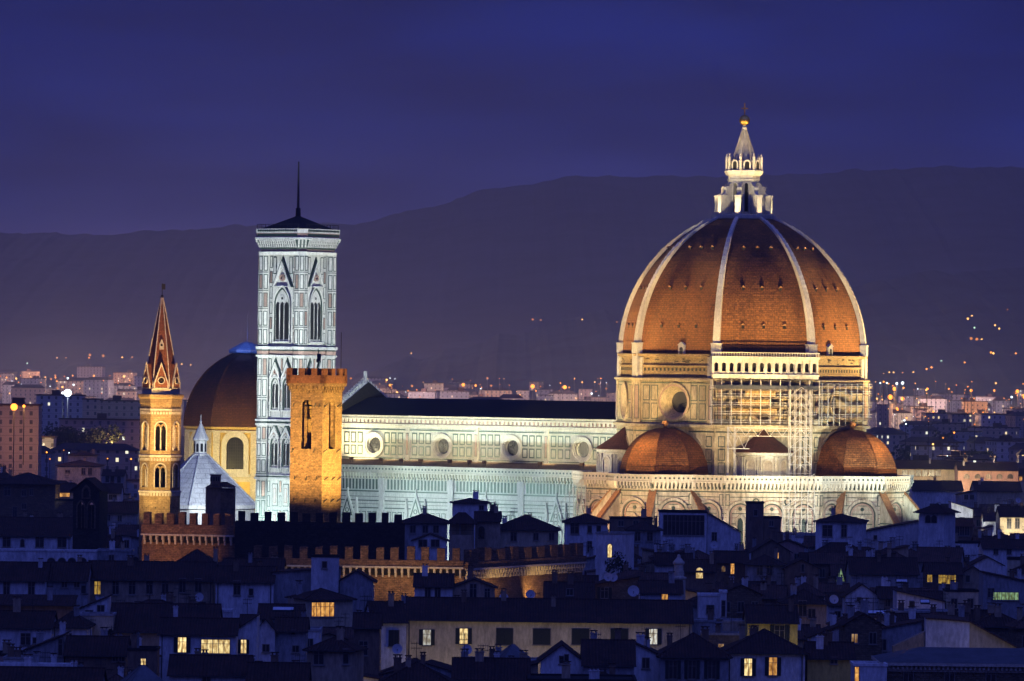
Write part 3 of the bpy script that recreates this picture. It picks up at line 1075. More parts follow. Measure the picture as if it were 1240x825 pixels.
for a, u in ((-90, 1.5), (0, -3.5)):
    m = MB()
    F = octf(a, dome_r(.6) * c8)
    fbox(m, F, u - .8, u + .8, -1.5, .6, 57.4, 59.5, 0)
    fpoly(m, F, arch(u - .45, u + .45, 57.45, 58.6), .55, .66, 1)
    fpoly(m, F, [(u - 1, 59.5), (u + 1, 59.5), (u, 60.2)], -1.5, .8, 0)
    m.build('dormer', [marble, black_void], dome)

# lantern
ZL = Z0 + HT
lm = MB()
octo(lm, [(6.9, ZL - .9), (7.3, ZL - .3), (7.3, ZL + .45), (6.5, ZL + .55), (3.4, ZL + .6)], 0)
for k in range(8):
    F = octf(45 * k, 3.35)
    hw = 3.35 * T8
    arch_wall(lm, F, -hw, hw, ZL + .5, ZL + 9.4, -.5, .5, ZL + 1.2, ZL + 7.2, 'round', 1.0, 0, 6)
    lm.face([F(-hw, -1.3, ZL + .5), F(hw, -1.3, ZL + .5), F(hw, -1.3, ZL + 9.4), F(-hw, -1.3, ZL + 9.4)], 1)
    fring(lm, F, arch(-.72, .72, ZL + 1.2, ZL + 7.2), arch(-.5, .5, ZL + 1.21, ZL + 7.2), -.02, .16, 0)
octo(lm, [(3.62, ZL + 8.2), (3.8, ZL + 8.3), (3.8, ZL + 8.6), (3.6, ZL + 8.7), (3.6, ZL + 9.3), (4.1, ZL + 9.5), (4.45, ZL + 10.2), (4.45, ZL + 10.5), (3.2, ZL + 10.7), (3.2, ZL + 12.0)], 0)
lant = lm.build('lantern', [marble, black_void], cath)
for k in range(8):
    a = math.radians(22.5 + 45 * k)
    F = Fr((0, 0, ZL), a)
    m = MB()
    fin_p = [(3.3, .5), (6.35, .5), (6.35, 4.5), (5.7, 5.1), (5.2, 5.3), (4.9, 6.2), (4.3, 6.6), (4.2, 7.3), (3.3, 8.0)]
    m.face([F(u, .5, v) for u, v in fin_p])
    m.face([F(u, -.5, v) for u, v in fin_p[::-1]])
    for (u, v), (u2, v2) in zip(fin_p[1:], fin_p[2:]):
        m.face([F(u, .5, v), F(u, -.5, v), F(u2, -.5, v2), F(u2, .5, v2)])
    fbox(m, F, 5.1, 6.5, -.66, .66, .5, 4.4)
    fbox(m, F, 5.0, 6.65, -.78, .78, 4.4, 4.85)
    m.tube(F(4.6, .52, 6.4), F(4.6, -.52, 6.4), .55, 10)
    m.build('volute_buttress', marble, lant)
    m = MB()
    x, y = 3.95 * math.cos(a), 3.95 * math.sin(a)
    m.ring([(.34, ZL + 10.5), (.3, ZL + 12.4), (.42, ZL + 12.5), (.3, ZL + 12.9), (.34, ZL + 13.5), (.12, ZL + 13.9), (.16, ZL + 14.2), (0, ZL + 14.4)], 7, 0, o=(x, y))
    m.build('pinnacle', marble, lant)
    a2 = math.radians(45 * k)
    F = Fr((3.5 * math.cos(a2), 3.5 * math.sin(a2), ZL), a2 + math.pi / 2)
    m = MB()
    fpoly(m, F, arch(-.85, .85, 10.6, 12.0, 'round', 6), -.2, .2, 0)
    fpoly(m, F, arch(-.5, .5, 10.7, 12.0, 'round', 6), .1, .24, 1)
    m.build('shell_niche', [marble, black_void], lant)
m = MB()
octo(m, [(3.0, ZL + 11.6), (2.95, ZL + 12.2), (.42, ZL + 19.7), (.55, ZL + 19.9), (.55, ZL + 20.3), (.3, ZL + 20.6), (.3, ZL + 20.9)], 0)
for k in range(8):
    a = math.radians(22.5 + 45 * k)
    m.tube((2.98 * math.cos(a), 2.98 * math.sin(a), ZL + 12.2), (.44 * math.cos(a), .44 * math.sin(a), ZL + 19.7), .14, 5)
m.build('spire_cone', M('lantern_cone_marble', (.48, .46, .42), (.36, .34, .31), .7, .6, (1, 1, .4), fine=.3), lant)
m = MB()
zb = ZL + 21.9
m.ring([(1.22 * math.sin(math.pi * k / 12), zb - 1.22 * math.cos(math.pi * k / 12)) for k in range(13)], 20)
m.build('gilded_ball', gold, lant, True)
m = MB()
F = Fr((0, 0, zb), math.radians(36.3))
fbox(m, F, -.13, .13, -.1, .1, 1.1, 3.9)
fbox(m, F, -.75, .75, -.1, .1, 2.55, 2.82)
m.build('cross', gold, lant)

# lead roof skirts and floodlight fittings on the aisle roof (they light the clerestory)
for k, px in enumerate((430, 467, 492, 516, 552, 576, 594, 661, 711)):
    x = -104 + (px - 413) * (78.0 / 330)
    t = thing('floodlight_fitting', 'small floodlight box on the aisle roof below the round windows', 'floodlight', cw(x, -14.6, 31.3), DA, 'floodlights along the aisle roof')
    m = MB()
    m.box(-.45, .45, -.35, .25, .55, 1.25)
    m.build('lamp_housing', brown_coping, t)
    m = MB()
    m.tube((-.35, 0, 0), (-.35, 0, .6), .06); m.tube((.35, 0, 0), (.35, 0, .6), .06)
    m.build('bracket', iron, t)
    m = MB()
    m.face([(.38, .27, .62), (-.38, .27, .62), (-.38, .27, 1.2), (.38, .27, 1.2)])
    m.build('lens', glow('floodlight_lens', (1, .8, .45), 4), t)
    spot('clerestory_floodlight', cw(x, -14.2, 32.6), cw(x, -10.4, 38), (12, 15, 14, 14, 13, 12, 13, 27, 36)[k] * KW, (1, .86, .50), 160, .8, .3)

# scaffolding
sca = thing('scaffold', 'tall steel scaffold with plank decks and yellow sheets on the dome drum', 'scaffold', DUOMO + (0,), DA)
F = octf(-45, AP)
E = octf(0, AP)
SW = octf(-90, AP)
def pole(F_, u, n, v0, v1, r=.10):
    m = MB()
    m.tube(F_(u, n, v0), F_(u, n, v1), r, 4)
    m.build('pole', steel, sca)
def deck(F_, u0, u1, n0, n1, v):
    m = MB()
    fbox(m, F_, u0, u1, n0, n1, v, v + .22)
    m.build('deck', plank, sca)
    m = MB()
    for dz in (.55, 1.05):
        m.tube(F_(u0, n1, v + dz), F_(u1, n1, v + dz), .05, 4)
    m.build('guard_rail', steel, sca)
for j in range(12):
    u = -12.2 + j * 2.2
    pole(F, u, 2.35, 41.9, 52.0)
    if j % 2 == 0:
        pole(F, u, .75, 41.9, 51.8)
for k, v in enumerate((42.0, 43.9, 45.9, 47.8, 49.6)):
    deck(F, -12.6 + (k % 2) * 1.2, 12.4 - (k % 3) * .9, .7, 2.4, v)
for j in range(9):
    pole(E, -10.6 + j * 2.4, 2.2, 42.0, 51.4)
for v in (43.4, 46.0, 48.6, 50.2):
    deck(E, -11.4, 9.8, .7, 2.25, v)
m = MB()
fbox(m, F, -11.5, 11.8, 2.42, 2.5, 49.9, 50.75, 0)
m.build('debris_net', M('dark_net', (.05, .055, .07), (.03, .034, .045), .9, 1), sca)
for u0, u1, v in ((-4.6, 2.2, 48.0), (-6.2, 1.0, 46.1), (-8.0, 2.6, 44.1)):
    m = MB()
    n = 24
    for i in range(n):
        a, b = u0 + (u1 - u0) * i / n, u0 + (u1 - u0) * (i + 1) / n
        wa, wb = 1.9 + .08 * math.sin(i * 1.7), 1.9 + .08 * math.sin((i + 1) * 1.7)
        m.face([F(a, wa, v), F(b, wb, v), F(b, wb - .05, v + 1.5), F(a, wa - .05, v + 1.5)])
    m.build('sheet', tarp, sca)
# lattice beams over the exedra and the tower that climbs from the street
def truss(F_, u0, u1, v0, v1, n0, nn):
    m = MB()
    m.tube(F_(u0, n0, v0), F_(u1, n0, v0), .08, 4); m.tube(F_(u0, n0, v1), F_(u1, n0, v1), .08, 4)
    for i in range(nn):
        a, b = u0 + (u1 - u0) * i / nn, u0 + (u1 - u0) * (i + 1) / nn
        m.tube(F_(a, n0, v0 if i % 2 else v1), F_(b, n0, v1 if i % 2 else v0), .06, 4)
    m.build('lattice_beam', steel, sca)
truss(F, -9.5, 9.5, 39.6, 41.4, 7.2, 14)
truss(F, -9.5, -4.5, 36.8, 39.6, 7.2, 4)
for u in (-9.5, -8.0):
    pole(F, u, 7.2, 30, 41.6)
    pole(F, u, 8.6, 30, 41.6)
for u in (4.2, 5.4, 6.6, 7.8, 9.0):
    for nn in (7.4, 9.0):
        pole(F, u, nn, 30.8, 50.0, .09)
for u in (2.0, 3.4, 4.8, 6.2, 7.6, 9.0):
    pole(F, u, 12.6, 12, 30.6, .09)
m = MB()
for k in range(10):
    v = 31.5 + k * 1.9
    m.tube(F(4.2, 9.0, v), F(9.0, 9.0, v), .07, 4)
    m.tube(F(4.2, 9.0, v), F(6.6, 9.0, v + 1.9), .06, 4)
    m.tube(F(9.0, 9.0, v), F(6.6, 9.0, v + 1.9), .06, 4)
for k in range(10):
    v = 12.5 + k * 1.9
    m.tube(F(2.0, 12.6, v), F(9.0, 12.6, v), .07, 4)
    m.tube(F(2.0 + (k % 2) * 4.2, 12.6, v), F(4.8 + (k % 2) * 4.2, 12.6, v + 1.9), .06, 4)
m.build('bracing', steel, sca)
# stepped scaffold in front of the south-west exedra
sc2 = thing('scaffold', 'sloping scaffold against the aisle wall left of the tribune', 'scaffold', DUOMO + (0,), DA)
G, gl = seg((-31, -27), (-14, -38.5))
for j in range(9):
    u = j * gl / 8
    m = MB()
    top = 22 + 8.5 * j / 8
    m.tube(G(u, 1.2, 8), G(u, 1.2, top), .08, 4)
    m.build('pole', steel, sc2)
for k in range(6):
    m = MB()
    v = 17.5 + 2.1 * k
    a = max(0, (v - 22) / 8.5) * gl
    m.tube(G(a, 1.2, v), G(gl, 1.2, v), .07, 4)
    m.tube(G(a, 1.2, v), G(min(gl, a + 4), 1.2, min(v + 2.1, 30)), .06, 4)
    m.build('ledger', steel, sc2)

# ------------------------------------------------------------------ the bell tower beside it
TX, TY = at(360.5, 300, 1342)[0], 1342.0
camp = thing('bell_tower', 'tall square bell tower of white and green marble with pointed windows', 'bell tower', (TX, TY, 0), DA)
HB = 5.3
mb = MB()
mb.box(-HB, HB, -HB, HB, 0, 80.0, 0)
ZS = [(0, 14), (14, 27.6), (28.7, 40.0), (41.5, 55.8), (58.3, 79.4)]
cor = [(s, t) for s in (-1, 1) for t in (-1, 1)]
for s, t in cor:
    o = (s * HB, t * HB)
    mb.ring([(1.6, 0), (1.6, 80.0)], 8, 0, math.radians(22.5), math.radians(382.5), o)
    for k in range(8):
        a = 45 * k
        if math.cos(math.radians(a)) * s + math.sin(math.radians(a)) * t < -.1:
            continue
        F = Fr((o[0] + 1.478 * math.cos(math.radians(a)), o[1] + 1.478 * math.sin(math.radians(a)), 0), math.radians(a) + math.pi / 2)
        for z0, z1 in ZS:
            n = max(2, round((z1 - z0) / 4.4))
            for j in range(n):
                a0, a1 = z0 + (z1 - z0) * j / n + .45, z0 + (z1 - z0) * (j + 1) / n - .35
                panel(mb, F, -.5, .5, a0, a1, .2, 1, 2 if (j + k) % 4 == 1 else 0)
                fbox(mb, F, -.6, .6, -.05, .06, a0 - .4, a0 - .22, 1)
TF = [Fr((HB * math.cos(math.radians(a)), HB * math.sin(math.radians(a)), 0), math.radians(a) + math.pi / 2) for a in FACES[::2]]
def band_ring(z0, z1, e, m):
    for F in TF:
        fbox(mb, F, -HB - e, HB + e, -.5, e, z0, z1, m)
    for s, t in cor:
        mb.ring([(1.6 + e * .7, z0), (1.6 + e * .7, z1), (1.0, z1)], 8, m, math.radians(22.5), math.radians(382.5), (s * HB, t * HB))
        mb.ring([(1.0, z0), (1.6 + e * .7, z0)], 8, m, math.radians(22.5), math.radians(382.5), (s * HB, t * HB))
for z, h, e, m in ((27.6, .5, .55, 0), (28.1, .3, .3, 1), (28.4, .3, .5, 0), (40.0, .5, .55, 0), (40.5, .45, .3, 1), (40.95, .5, .6, 0),
                   (55.8, .45, .6, 0), (56.3, .9, .25, 2), (57.2, .3, .3, 1), (57.5, .7, .7, 0), (14, .8, .5, 0)):
    band_ring(z, z + h - .02, e, m)
for F in TF:
    # side strips of panels and the wall between the windows
    for z0, z1 in ZS:
        n = max(2, round((z1 - z0) / 3.4))
        for j in range(n):
            a0, a1 = z0 + (z1 - z0) * j / n + .4, z0 + (z1 - z0) * (j + 1) / n - .35
            for u in (-3.42, 3.42):
                panel(mb, F, u - .38, u + .38, a0, a1, .17, 1, 2 if j % 3 == 1 else 0)
            if z0 < 58:
                panel(mb, F, -.33, .33, a0, a1, .12, 1, 2 if j % 2 else 0)
    for u in (-1, 1):
        panel(mb, F, u * 1.6 - .85, u * 1.6 + .85, 15.5, 20.5, .18)
        panel(mb, F, u * 1.6 - .85, u * 1.6 + .85, 21.4, 26.6, .18)
        for z in (16.2, 22.2):
            panel(mb, F, u * 1.6 - .4, u * 1.6 + .4, z, z + 3.4, .14, 2, 0, .06)
        panel(mb, F, u * 2.35 - .5, u * 2.35 + .5, 74.9, 78.9, .2)
camp_body = mb.build('tower_body', WGC, camp)
def gothic(F, uc, w, v0, vs, lights, gable, parent):
    """a traceried window: stepped frame, dark lancets with thin shafts, steep gable over it"""
    m = MB()
    h = w / 2
    top = vs + w * .866
    fpoly(m, F, arch(uc - h - .55, uc + h + .55, v0, vs, 'pointed'), -.1, .12, 0)
    fring(m, F, arch(uc - h - .55, uc + h + .55, v0, vs, 'pointed'), arch(uc - h - .3, uc + h + .3, v0 + .01, vs, 'pointed'), .0, .5, 0)
    fring(m, F, arch(uc - h - .3, uc + h + .3, v0, vs, 'pointed'), arch(uc - h, uc + h, v0 + .01, vs, 'pointed'), .0, .3, 1)
    lw = w / lights
    for k in range(lights):
        c = uc - h + lw * (k + .5)
        fpoly(m, F, arch(c - lw * .41, c + lw * .41, v0 + .5, vs - lw * .3, 'pointed', 5), .1, .16, 3)
        if k:
            x = uc - h + lw * k
            m.tube(F(x, .28, v0 + .2), F(x, .28, vs), .11, 6, 0)
    fring(m, F, circ(uc, vs + w * .34, w * .17, 12), circ(uc, vs + w * .34, w * .09, 12), .1, .26, 0)
    fpoly(m, F, circ(uc, vs + w * .34, w * .09, 12), .1, .17, 3)
    if gable:
        gb, gt = gable
        gw = h + .75
        fring(m, F, [(uc - gw, gb), (uc + gw, gb), (uc, gt)], [(uc - gw + .6, gb + .25), (uc + gw - .6, gb + .25), (uc, gt - 1.25)], -.1, .62, 0)
        sc = .45
        fring(m, F, [(uc - gw - sc, gb), (uc + gw + sc, gb), (uc, gt + 1.0)], [(uc - gw, gb), (uc + gw, gb), (uc, gt)], -.1, .3, 1)
        fring(m, F, circ(uc, gb + (gt - gb) * .36, (gt - gb) * .13, 12), circ(uc, gb + (gt - gb) * .36, (gt - gb) * .07, 12), -.1, .5, 2)
    fbox(m, F, uc - h - .6, uc + h + .6, -.1, .55, v0 - .35, v0, 0)
    m.build('pointed_window', [marble_cool, green, pink, black_void], parent)
for F in TF:
    gothic(F, 0, 3.9, 59.4, 68.0, 3, (71.9, 77.9), camp_body)
    for u in (-1.75, 1.75):
        gothic(F, u, 1.75, 43.6, 49.3, 2, (50.9, 54.6), camp_body)
        gothic(F, u, 1.75, 30.4, 35.6, 2, (37.0, 39.8), camp_body)
# corbelled crown, parapet, roof, pole
m = MB()
def sq(e0, z0, e1, z1, mi=0):
    def ring8(e):
        c = e - 1.6
        return [(c, -e), (e, -c), (e, c), (c, e), (-c, e), (-e, c), (-e, -c), (-c, -e)]
    p, q = ring8(e0), ring8(e1)
    for i in range(8):
        j = (i + 1) % 8
        m.face([p[i] + (z0,), p[j] + (z0,), q[j] + (z1,), q[i] + (z1,)], mi)
K = HB + 1.5
sq(K + .15, 79.3, K + .35, 80.0); sq(K + .35, 80.0, K + .1, 80.1); sq(K, 80.1, K, 80.6, 2)
sq(K, 80.6, K + .75, 82.8, 1); sq(K + .75, 82.8, K + .98, 82.9); sq(K + .98, 82.9, K + .98, 83.3); sq(K + .98, 83.3, K + .75, 83.4)
sq(K + .75, 83.4, K + .75, 84.3, 2); sq(K + .8, 84.3, K + .8, 85.3); sq(K + .8, 85.3, K + .4, 85.3); sq(K + .4, 85.3, K + .4, 84.0)
for a in FACES[::2]:
    F = Fr((0, 0, 0), math.radians(a) + math.pi / 2)
    n = 17
    for k in range(n):
        u = -K + 1.4 + (2 * K - 2.8) * (k + .5) / n
        for t, (q, z) in enumerate(((.42, 81.0), (.68, 81.7), (1.0, 82.35))):
            fbox(m, F, u - .17, u + .17, K - .2, K + q, z, z + .68, 0)
    for k in range(22):
        u = -K + 1 + (2 * K - 2) * (k + .5) / 22
        fpoly(m, F, circ(u, 84.85, .27, 8), K + .77, K + .84, 1)
        fbox(m, F, u - .25, u + .25, K + .7, K + .8, 83.6, 84.1, 1)
r45 = (2 * K - 1.6) / math.sqrt(2)
for a in (45, 135, 225, 315):
    F = Fr((0, 0, 0), math.radians(a) + math.pi / 2)
    for u in (-.8, 0, .8):
        for q, z in ((.5, 81.0), (.85, 81.7), (1.3, 82.35)):
            fbox(m, F, u - .17, u + .17, r45 - .3, r45 + q, z, z + .68, 0)
q8 = K - 1.3
m.face([(q8, -K, 84.2), (K, -q8, 84.2), (K, q8, 84.2), (q8, K, 84.2), (-q8, K, 84.2), (-K, q8, 84.2), (-K, -q8, 84.2), (-q8, -K, 84.2)], 0)
m.build('crown', WGC, camp)
m = MB()
m.ring([(6.3 * 1.41, 84.3), (6.3 * 1.41, 85.2), (.9, 88.2), (.6, 88.4), (.55, 90.2), (.35, 90.3)], 4, 0, math.radians(45), math.radians(405))
m.build('low_roof', lead_roof, camp)
m = MB()
m.tube((0, 0, 90), (0, 0, 101.0), .32, 6, 0, .16)
m.build('flagpole', iron, camp)
m = MB()
for a in FACES[::2]:
    F = Fr((0, 0, 0), math.radians(a) + math.pi / 2)
    m.tube(F(-K + .8, K + .5, 86.35), F(K - .8, K + .5, 86.35), .05, 4)
    for k in range(12):
        u = -K + .8 + (2 * K - 1.6) * k / 11
        m.tube(F(u, K + .5, 85.25), F(u, K + .5, 86.35), .05, 4)
m.build('roof_railing', iron, camp)
def tw(x, y, z):
    c, s = math.cos(DA), math.sin(DA)
    return (TX + c * x - s * y, TY + s * x + c * y, z)
spot('tower_floodlight', tw(-4, -52, 10), tw(0, -6, 44), 215 * KW, COOL, 80, .7, 1)
spot('tower_floodlight', tw(8, -46, 12), tw(0, -6, 68), 130 * KW, COOL, 44, .8, 1)
spot('tower_floodlight', tw(46, -16, 32), tw(5, 0, 58), 190 * KW, COOL, 75, .7, 1)

# ------------------------------------------------------------------ square battlemented tower (belfry with real openings)
Y_ = 1006.0
bx, _, _ = at(381.5, 540, Y_)
BA = math.radians(-29.6)
bt = thing('stone_tower', 'square tawny stone tower with battlements and two tall arched belfry openings', 'tower', (bx, Y_ + 4.5, 0), BA)
H2 = 3.25
zt = lambda y: 55 + (437.2 - y) * Y_ / FOC
BF = [Fr((H2 * math.cos(math.radians(a)), H2 * math.sin(math.radians(a)), 0), math.radians(a) + math.pi / 2) for a in (270, 0, 90, 180)]
m = MB()
m.box(-H2, H2, -H2, H2, 0, 38.6)
for F in BF:
    arch_wall(m, F, -H2, H2, 38.6, 50.2, -1.05, 1.05, 39.7, 47.2, 'round', 1.0, 0, 8)
    m.face([F(H2, -1.0, 38.6), F(-H2, -1.0, 38.6), F(-H2, -1.0, 39.6), F(H2, -1.0, 39.6)])
    for s in (-1, 1):
        m.face([F(s * 1.05, -1.0, 38.6), F(s * 2.3, -1.0, 38.6), F(s * 2.3, -1.0, 50.2), F(s * 1.05, -1.0, 50.2)])
m.face([(-H2, -H2, 50.2), (H2, -H2, 50.2), (H2, H2, 50.2), (-H2, H2, 50.2)])
shaft = m.build('tower_shaft', barg_stone, bt)
for F in BF[:2]:                                          # old beam stubs
    for z, us in ((47.3, (-2.6, 1.8, 2.7)), (39.4, (-2.7, 1.7)), (34.6, (-2.2, .2, 2.2)), (30.8, (-2.4, 0, 2.0))):
        for u in us:
            m = MB()
            m.tube(F(u - .22, -.05, z - .3), F(u + .3, .5, z + .32), .09, 4)
            m.build('beam_stub', iron, shaft)
m = MB()
for F in BF:
    n = 8
    for k in range(n):
        u = -H2 + 2 * H2 * (k + .5) / n
        fbox(m, F, u - .17, u + .17, -.1, .22, 49.5, 50.0)
        fbox(m, F, u - .17, u + .17, -.1, .5, 50.0, 50.6)
        fpoly(m, F, arch(u + .2, u + .6, 49.9, 50.6, 'round', 3), -.1, .3)
    fbox(m, F, -H2 - .5, H2 + .5, -.8, .55, 50.6, 51.1)
m.build('corbel_table', barg_stone, bt)
m = MB()
for F in BF:
    fbox(m, F, -H2 - .62, H2 + .62, -.3, .62, 51.1, 52.5)
par = m.build('parapet', barg_brick, bt)
for i, F in enumerate(BF):
    for k in range(4):
        u = (-H2 - .55) + (2 * H2 + 1.1) * k / 3.0
        m = MB()
        w = .58
        if k == 3:
            continue
        fbox(m, F, u - .02, u + 2 * w, .0, .6, 52.5, 53.7)
        m.build('battlement', barg_brick, par)
m = MB()
m.ring([(0.15, 46.9), (.35, 46.6), (.55, 45.6), (.62, 44.8), (.9, 44.0), (1.0, 43.8), (.85, 43.75)], 14)
m.build('bell', iron, bt, True)
m = MB()
m.tube((-2.6, 0, 47.2), (2.6, 0, 47.2), .16, 6)
m.tube((0, -2.6, 45.0), (0, 2.6, 45.0), .1, 6)
m.build('bell_beam', iron, bt)
for px, py, r in ((361, 430, .05), (410, 410, .06)):
    m = MB()
    s = -1 if px < 380 else 1
    m.tube((s * 3.2, -2.8 if s < 0 else 2.8, 51), (s * 3.2, -2.8 if s < 0 else 2.8, zt(py - 8)), r, 4)
    m.build('rod', iron, bt)
m = MB()
m.tube((.3, 0, 52), (.3, 0, 55.4), .07, 5)
m.box(.05, .75, -.05, .05, 55.0, 56.2); m.box(-.1, .3, -.05, .05, 54.7, 55.3); m.tube((.3, 0, 55.4), (.3, 0, 57.2), .05, 5)
m.build('weathervane', iron, bt)
def bw(x, y, z):
    c, s = math.cos(BA), math.sin(BA)
    return (bx + c * x - s * y, Y_ + 4.5 + s * x + c * y, z)
spot('stone_tower_floodlight', bw(-12, -26, 27.5), bw(0, -3, 42), 150 * KW, ORANGE, 50, .9, .4)
spot('stone_tower_floodlight', bw(24, -6, 29), bw(3, 0, 41), 190 * KW, (1, .64, .2), 60, .9, .4)

# ------------------------------------------------------------------ hexagonal brick spire tower
Y_ = 1025.0
sx, _, _ = at(193, 500, Y_)
st = thing('spire_tower', 'slender six-sided stone bell tower with a steep brick spire', 'bell tower', (sx, Y_ + 4, 0), math.radians(4))
RH = 3.6
AH = RH * math.cos(math.pi / 6)
HF = [Fr((AH * math.cos(math.radians(a)), AH * math.sin(math.radians(a)), 0), math.radians(a) + math.pi / 2) for a in (270, 330, 30, 90, 150, 210)]
hx = lambda mb_, prof, mi=0: mb_.ring(prof, 6, mi, 0, 2 * math.pi)
m = MB()
hx(m, [(RH, 0), (RH, 31.4)])
for F in HF:
    h = RH / 2
    for z0, z1, b0, bs in ((31.4, 37.8, 32.3, 35.5), (37.8, 47.0, 38.8, 42.9)):
        arch_wall(m, F, -h, h, z0, z1, -.92, .92, b0, bs, 'round', .55, 0, 6)
        m.tube(F(0, -.2, b0), F(0, -.2, bs), .13, 6, 1)
        # lintel with two small heads
        for c in (-.46, .46):
            fring(m, F, [(c - .46, bs - .4), (c + .46, bs - .4)] + [(c + .46, bs + .35), (c, bs + .95 - .2), (c - .46, bs + .35)],
                  [(c - .33, bs - .39), (c + .33, bs - .39)] + [(c + .33, bs), (c, bs + .35), (c - .33, bs)], -.4, -.15, 0)
        fring(m, F, arch(-1.15, 1.15, b0, bs, 'round', 6), arch(-.92, .92, b0 + .01, bs, 'round', 6), -.05, .14, 1)
        m.face([F(-h, -1.6, z0), F(h, -1.6, z0), F(h, -1.6, z1), F(-h, -1.6, z1)], 2)
    for z in (45.2, 37.0, 30.8):
        for k in range(7):
            u = -h + RH * (k + .5) / 7
            fbox(m, F, u - .16, u + .16, -.05, .14, z, z + .5, 1)
    for s in (-1, 1):
        for z in (26, 23.4, 20.8, 28.6):
            fbox(m, F, s * .75 - .09, s * .75 + .09, -.1, .02, z, z + .22, 2)
    fbox(m, F, -h + .02, h - .02, -.1, .13, 45.85, 46.2, 1)
hx(m, [(RH, 47.0), (RH + .12, 47.1), (RH + .15, 47.9), (RH + .45, 48.3), (RH + .45, 48.7), (2.8, 48.8)])
hx(m, [(RH - .05, 31.3), (RH + .22, 31.4), (RH + .22, 31.7), (RH - .05, 31.75)], 1)
hx(m, [(RH - .05, 37.6), (RH + .22, 37.7), (RH + .22, 38.0), (RH - .05, 38.1)], 1)
m.build('tower_shaft', [badia_stone, pale_stone, black_void], st)
m = MB()
zs0, zs1 = 48.75, 66.0
hx(m, [(3.35, zs0), (3.35, zs0 + 1.0), (3.05, zs0 + 1.1)], 1)
hx(m, [(3.05, zs0 + 1.0), (2.3, zs0 + 6), (.16, zs1), (0, zs1)])
for k in range(6):
    a = k * math.pi / 3
    m.tube((3.05 * math.cos(a), 3.05 * math.sin(a), zs0 + 1), (2.3 * math.cos(a), 2.3 * math.sin(a), zs0 + 6), .13, 4, 1)
    m.tube((2.3 * math.cos(a), 2.3 * math.sin(a), zs0 + 6), (.16 * math.cos(a), .16 * math.sin(a), zs1), .13, 4, 1)
sp = m.build('spire', [spire_brick, pale_stone], st)
for k, a in enumerate((270, 330, 30, 90, 150, 210)):
    ar = math.radians(a)
    F = Fr((2.85 * math.cos(ar), 2.85 * math.sin(ar), zs0), ar + math.pi / 2)
    m = MB()
    fpoly(m, F, [(-1.2, 1.0), (1.2, 1.0), (1.2, 1.9), (0, 5.4), (-1.2, 1.9)], -1.5, .25, 0)
    fring(m, F, [(-1.32, 1.0), (1.32, 1.0), (1.32, 1.9), (0, 5.7), (-1.32, 1.9)], [(-1.1, 1.15), (1.1, 1.15), (1.1, 1.85), (0, 5.1), (-1.1, 1.85)], .1, .33, 1)
    fring(m, F, circ(0, 2.45, .66, 14), circ(0, 2.45, .5, 14), .2, .42, 1)
    for p, q in ((0, .3), (0, -.3), (.3, 0), (-.3, 0)):
        fpoly(m, F, circ(p, 2.45 + q, .24, 8), .2, .3 + .01 * (q != 0), 2)
    m.build('gable', [spire_brick, pale_stone, black_void], sp)
    if k % 2 == 0:
        F = Fr((1.55 * math.cos(ar), 1.55 * math.sin(ar), zs0 + 7.6), ar + math.pi / 2)
        m = MB()
        fpoly(m, F, [(-.4, .3), (.4, .3), (.4, 1.3), (0, 2.2), (-.4, 1.3)], -.6, .25, 1)
        fpoly(m, F, circ(0, 1.1, .22, 8), .2, .3, 2)
        m.build('small_dormer', [spire_brick, pale_stone, black_void], sp)
m = MB()
m.ring([(.2, zs1 - .4), (.3, zs1 - .1), (.2, zs1 + .3), (.07, zs1 + .4), (.06, zs1 + 2.4)], 8)
m.box(-.1, .55, -.05, .05, zs1 + 1.3, zs1 + 2.3)
m.build('weathervane', iron, st)
sxw = lambda dx, dy, z: (sx + dx, Y_ + 4 + dy, z)
spot('spire_tower_floodlight', sxw(-7, -17, 26), sxw(0, -2, 36), 30 * KW, (1, .68, .24), 70, .9, .4)
spot('spire_tower_floodlight', sxw(5, -22, 26.5), sxw(0, -2, 54), 120 * KW, (1, .60, .22), 60, .9, .4)

# ------------------------------------------------------------------ dark dome on a yellow drum
Y_ = 1650.0
lx, _, _ = at(296, 470, Y_)
ld = thing('domed_chapel', 'big dark domed chapel with yellow drum and white-framed arched windows', 'chapel', (lx, Y_ + 14, 0), math.radians(-8))
RL = 17.6
AL = RL * c8
m = MB()
octo(m, [(RL, 0), (RL, 35.2), (RL + .5, 35.3), (RL + .5, 35.9), (RL - .2, 36.2)])
for a in FACES:
    F = octf(a, AL)
    hw = AL * T8
    for s in (-1, 1):
        fbox(m, F, s * (hw - 1.3) - 1.0, s * (hw - 1.3) + 1.0, -.2, .4, 5, 34.8, 1)
    fbox(m, F, -hw + .1, hw - .1, -.2, .55, 20.4, 21.6, 1)
    fbox(m, F, -hw + .1, hw - .1, -.2, .5, 34.3, 34.95, 1)
lw_ = m.build('chapel_drum', [ochre, pale_stone], ld)
for a in FACES:
    F = octf(a, AL)
    m = MB()
    fring(m, F, arch(-3.9, 3.9, 22.3, 31.0, 'round', 12), arch(-2.5, 2.5, 24.0, 30.6, 'round', 12), -.1, .6, 0)
    fbox(m, F, -4.4, 4.4, -.1, .9, 21.7, 22.6, 0)
    fpoly(m, F, arch(-2.5, 2.5, 23.99, 30.6, 'round', 12), -.1, .1, 1)
    for k in range(-3, 4):
        fbox(m, F, k * .65 - .05, k * .65 + .05, .05, .16, 24, 32.3, 2)
    for k in range(9):
        fbox(m, F, -2.4, 2.4, .05, .15, 24.4 + k * .85, 24.48 + k * .85, 2)
    m.build('arched_window', [marble, dark_glass, iron], lw_)
m = MB()
pr = []
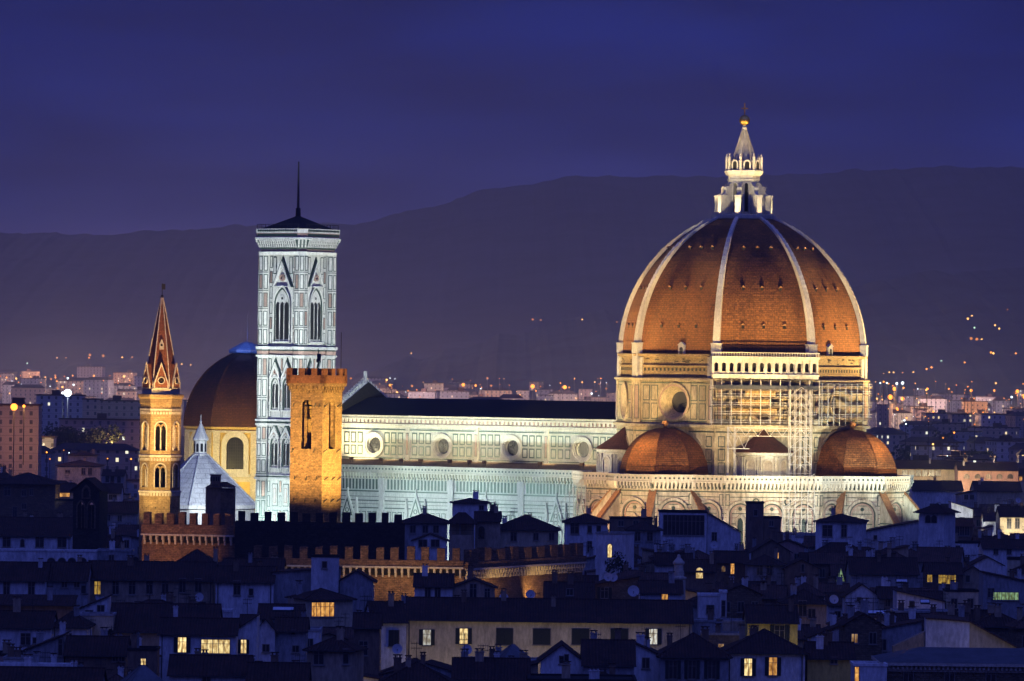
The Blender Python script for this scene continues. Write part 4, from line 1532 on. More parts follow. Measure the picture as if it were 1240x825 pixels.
for k in range(21):
    h = 21.2 * k / 20
    pr.append((math.sqrt(22.4 ** 2 - h * h) - 4.4, 36.0 + h))
octo(m, pr)
ldm = m.build('dome', lorenzo_tile, ld)
for k in range(8):
    a = math.radians(22.5 + 45 * k)
    m = MB()
    for (r0, z0), (r1, z1) in zip(pr, pr[1:]):
        m.tube((r0 * math.cos(a), r0 * math.sin(a), z0), (r1 * math.cos(a), r1 * math.sin(a), z1), .34, 5)
    m.build('dome_rib', lorenzo_tile, ldm)
m = MB()
octo(m, [(5.2, 56.9), (5.4, 57.3), (5.4, 57.9), (4.9, 58.0), (4.4, 58.4), (1.4, 60.0), (0.2, 60.2), (.12, 60.4), (.1, 68)])
m.build('dome_cap', M('blue_grey_cap', (.3, .34, .42), (.24, .27, .34), .6, .6, fine=.2), ld)
lw3 = lambda dx, dy, z: (lx + dx, Y_ + 14 + dy, z)
spot('chapel_floodlight', lw3(-18, -44, 17), lw3(-6, -14, 28), 52 * KW, (1, .78, .26), 76, .9, .5)
spot('chapel_floodlight', lw3(16, -44, 17), lw3(6, -14, 28), 52 * KW, (1, .78, .26), 76, .9, .5)
spot('chapel_floodlight', lw3(0, -36, 22), lw3(0, -13, 41), 5 * KW, (1, .50, .2), 50, 1, .5)
spot('cap_floodlight', lw3(-2, -16, 60.5), lw3(0, 0, 58.5), 6 * KW, BLUE, 60, .8, .2)

# ------------------------------------------------------------------ octagonal baptistery: white pyramid roof and lantern
Y_ = 1400.0
ox, _, _ = at(240, 560, Y_)
bp_ = thing('baptistery', 'low white pyramid roof of an octagonal baptistery with slim lantern', 'baptistery', (ox, Y_ + 10, 0), math.radians(-30))
m = MB()
octo(m, [(13.4, 0), (13.4, 18.8), (14.1, 19.0), (14.1, 19.9)])
m.build('baptistery_wall', marble_cool, bp_)
m = MB()
octo(m, [(14.0, 19.9), (1.9, 31.8)])
rf = m.build('pyramid_roof', white_lead, bp_)
for k in range(8):
    a = math.radians(22.5 + 45 * k)
    m = MB()
    m.tube((14.0 * math.cos(a), 14.0 * math.sin(a), 19.95), (1.9 * math.cos(a), 1.9 * math.sin(a), 31.85), .22, 5)
    m.build('hip_rib', white_lead, rf)
m = MB()
octo(m, [(1.95, 31.7), (2.1, 32.0), (1.7, 32.2), (1.5, 32.3), (1.5, 35.2), (1.95, 35.4), (1.95, 35.8), (.2, 39.6), (.35, 39.9), (.1, 40.3), (.08, 41.6)])
for a in FACES:
    F = octf(a, 1.5 * c8)
    fpoly(m, F, arch(-.32, .32, 32.6, 34.3), -.1, .04, 1)
m.build('lantern', [marble_cool, black_void], bp_)
spot('baptistery_floodlight', (ox + 12, Y_ - 24, 26), (ox + 3, Y_ + 4, 26), 52 * KW, (.84, .95, 1), 80, .9, .6)

# ------------------------------------------------------------------ battlemented palace in front
Y_ = 1000.0
def pz(px, py, Y):
    return at(px, py, Y)
pal = thing('battlemented_palace', 'long brown stone palace with battlements and arched corbels', 'palace', (at(430, 640, 985)[0], 985, 0))
px0 = at(430, 640, 985)[0]
def wall_run(name, pa, Ya, pb, Yb, ztop, mer_h, zcor, n, mat, thick=1.4, mw=.55, cap=None, zbot=0.0, lit_back=False):
    """battlemented wall between photo columns pa and pb"""
    A_, B_ = at(pa, 640, Ya), at(pb, 640, Yb)
    F, ln = seg((A_[0] - px0, A_[1] - 985), (B_[0] - px0, B_[1] - 985))
    m = MB()
    fbox(m, F, 0, ln, -thick, 0, zbot, ztop - mer_h, 0)
    if zcor:
        fbox(m, F, 0, ln, -.2, .75, zcor + 1.5, ztop - mer_h - .003, 0)
        fbox(m, F, 0, ln, -.2, .9, zcor + 1.5, zcor + 1.8, 1)
    w = m.build(name, [mat, pale_stone], pal)
    if zcor:
        m = MB()
        k = int(ln / 1.05)
        for j in range(k):
            u = (j + .5) * ln / k
            fbox(m, F, u - .17, u + .17, -.1, .72, zcor + .75, zcor + 1.5, 0)
            fbox(m, F, u - .14, u + .14, -.1, .38, zcor, zcor + .75, 0)
            fpoly(m, F, arch(u + .24, u + ln / k - .24, zcor + .3, zcor + 1.1, 'round', 4), -.1, .04, 1)
        m.build('corbel_arches', [pale_stone, black_void], w)
    for j in range(n):
        u = (j + .5) * ln / n
        p = ln / n
        m = MB()
        q1, q2, q3 = rnd.uniform(-.12, .12), rnd.uniform(-.12, .12), rnd.uniform(-.22, .1)
        fpoly(m, F, [(u - p * mw / 2 + q1, ztop - mer_h), (u + p * mw / 2 + q2, ztop - mer_h), (u + p * mw / 2 + q2, ztop + q3 + rnd.uniform(-.12, .12)), (u + rnd.uniform(-.3, .3), ztop + q3), (u - p * mw / 2 + q1, ztop + q3 + rnd.uniform(-.15, .1))], -.75, .7 if zcor else 0)
        m.face([F(u + p * mw / 2 + q2, -.75, ztop - mer_h), F(u - p * mw / 2 + q1, -.75, ztop - mer_h), F(u - p * mw / 2 + q1, -.75, ztop + q3), F(u + p * mw / 2 + q2, -.75, ztop + q3)])
        m.build('battlement', mat, w)
    return F, ln
zA = at(228, 621, 1000)[2]
wall_run('palace_wall', 172, 1003, 284, 1000, zA, 2.1, at(228, 660, 1000)[2], 8, palace_stone)
wall_run('tower_base_wall', 284.5, 990, 490, 990, at(400, 621, 990)[2], 1.6, None, 13, dark_shade_stone, 3.0, .58)  # unlit face of the palace, its shade put into the dark stone colour
wall_run('palace_wall', 304, 960, 562, 958, at(430, 661, 960)[2], 2.2, at(430, 698, 960)[2], 14, palace_stone, 1.4, .5)
wall_run('palace_wall', 562.3, 958, 706, 1000, at(620, 662, 975)[2], 2.2, at(620, 698, 975)[2], 9, palace_stone, 1.4, .5)
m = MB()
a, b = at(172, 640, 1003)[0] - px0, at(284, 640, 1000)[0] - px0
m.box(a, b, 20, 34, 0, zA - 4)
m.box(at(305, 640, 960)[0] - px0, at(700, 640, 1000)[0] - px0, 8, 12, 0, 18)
m.build('inner_block', dark_shade_stone, pal)
spot('palace_floodlight', (at(232, 640, 986)[0] - 3, 983, 14), at(228, 645, 1000), 17 * KW, (1, .50, .19), 92, .9, .3)
spot('palace_floodlight', (at(200, 640, 986)[0], 985, 15), at(200, 640, 1000), 7 * KW, (1, .52, .2), 92, .9, .3)
for px, w in ((440, 1.1), (490, 1.5), (545, 1.5), (600, 2.2), (650, 2.4)):
    Yw = 958 if px < 560 else 958 + (px - 562) * .29
    spot('palace_street_light', (at(px, 690, Yw - 5)[0], Yw - 5.5, 14.5), at(px, 683, Yw), w * KW, (1, .62, .22), 120, .9, .2)
spot('palace_street_light', (at(380, 690, 945)[0], 946, 18), at(400, 665, 960), .8 * KW, (1, .72, .4), 120, .9, .2)
spot('palace_street_light', (at(470, 690, 945)[0], 944, 18), at(490, 665, 960), 1.0 * KW, (1, .72, .4), 120, .9, .2)
# light inside the court that catches the backs of the battlements
spot('court_floodlight', at(420, 640, 999)[:2] + (27.5,), at(400, 622, 990), 3.0 * KW, (1, .55, .22), 150, .9, .3)

# ------------------------------------------------------------------ houses of the old town
KEEP, FOOT, MARKS = [], [], []      # photo rectangles to keep clear, footprints, landmarks for labels

def make_window(F, u, v, w, h, kind, parent, n0=0.0):
    """v is the middle; kind: S side shutters, C closed shutters, P plain, A arched; second letter: lit"""
    pane = LIT.get(kind[1]) if len(kind) > 1 else dark_glass
    st_ = kind[0]
    u0, u1, v0, v1 = u - w / 2, u + w / 2, v - h / 2, v + h / 2
    m = MB()
    if st_ == 'A':
        vs = v1 - w / 2
        fring(m, F, arch(u0 - .12, u1 + .12, v0, vs, 'round', 5), arch(u0, u1, v0 + .01, vs, 'round', 5), n0 - .05, n0 + .1, 0)
        fpoly(m, F, arch(u0, u1, v0, vs, 'round', 5), n0 - .05, n0 + .03, 1)
    else:
        fring(m, F, [(u0 - .1, v0 - .1), (u1 + .1, v0 - .1), (u1 + .1, v1 + .1), (u0 - .1, v1 + .1)],
              [(u0, v0), (u1, v0), (u1, v1), (u0, v1)], n0 - .05, n0 + .09, 0)
        fbox(m, F, u0, u1, n0 - .05, n0 + .03, v0, v1, 1)
        if w > .7:
            nb = max(2, round(w / .8))
            for k in range(1, nb):
                x = u0 + w * k / nb
                fbox(m, F, x - .045, x + .045, n0 + .02, n0 + .07, v0, v1, 0)
        if h > 1.5:
            fbox(m, F, u0, u1, n0 + .02, n0 + .065, v1 - h * .3 - .03, v1 - h * .3 + .03, 0)
        fbox(m, F, u0 - .2, u1 + .2, n0 - .05, n0 + .2, v0 - .22, v0 - .1, 0)
    o = m.build('window', [frame_m, pane], parent)
    if st_ in 'SC':
        sw = w / 2
        for s in (-1, 1):
            c = u + s * (w / 2 + sw / 2 + .06) if st_ == 'S' else u + s * sw / 2
            m = MB()
            a, b = c - sw / 2 + .02, c + sw / 2 - .02
            fbox(m, F, a, b, n0 + .1, n0 + .15, v0 - .05, v1 + .05)
            for k in range(int(h / .22)):
                z = v0 + .05 + k * .22
                fbox(m, F, a + .06, b - .06, n0 + .14, n0 + .175, z, z + .12)
            m.build('shutter', shutter_m, o)
    return o

def chimney(par_, x, y, z, r):
    m = MB()
    w, d, h = r.uniform(.3, .55), r.uniform(.28, .45), r.uniform(.9, 1.9)
    m.box(x - w, x + w, y - d, y + d, z - 1.2, z + h, 0)
    m.box(x - w - .08, x + w + .08, y - d - .08, y + d + .08, z + h, z + h + .12, 0)
    for s in (-1, 1):
        m.box(x + s * w * .6 - .1, x + s * w * .6 + .1, y - d + .05, y + d - .05, z + h + .1, z + h + .4, 0)
    m.box(x - w - .1, x + w + .1, y - d - .1, y + d + .1, z + h + .4, z + h + .5, 1)
    m.build('chimney', [W[r.choice(['grey', 'white', 'beige', 'brown'])], roof_tile], par_)

def antenna(par_, x, y, z, r):
    m = MB()
    h = r.uniform(1.6, 3.4)
    m.tube((x, y, z - .4), (x, y, z + h), .055, 4)
    for k in range(2):
        zz = z + h - .15 - k * .6
        m.tube((x - .7, y, zz), (x + .7, y + .2, zz), .04, 3)
        for j in range(5):
            t = -.6 + .3 * j
            m.tube((x + t, y + .05, zz - .22), (x + t, y + .05, zz + .22), .018, 3)
    m.build('antenna', iron, par_)

def house(x0, x1, ye, label, Ze=16.0, roof='side', rise=2.0, dep=11.0, wall='white', wins=(), rot=0.0, tile=0, nch=1, nant=0,
          vis=18, Y=None, name='house', cat='house', short=None, group='houses of the old town', seed=0, keep=True, pipes=0, over=.55):
    pm = (x0 + x1) / 2
    if Y is None:
        Y = depth_for(pm, ye, Ze)
    else:
        Ze = at(pm, ye, Y)[2]
    X = at(pm, ye, Y)[0]
    cr, sr = math.cos(math.radians(rot)), math.sin(math.radians(rot))
    wd = (x1 - x0) * Y / FOC / max(.3, cr)
    r = random.Random(int(pm * 31 + ye * 17 + seed))
    t = thing(name, label, cat, (X, Y, 0), math.radians(rot), group)
    h = wd / 2
    F = Fr((0, 0, 0), 0)
    m = MB()
    tops = {'shedr': ((-h, Ze), (h, Ze + rise)), 'shedl': ((-h, Ze + rise), (h, Ze))}
    wm_ = W[wall] if isinstance(wall, str) else wall
    if roof in tops:
        (a, za), (b, zb) = tops[roof]
        fpoly(m, F, [(-h, 0), (h, 0), (h, zb), (-h, za)], -dep, 0)
    elif roof == 'front':
        fpoly(m, F, [(-h, 0), (h, 0), (h, Ze), (0, Ze + rise), (-h, Ze)], -dep, 0)
    elif roof == 'side':
        m.box(-h, h, 0, dep, 0, Ze)
        m.face([(h, 0, Ze), (h, dep, Ze), (h, dep / 2, Ze + rise)])
        m.face([(-h, dep, Ze), (-h, 0, Ze), (-h, dep / 2, Ze + rise)])
    elif roof == 'shed':
        m.box(-h, h, 0, dep, 0, Ze)
        m.face([(h, 0, Ze), (h, dep, Ze), (h, dep, Ze + rise)])
        m.face([(-h, dep, Ze), (-h, 0, Ze), (-h, dep, Ze + rise)])
        m.face([(h, dep, Ze), (-h, dep, Ze), (-h, dep, Ze + rise), (h, dep, Ze + rise)])
    else:
        m.box(-h, h, 0, dep, 0, Ze)
    wo_ = m.build('wall', wm_, t)
    # roof
    m = MB()
    o, th = over, .16
    def slab(p):
        q = [(x, y, z + th) for x, y, z in p]
        m.face(q)
        m.face(p[::-1])
        for i in range(len(p)):
            j = (i + 1) % len(p)
            m.face([p[i], p[j], q[j], q[i]])
    zc = Ze
    if roof == 'side':
        k = rise / (dep / 2)
        slab([(-h - o * .5, -o, Ze - o * k), (h + o * .5, -o, Ze - o * k), (h + o * .5, dep / 2, Ze + rise), (-h - o * .5, dep / 2, Ze + rise)])
        slab([(h + o * .5, dep + o, Ze - o * k), (-h - o * .5, dep + o, Ze - o * k), (-h - o * .5, dep / 2 + .01, Ze + rise), (h + o * .5, dep / 2 + .01, Ze + rise)])
        m.tube((-h - o * .5, dep / 2, Ze + rise + .15), (h + o * .5, dep / 2, Ze + rise + .15), .14, 6)
    elif roof == 'hip':
        e = min(h, dep / 2) * .98
        A_ = [(-h - o, -o), (h + o, -o), (h + o, dep + o), (-h - o, dep + o)]
        zc0 = Ze - .12
        R0, R1 = (-h + e, dep / 2), (h - e, dep / 2)
        if R1[0] - R0[0] < .2:
            R0, R1 = (-.1, dep / 2), (.1, dep / 2)
        z1 = Ze + rise
        P3 = lambda p, z: (p[0], p[1], z)
        slab([P3(A_[0], zc0), P3(A_[1], zc0), P3(R1, z1), P3(R0, z1)])
        slab([P3(A_[2], zc0), P3(A_[3], zc0), P3(R0, z1), P3(R1, z1)])
        slab([P3(A_[1], zc0), P3(A_[2], zc0), P3(R1, z1)])
        slab([P3(A_[3], zc0), P3(A_[0], zc0), P3(R0, z1)])
        m.tube((R0[0], R0[1], z1 + .14), (R1[0], R1[1], z1 + .14), .14, 6)
        for c_, R_2 in ((A_[0], R0), (A_[1], R1)):
            m.tube((c_[0], c_[1], zc0 + .15), (R_2[0], R_2[1], z1 + .15), .12, 5)
    elif roof == 'front':
        k = rise / h
        slab([(-h - o, -o * .6, Ze - o * k), (0, -o * .6, Ze + rise), (0, dep + .3, Ze + rise), (-h - o, dep + .3, Ze - o * k)])
        slab([(.01, -o * .6, Ze + rise), (h + o, -o * .6, Ze - o * k), (h + o, dep + .3, Ze - o * k), (.01, dep + .3, Ze + rise)])
    elif roof in tops:
        (a, za), (b, zb) = tops[roof]
        slab([(a - .25, -.4, za), (b + .25, -.4, zb), (b + .25, dep + .3, zb), (a - .25, dep + .3, za)])
    elif roof == 'shed':
        k = rise / dep
        slab([(-h - .25, -o, Ze - o * k), (h + .25, -o, Ze - o * k), (h + .25, dep + .3, Ze + rise), (-h - .25, dep + .3, Ze + rise)])
    else:
        for q in ((-h - .12, h + .12, -.12, .2), (-h - .12, h + .12, dep - .2, dep + .12), (-h - .12, -h + .2, .2, dep - .2), (h - .2, h + .12, .2, dep - .2)):
            m.box(q[0], q[1], q[2], q[3], Ze + .003, Ze + .35, 0)
        m.face([(-h + .1, .1, Ze + .1), (h - .1, .1, Ze + .1), (h - .1, dep - .1, Ze + .1), (-h + .1, dep - .1, Ze + .1)])
    rmat = (roof_tile, roof_tile2, zinc)[tile]
    if roof == 'flat':
        rmat = (lead_roof, W['grey'], W['white'])[tile]
    ro = m.build('roof', rmat, t)
    def rz(x, y):
        if roof == 'side': return Ze + rise * (1 - abs(y - dep / 2) / (dep / 2))
        if roof == 'hip': return Ze + rise * max(0, 1 - max(abs(y - dep / 2) / (dep / 2), (abs(x) - max(0, h - dep / 2)) / (dep / 2)))
        if roof == 'front': return Ze + rise * (1 - abs(x) / h)
        if roof == 'shedr': return Ze + rise * (x + h) / wd
        if roof == 'shedl': return Ze + rise * (h - x) / wd
        if roof == 'shed': return Ze + rise * y / dep
        return Ze + .1
    for k in range(nch):
        x, y = r.uniform(-.8, .8) * h, dep * r.uniform(.3, .8)
        chimney(ro, x, y, rz(x, y), r)
    for k in range(nant):
        x, y = r.uniform(-.8, .8) * h, dep * r.uniform(.3, .7)
        antenna(ro, x, y, rz(x, y), r)
    if roof in ('side', 'hip', 'shed'):                       # gutter and down-pipes
        m = MB()
        k = rise / (dep / 2) if roof == 'side' else (rise / dep if roof == 'shed' else .2)
        gz = Ze - over * k if roof != 'hip' else Ze - .12
        m.tube((-h - .3, -over - .06, gz + .05), (h + .3, -over - .06, gz + .05), .075, 5)
        for j in range(pipes):
            u = -h + .4 + (2 * h - .8) * (j / max(1, pipes - 1) if pipes > 1 else .0)
            m.tube((u, -.1, 2), (u, -.1, gz - .3), .07, 5)
            m.tube((u, -.1, gz - .3), (u, -over, gz), .07, 5)
        m.build('gutter', iron, t)
    for (wx, wy, ww, wh, kind) in wins:
        p = at(wx, wy, Y)
        u = (p[0] - X) / cr
        u = max(-h + ww / 2 + .15, min(h - ww / 2 - .15, u))
        make_window(F, u, p[2], ww, wh, kind, wo_)
    top = proj(X, Y + dep / 2, Ze + (0 if roof == 'flat' else rise))[1]
    if keep:
        KEEP.append((x0 - 2, x1 + 2, min(top, ye) - 1, ye + vis, Y))
    FOOT.append((X - wd / 2 * cr - 1, X + wd / 2 * cr + dep * abs(sr), Y - .5, Y + dep * cr + wd * abs(sr) * .5, top, x0, x1))
    if short:
        MARKS.append((pm, ye, short))
    t['_geo'] = 0
    del t['_geo']
    return t

def auto(x0, x1, y, n, w, h, kind):
    return [(x0 + (x1 - x0) * (k + .5) / n, y, w, h, kind) for k in range(n)]

# -- upper left
house(-6, 67, 586, 'brown stone house with deep overhanging roof at the far left edge', 22, 'hip', 2.6, 16, 'stone',
      [(9, 595, 1.6, 2.2, 'P'), (29, 597, 1.1, 1.5, 'P'), (38, 596, .8, 1.6, 'P'), (29, 613, 1.1, 1.4, 'P'), (18, 620, 1.0, 2.6, 'P')], over=1.2, vis=38, short='brown stone house')
house(66.5, 92, 607, 'low brown stone annex between the stone house and the belfry', 19.5, 'flat', 0, 12, 'stone', [], vis=18, nch=0)
house(69, 122, 564, 'grey plain house with two dark windows near the top of the old town, left', 18, 'hip', 1.6, 16, 'grey',
      [(82, 571, 1.6, .8, 'P'), (101, 571, 1.3, 2.2, 'P'), (109, 571, 1.3, 2.2, 'P')], vis=16, short='grey plain house')
house(82, 117, 551, 'small raised grey block on a far roof left of the spire tower', 24, 'hip', .8, 9, 'grey', [], Y=2024, vis=8, nch=1)
house(124, 150, 576, 'small grey house with two arched windows left of the spire tower', 18, 'side', 1.6, 10, 'grey', [(130, 580, 1.1, 2.2, 'A'), (136, 580, 1.1, 2.2, 'A'), (144, 581, 1.1, 2, 'A')], vis=12)
house(122, 146, 597, 'white house with small square windows beside the dark belfry', 19, 'side', 2.2, 10, 'white', [(128, 602, .9, 1.2, 'P'), (134, 602, .9, 1.2, 'P'), (139, 602, .9, 1.2, 'P')], vis=12)
house(70, 90, 596, 'house with warm lit windows wedged between stone house and belfry', 19, 'side', 2, 10, 'cream', [(74, 599, 1, 1.2, 'Po'), (78, 599, 1, 1.2, 'Po'), (82, 599, 1, 1.2, 'Po')], vis=8, nch=0)
house(125, 166, 621, 'pale house tucked at the foot of the spire tower', 19, 'side', 2.2, 10, 'grey', [(131, 627, .9, 1.3, 'P'), (145, 628, .9, 1.3, 'P')], vis=12)
house(-8, 86, 649, 'long white house with four dark windows and broad roof', 18, 'side', 3.4, 18, 'white',
      [(8, 656, 1.5, 2.1, 'P'), (27, 658, .7, 1.6, 'A'), (48, 656, 1.6, 2.2, 'P'), (75, 656, 1.7, 2.3, 'P')], vis=15, short='long white house', pipes=2)
house(-8, 116, 668, 'white terrace wall pierced by four small arches', 17, 'flat', 0, 5, 'white',
      [(62, 682, 1.5, 2.0, 'A'), (75, 682, 1.5, 2.0, 'A'), (87, 682, 1.5, 2.0, 'A'), (100, 682, 1.5, 2.0, 'A')], vis=20, tile=2, nch=0, short='arched terrace wall')
house(117, 158, 668, 'grey flat-topped terrace house right of the arched terrace wall', 17, 'flat', 0, 9, 'grey', [(135, 676, .9, 1.2, 'P')], vis=20, tile=1, nch=2)
house(158.5, 208, 660, 'shadowy grey house under an awning below the battlemented wall', 17, 'shedl', 1.6, 9, 'grey',
      [(162, 681, 1.6, 2.2, 'A'), (176, 681, 1.6, 2.2, 'A'), (190, 668, 2.6, 1.6, 'P'), (170, 667, 1.0, 1.5, 'P')], vis=26, nch=2, nant=1)
house(-10, 55, 703, 'white end house of the long terrace at the left edge', 18.6, 'side', 2.6, 13, 'white', [(8, 713, .95, 2.2, 'P'), (38, 714, .95, 2.4, 'P')], vis=22, pipes=1, short='white end house')
house(55.3, 105, 703, 'grey middle house of the long terrace with two little windows', 18.6, 'side', 2.6, 13, 'grey', [(78, 707, .8, 1.1, 'P'), (93, 707, .8, 1.1, 'P'), (104, 714, .7, 1.2, 'P')], vis=22)
house(105.3, 258, 702, 'long grey terrace house with a row of tall dark windows', 18.6, 'side', 2.6, 13, 'beige',
      [(118, 712, 1.0, 2.1, 'Py'), (140, 712, 1.0, 2.1, 'P'), (160, 712, 1.0, 2.1, 'P'), (181, 711, 1.0, 2.2, 'P'), (200, 710, 1.0, 2.2, 'P'), (221, 709, 1.0, 2.2, 'P'), (240, 709, 1.0, 2.1, 'P')], vis=22, pipes=3, nch=2, short='long grey terrace house')
house(261, 331, 705, 'white house with down-pipe right of the long terrace', 19, 'side', 2.2, 12, 'white', [(287, 712, 1.0, 2.2, 'P'), (304, 717, .6, 1.0, 'P')], vis=36, pipes=2, nch=2, nant=1, short='white house with down-pipe')
house(-8, 88, 733, 'long low brown house under the terrace, left edge', 16.2, 'shed', 1.2, 8, 'brown', [], vis=10, nch=1)
house(92, 130, 740, 'small penthouse with a slanting roof below the dish aerials', 16, 'shedr', 2.2, 8, 'white', [(108, 745, 1.1, 1.4, 'P'), (122, 738, 1.0, 1.2, 'P')], vis=10, nch=1)
house(132, 262, 765, 'brown house under a very large dark roof', 15, 'side', 3.6, 17, 'beige', [], vis=8, nch=2, nant=2, short='very large dark roof')
house(-6, 62, 760, 'white house with small porch window and wide roof at left edge', 16, 'side', 2.0, 11, 'white', [(31, 774, 1.3, 1.6, 'P'), (45, 776, 1.2, .8, 'P')], vis=22, nch=1, nant=1)
house(63, 105, 760, 'plain white house right of the porch-window house', 16, 'hip', 1.9, 11, 'white', [(85, 771, .3, .8, 'P')], vis=16, pipes=1)
house(96, 137, 746, 'blank cream party wall standing above its neighbours', 17.2, 'flat', 0, 6, 'cream', [], vis=30, nch=0, tile=1, short='blank cream wall')
house(28, 77, 790, 'low house with a long sloping side roof at the lower left', 15, 'shedr', 2.4, 10, 'grey', [(73, 784, .5, 2.2, 'P')], vis=12, nch=2)
house(79, 152, 793, 'brown flat-fronted house behind the lit tent roof', 15, 'side', 2.1, 10, 'brown', [(140, 797, .8, .8, 'P'), (148, 797, .8, .8, 'P')], vis=8, nch=2, nant=2)
house(155, 190, 788, 'narrow dark house with one small bright window', 16, 'flat', 0, 6, 'brown', [(173.5, 803, .62, 1.15, 'Pl')], vis=24, nch=2, short='narrow house with one bright window')
house(-10, 86, 807, 'long white parapet crossing the lower left corner', 15.5, 'flat', 0, 3, 'white', [], rot=-2, vis=10, nch=0, tile=2)
house(-10, 120, 836, 'dark roofed house at the bottom left corner', 16, 'side', 2.2, 12, 'grey', [], vis=4, nch=3, nant=1)
house(193, 286, 768, 'white house with three brightly lit windows', 16, 'side', 1.9, 10, 'white',
      [(220.5, 781, 1.15, 2.1, 'Sl'), (261, 783, 4.0, 1.9, 'Pl')], vis=32, nch=1, nant=2, short='house with three bright windows', pipes=1)
house(287, 311, 764, 'white gable wing with a narrow bright window beside the bright house', 16.3, 'shedr', 2.2, 9, 'white', [(295, 783, .75, 1.9, 'Sl')], vis=30, nch=0)
house(203, 280, 741, 'blank white wall rising behind the three bright windows', 17.2, 'flat', 0, 5, 'white', [(208, 745, 1.2, .9, 'P')], vis=8, nch=0, tile=2)
house(205, 302, 817, 'white house at the bottom edge below the bright windows', 16, 'side', 2.0, 9, 'white', [(250, 822, .9, 1, 'P')], vis=8, nch=2)
house(203, 268, 690, 'hip-roofed dark house under the brick battlemented wall', 19.8, 'hip', 3.0, 15, 'brown', [(230, 694, .9, 1.3, 'P')], vis=6, nch=1, short='dark house under the brick wall')
house(268.6, 342, 692, 'wide dark tiled house below the shadowed palace wall', 20.5, 'side', 1.7, 12, 'grey', [(300, 696, .9, 1.3, 'P')], vis=6, nch=2, nant=1)
# -- upper middle, between palace and cathedral
house(488, 541, 633, 'dark hip-roofed house right of the palace battlements', 23.5, 'hip', 1.6, 12, 'grey', [(500, 641, 1, 1.4, 'P'), (515, 641, 1, 1.4, 'P'), (528, 641, 1, 1.4, 'P')], vis=12, short='hip-roofed house by the battlements')
house(501, 541, 655, 'little white gabled house with two dark openings above the battlements', 21.5, 'front', 1.2, 8, 'white', [(512, 658, 1.5, 1.3, 'P'), (527, 658, 1.5, 1.3, 'P')], vis=7, nch=0, short='little white gabled house')
house(548, 590, 609, 'white block with dark flat roof standing against the cathedral aisle', 27.4, 'hip', .6, 9, 'white', [(583, 615, .8, .8, 'P')], Y=1150, vis=14, nch=1)
house(575.5, 606, 631, 'grey house with arched doorway beside the roof loggia', 24, 'side', 1.5, 9, 'beige', [(583, 645, 1.2, 2.4, 'A')], Y=1118, vis=20, nch=2)
house(598, 676, 642, 'yellowish house under a spreading dark roof', 23, 'hip', 2.6, 14, 'cream', [(622, 650, 1.1, 1.6, 'P'), (649, 650, .9, 1.3, 'P'), (668, 650, .9, 1.3, 'P')], Y=1120, vis=16, nch=2, nant=2, short='spreading dark roof')
house(684, 736, 633, 'tall pale house with dark windows and hipped roof', 24.5, 'hip', 1.4, 11, 'white', [(696, 640, 1.5, 2.0, 'P'), (714, 641, .7, 1.3, 'P'), (725, 641, .7, 1.3, 'P'), (714, 662, .8, 2.0, 'P')], Y=1115, vis=26, nch=1, short='tall pale house')
house(722, 757, 647, 'pale cube-shaped house with one tall arched lit window', 24.2, 'flat', 0, 6, 'white', [(738.5, 667, .75, 2.4, 'Al')], rot=-17, Y=1050, vis=40, nch=0, tile=1, short='pale cube-shaped house')
house(739, 790, 629, 'low dark flat-roofed range behind the pale cube-shaped house', 25, 'flat', 0, 9, 'brown', [(752, 634, 1, 1, 'P'), (770, 634, 1, 1, 'P')], Y=1165, vis=8, nch=1)
house(760, 800, 642, 'dark house squeezed between pale cube and studio', 24, 'hip', 1.4, 10, 'grey', [(772, 650, 1, 1.6, 'P'), (787, 650, 1, 1.6, 'P')], Y=1130, vis=14, nch=1)
house(799, 856, 621, 'roof studio with one huge dark glazed opening', 25.7, 'flat', 0, 10, 'white', [(828, 636, 8.0, 3.9, 'P')], Y=1150, vis=40, nch=0, short='roof studio')
house(856.3, 897, 645, 'white wedge-shaped wing sloping down from the studio', 21.7, 'shedl', 3.9, 10, 'white', [(865, 650, .9, 1.6, 'P')], Y=1152, vis=12, nch=0)
house(905, 925, 610, 'dark narrow tower block with pillars in front of the tribune', 26, 'flat', 0, 7, W['brown'], [(915, 621, .7, 1.2, 'P')], Y=1180, vis=30, nch=0, short='dark narrow tower block')
house(925.3, 946, 628, 'dark block topped by four stub pillars beside the narrow tower block', 24, 'flat', 0, 7, W['brown'], [(934, 634, .8, 1, 'P')], Y=1180, vis=14, nch=0)
house(988, 1046, 632, 'pale hip-roofed pavilion just below the right tribune', 23.6, 'hip', 1.3, 11, 'white', [(1002, 643, 1.9, 2.2, 'P'), (1022, 643, 1.0, 2.4, 'P')], rot=-6, Y=1180, vis=20, nch=1, short='hip-roofed pavilion')
house(1046, 1113, 645, 'long white wall climbing towards the blue tower house', 21, 'shedr', 2.4, 8, 'white', [(1060, 651, .6, .8, 'P')], Y=1195, vis=12, nch=0)
house(1113, 1143, 621, 'white tower house with double arched window and projecting eaves', 25.5, 'hip', 1.6, 7.5, 'white', [(1124, 629, 1.1, 1.5, 'A'), (1131, 629, 1.1, 1.5, 'A')], rot=-22, Y=1185, vis=34, nch=0, over=.9, short='white tower house')
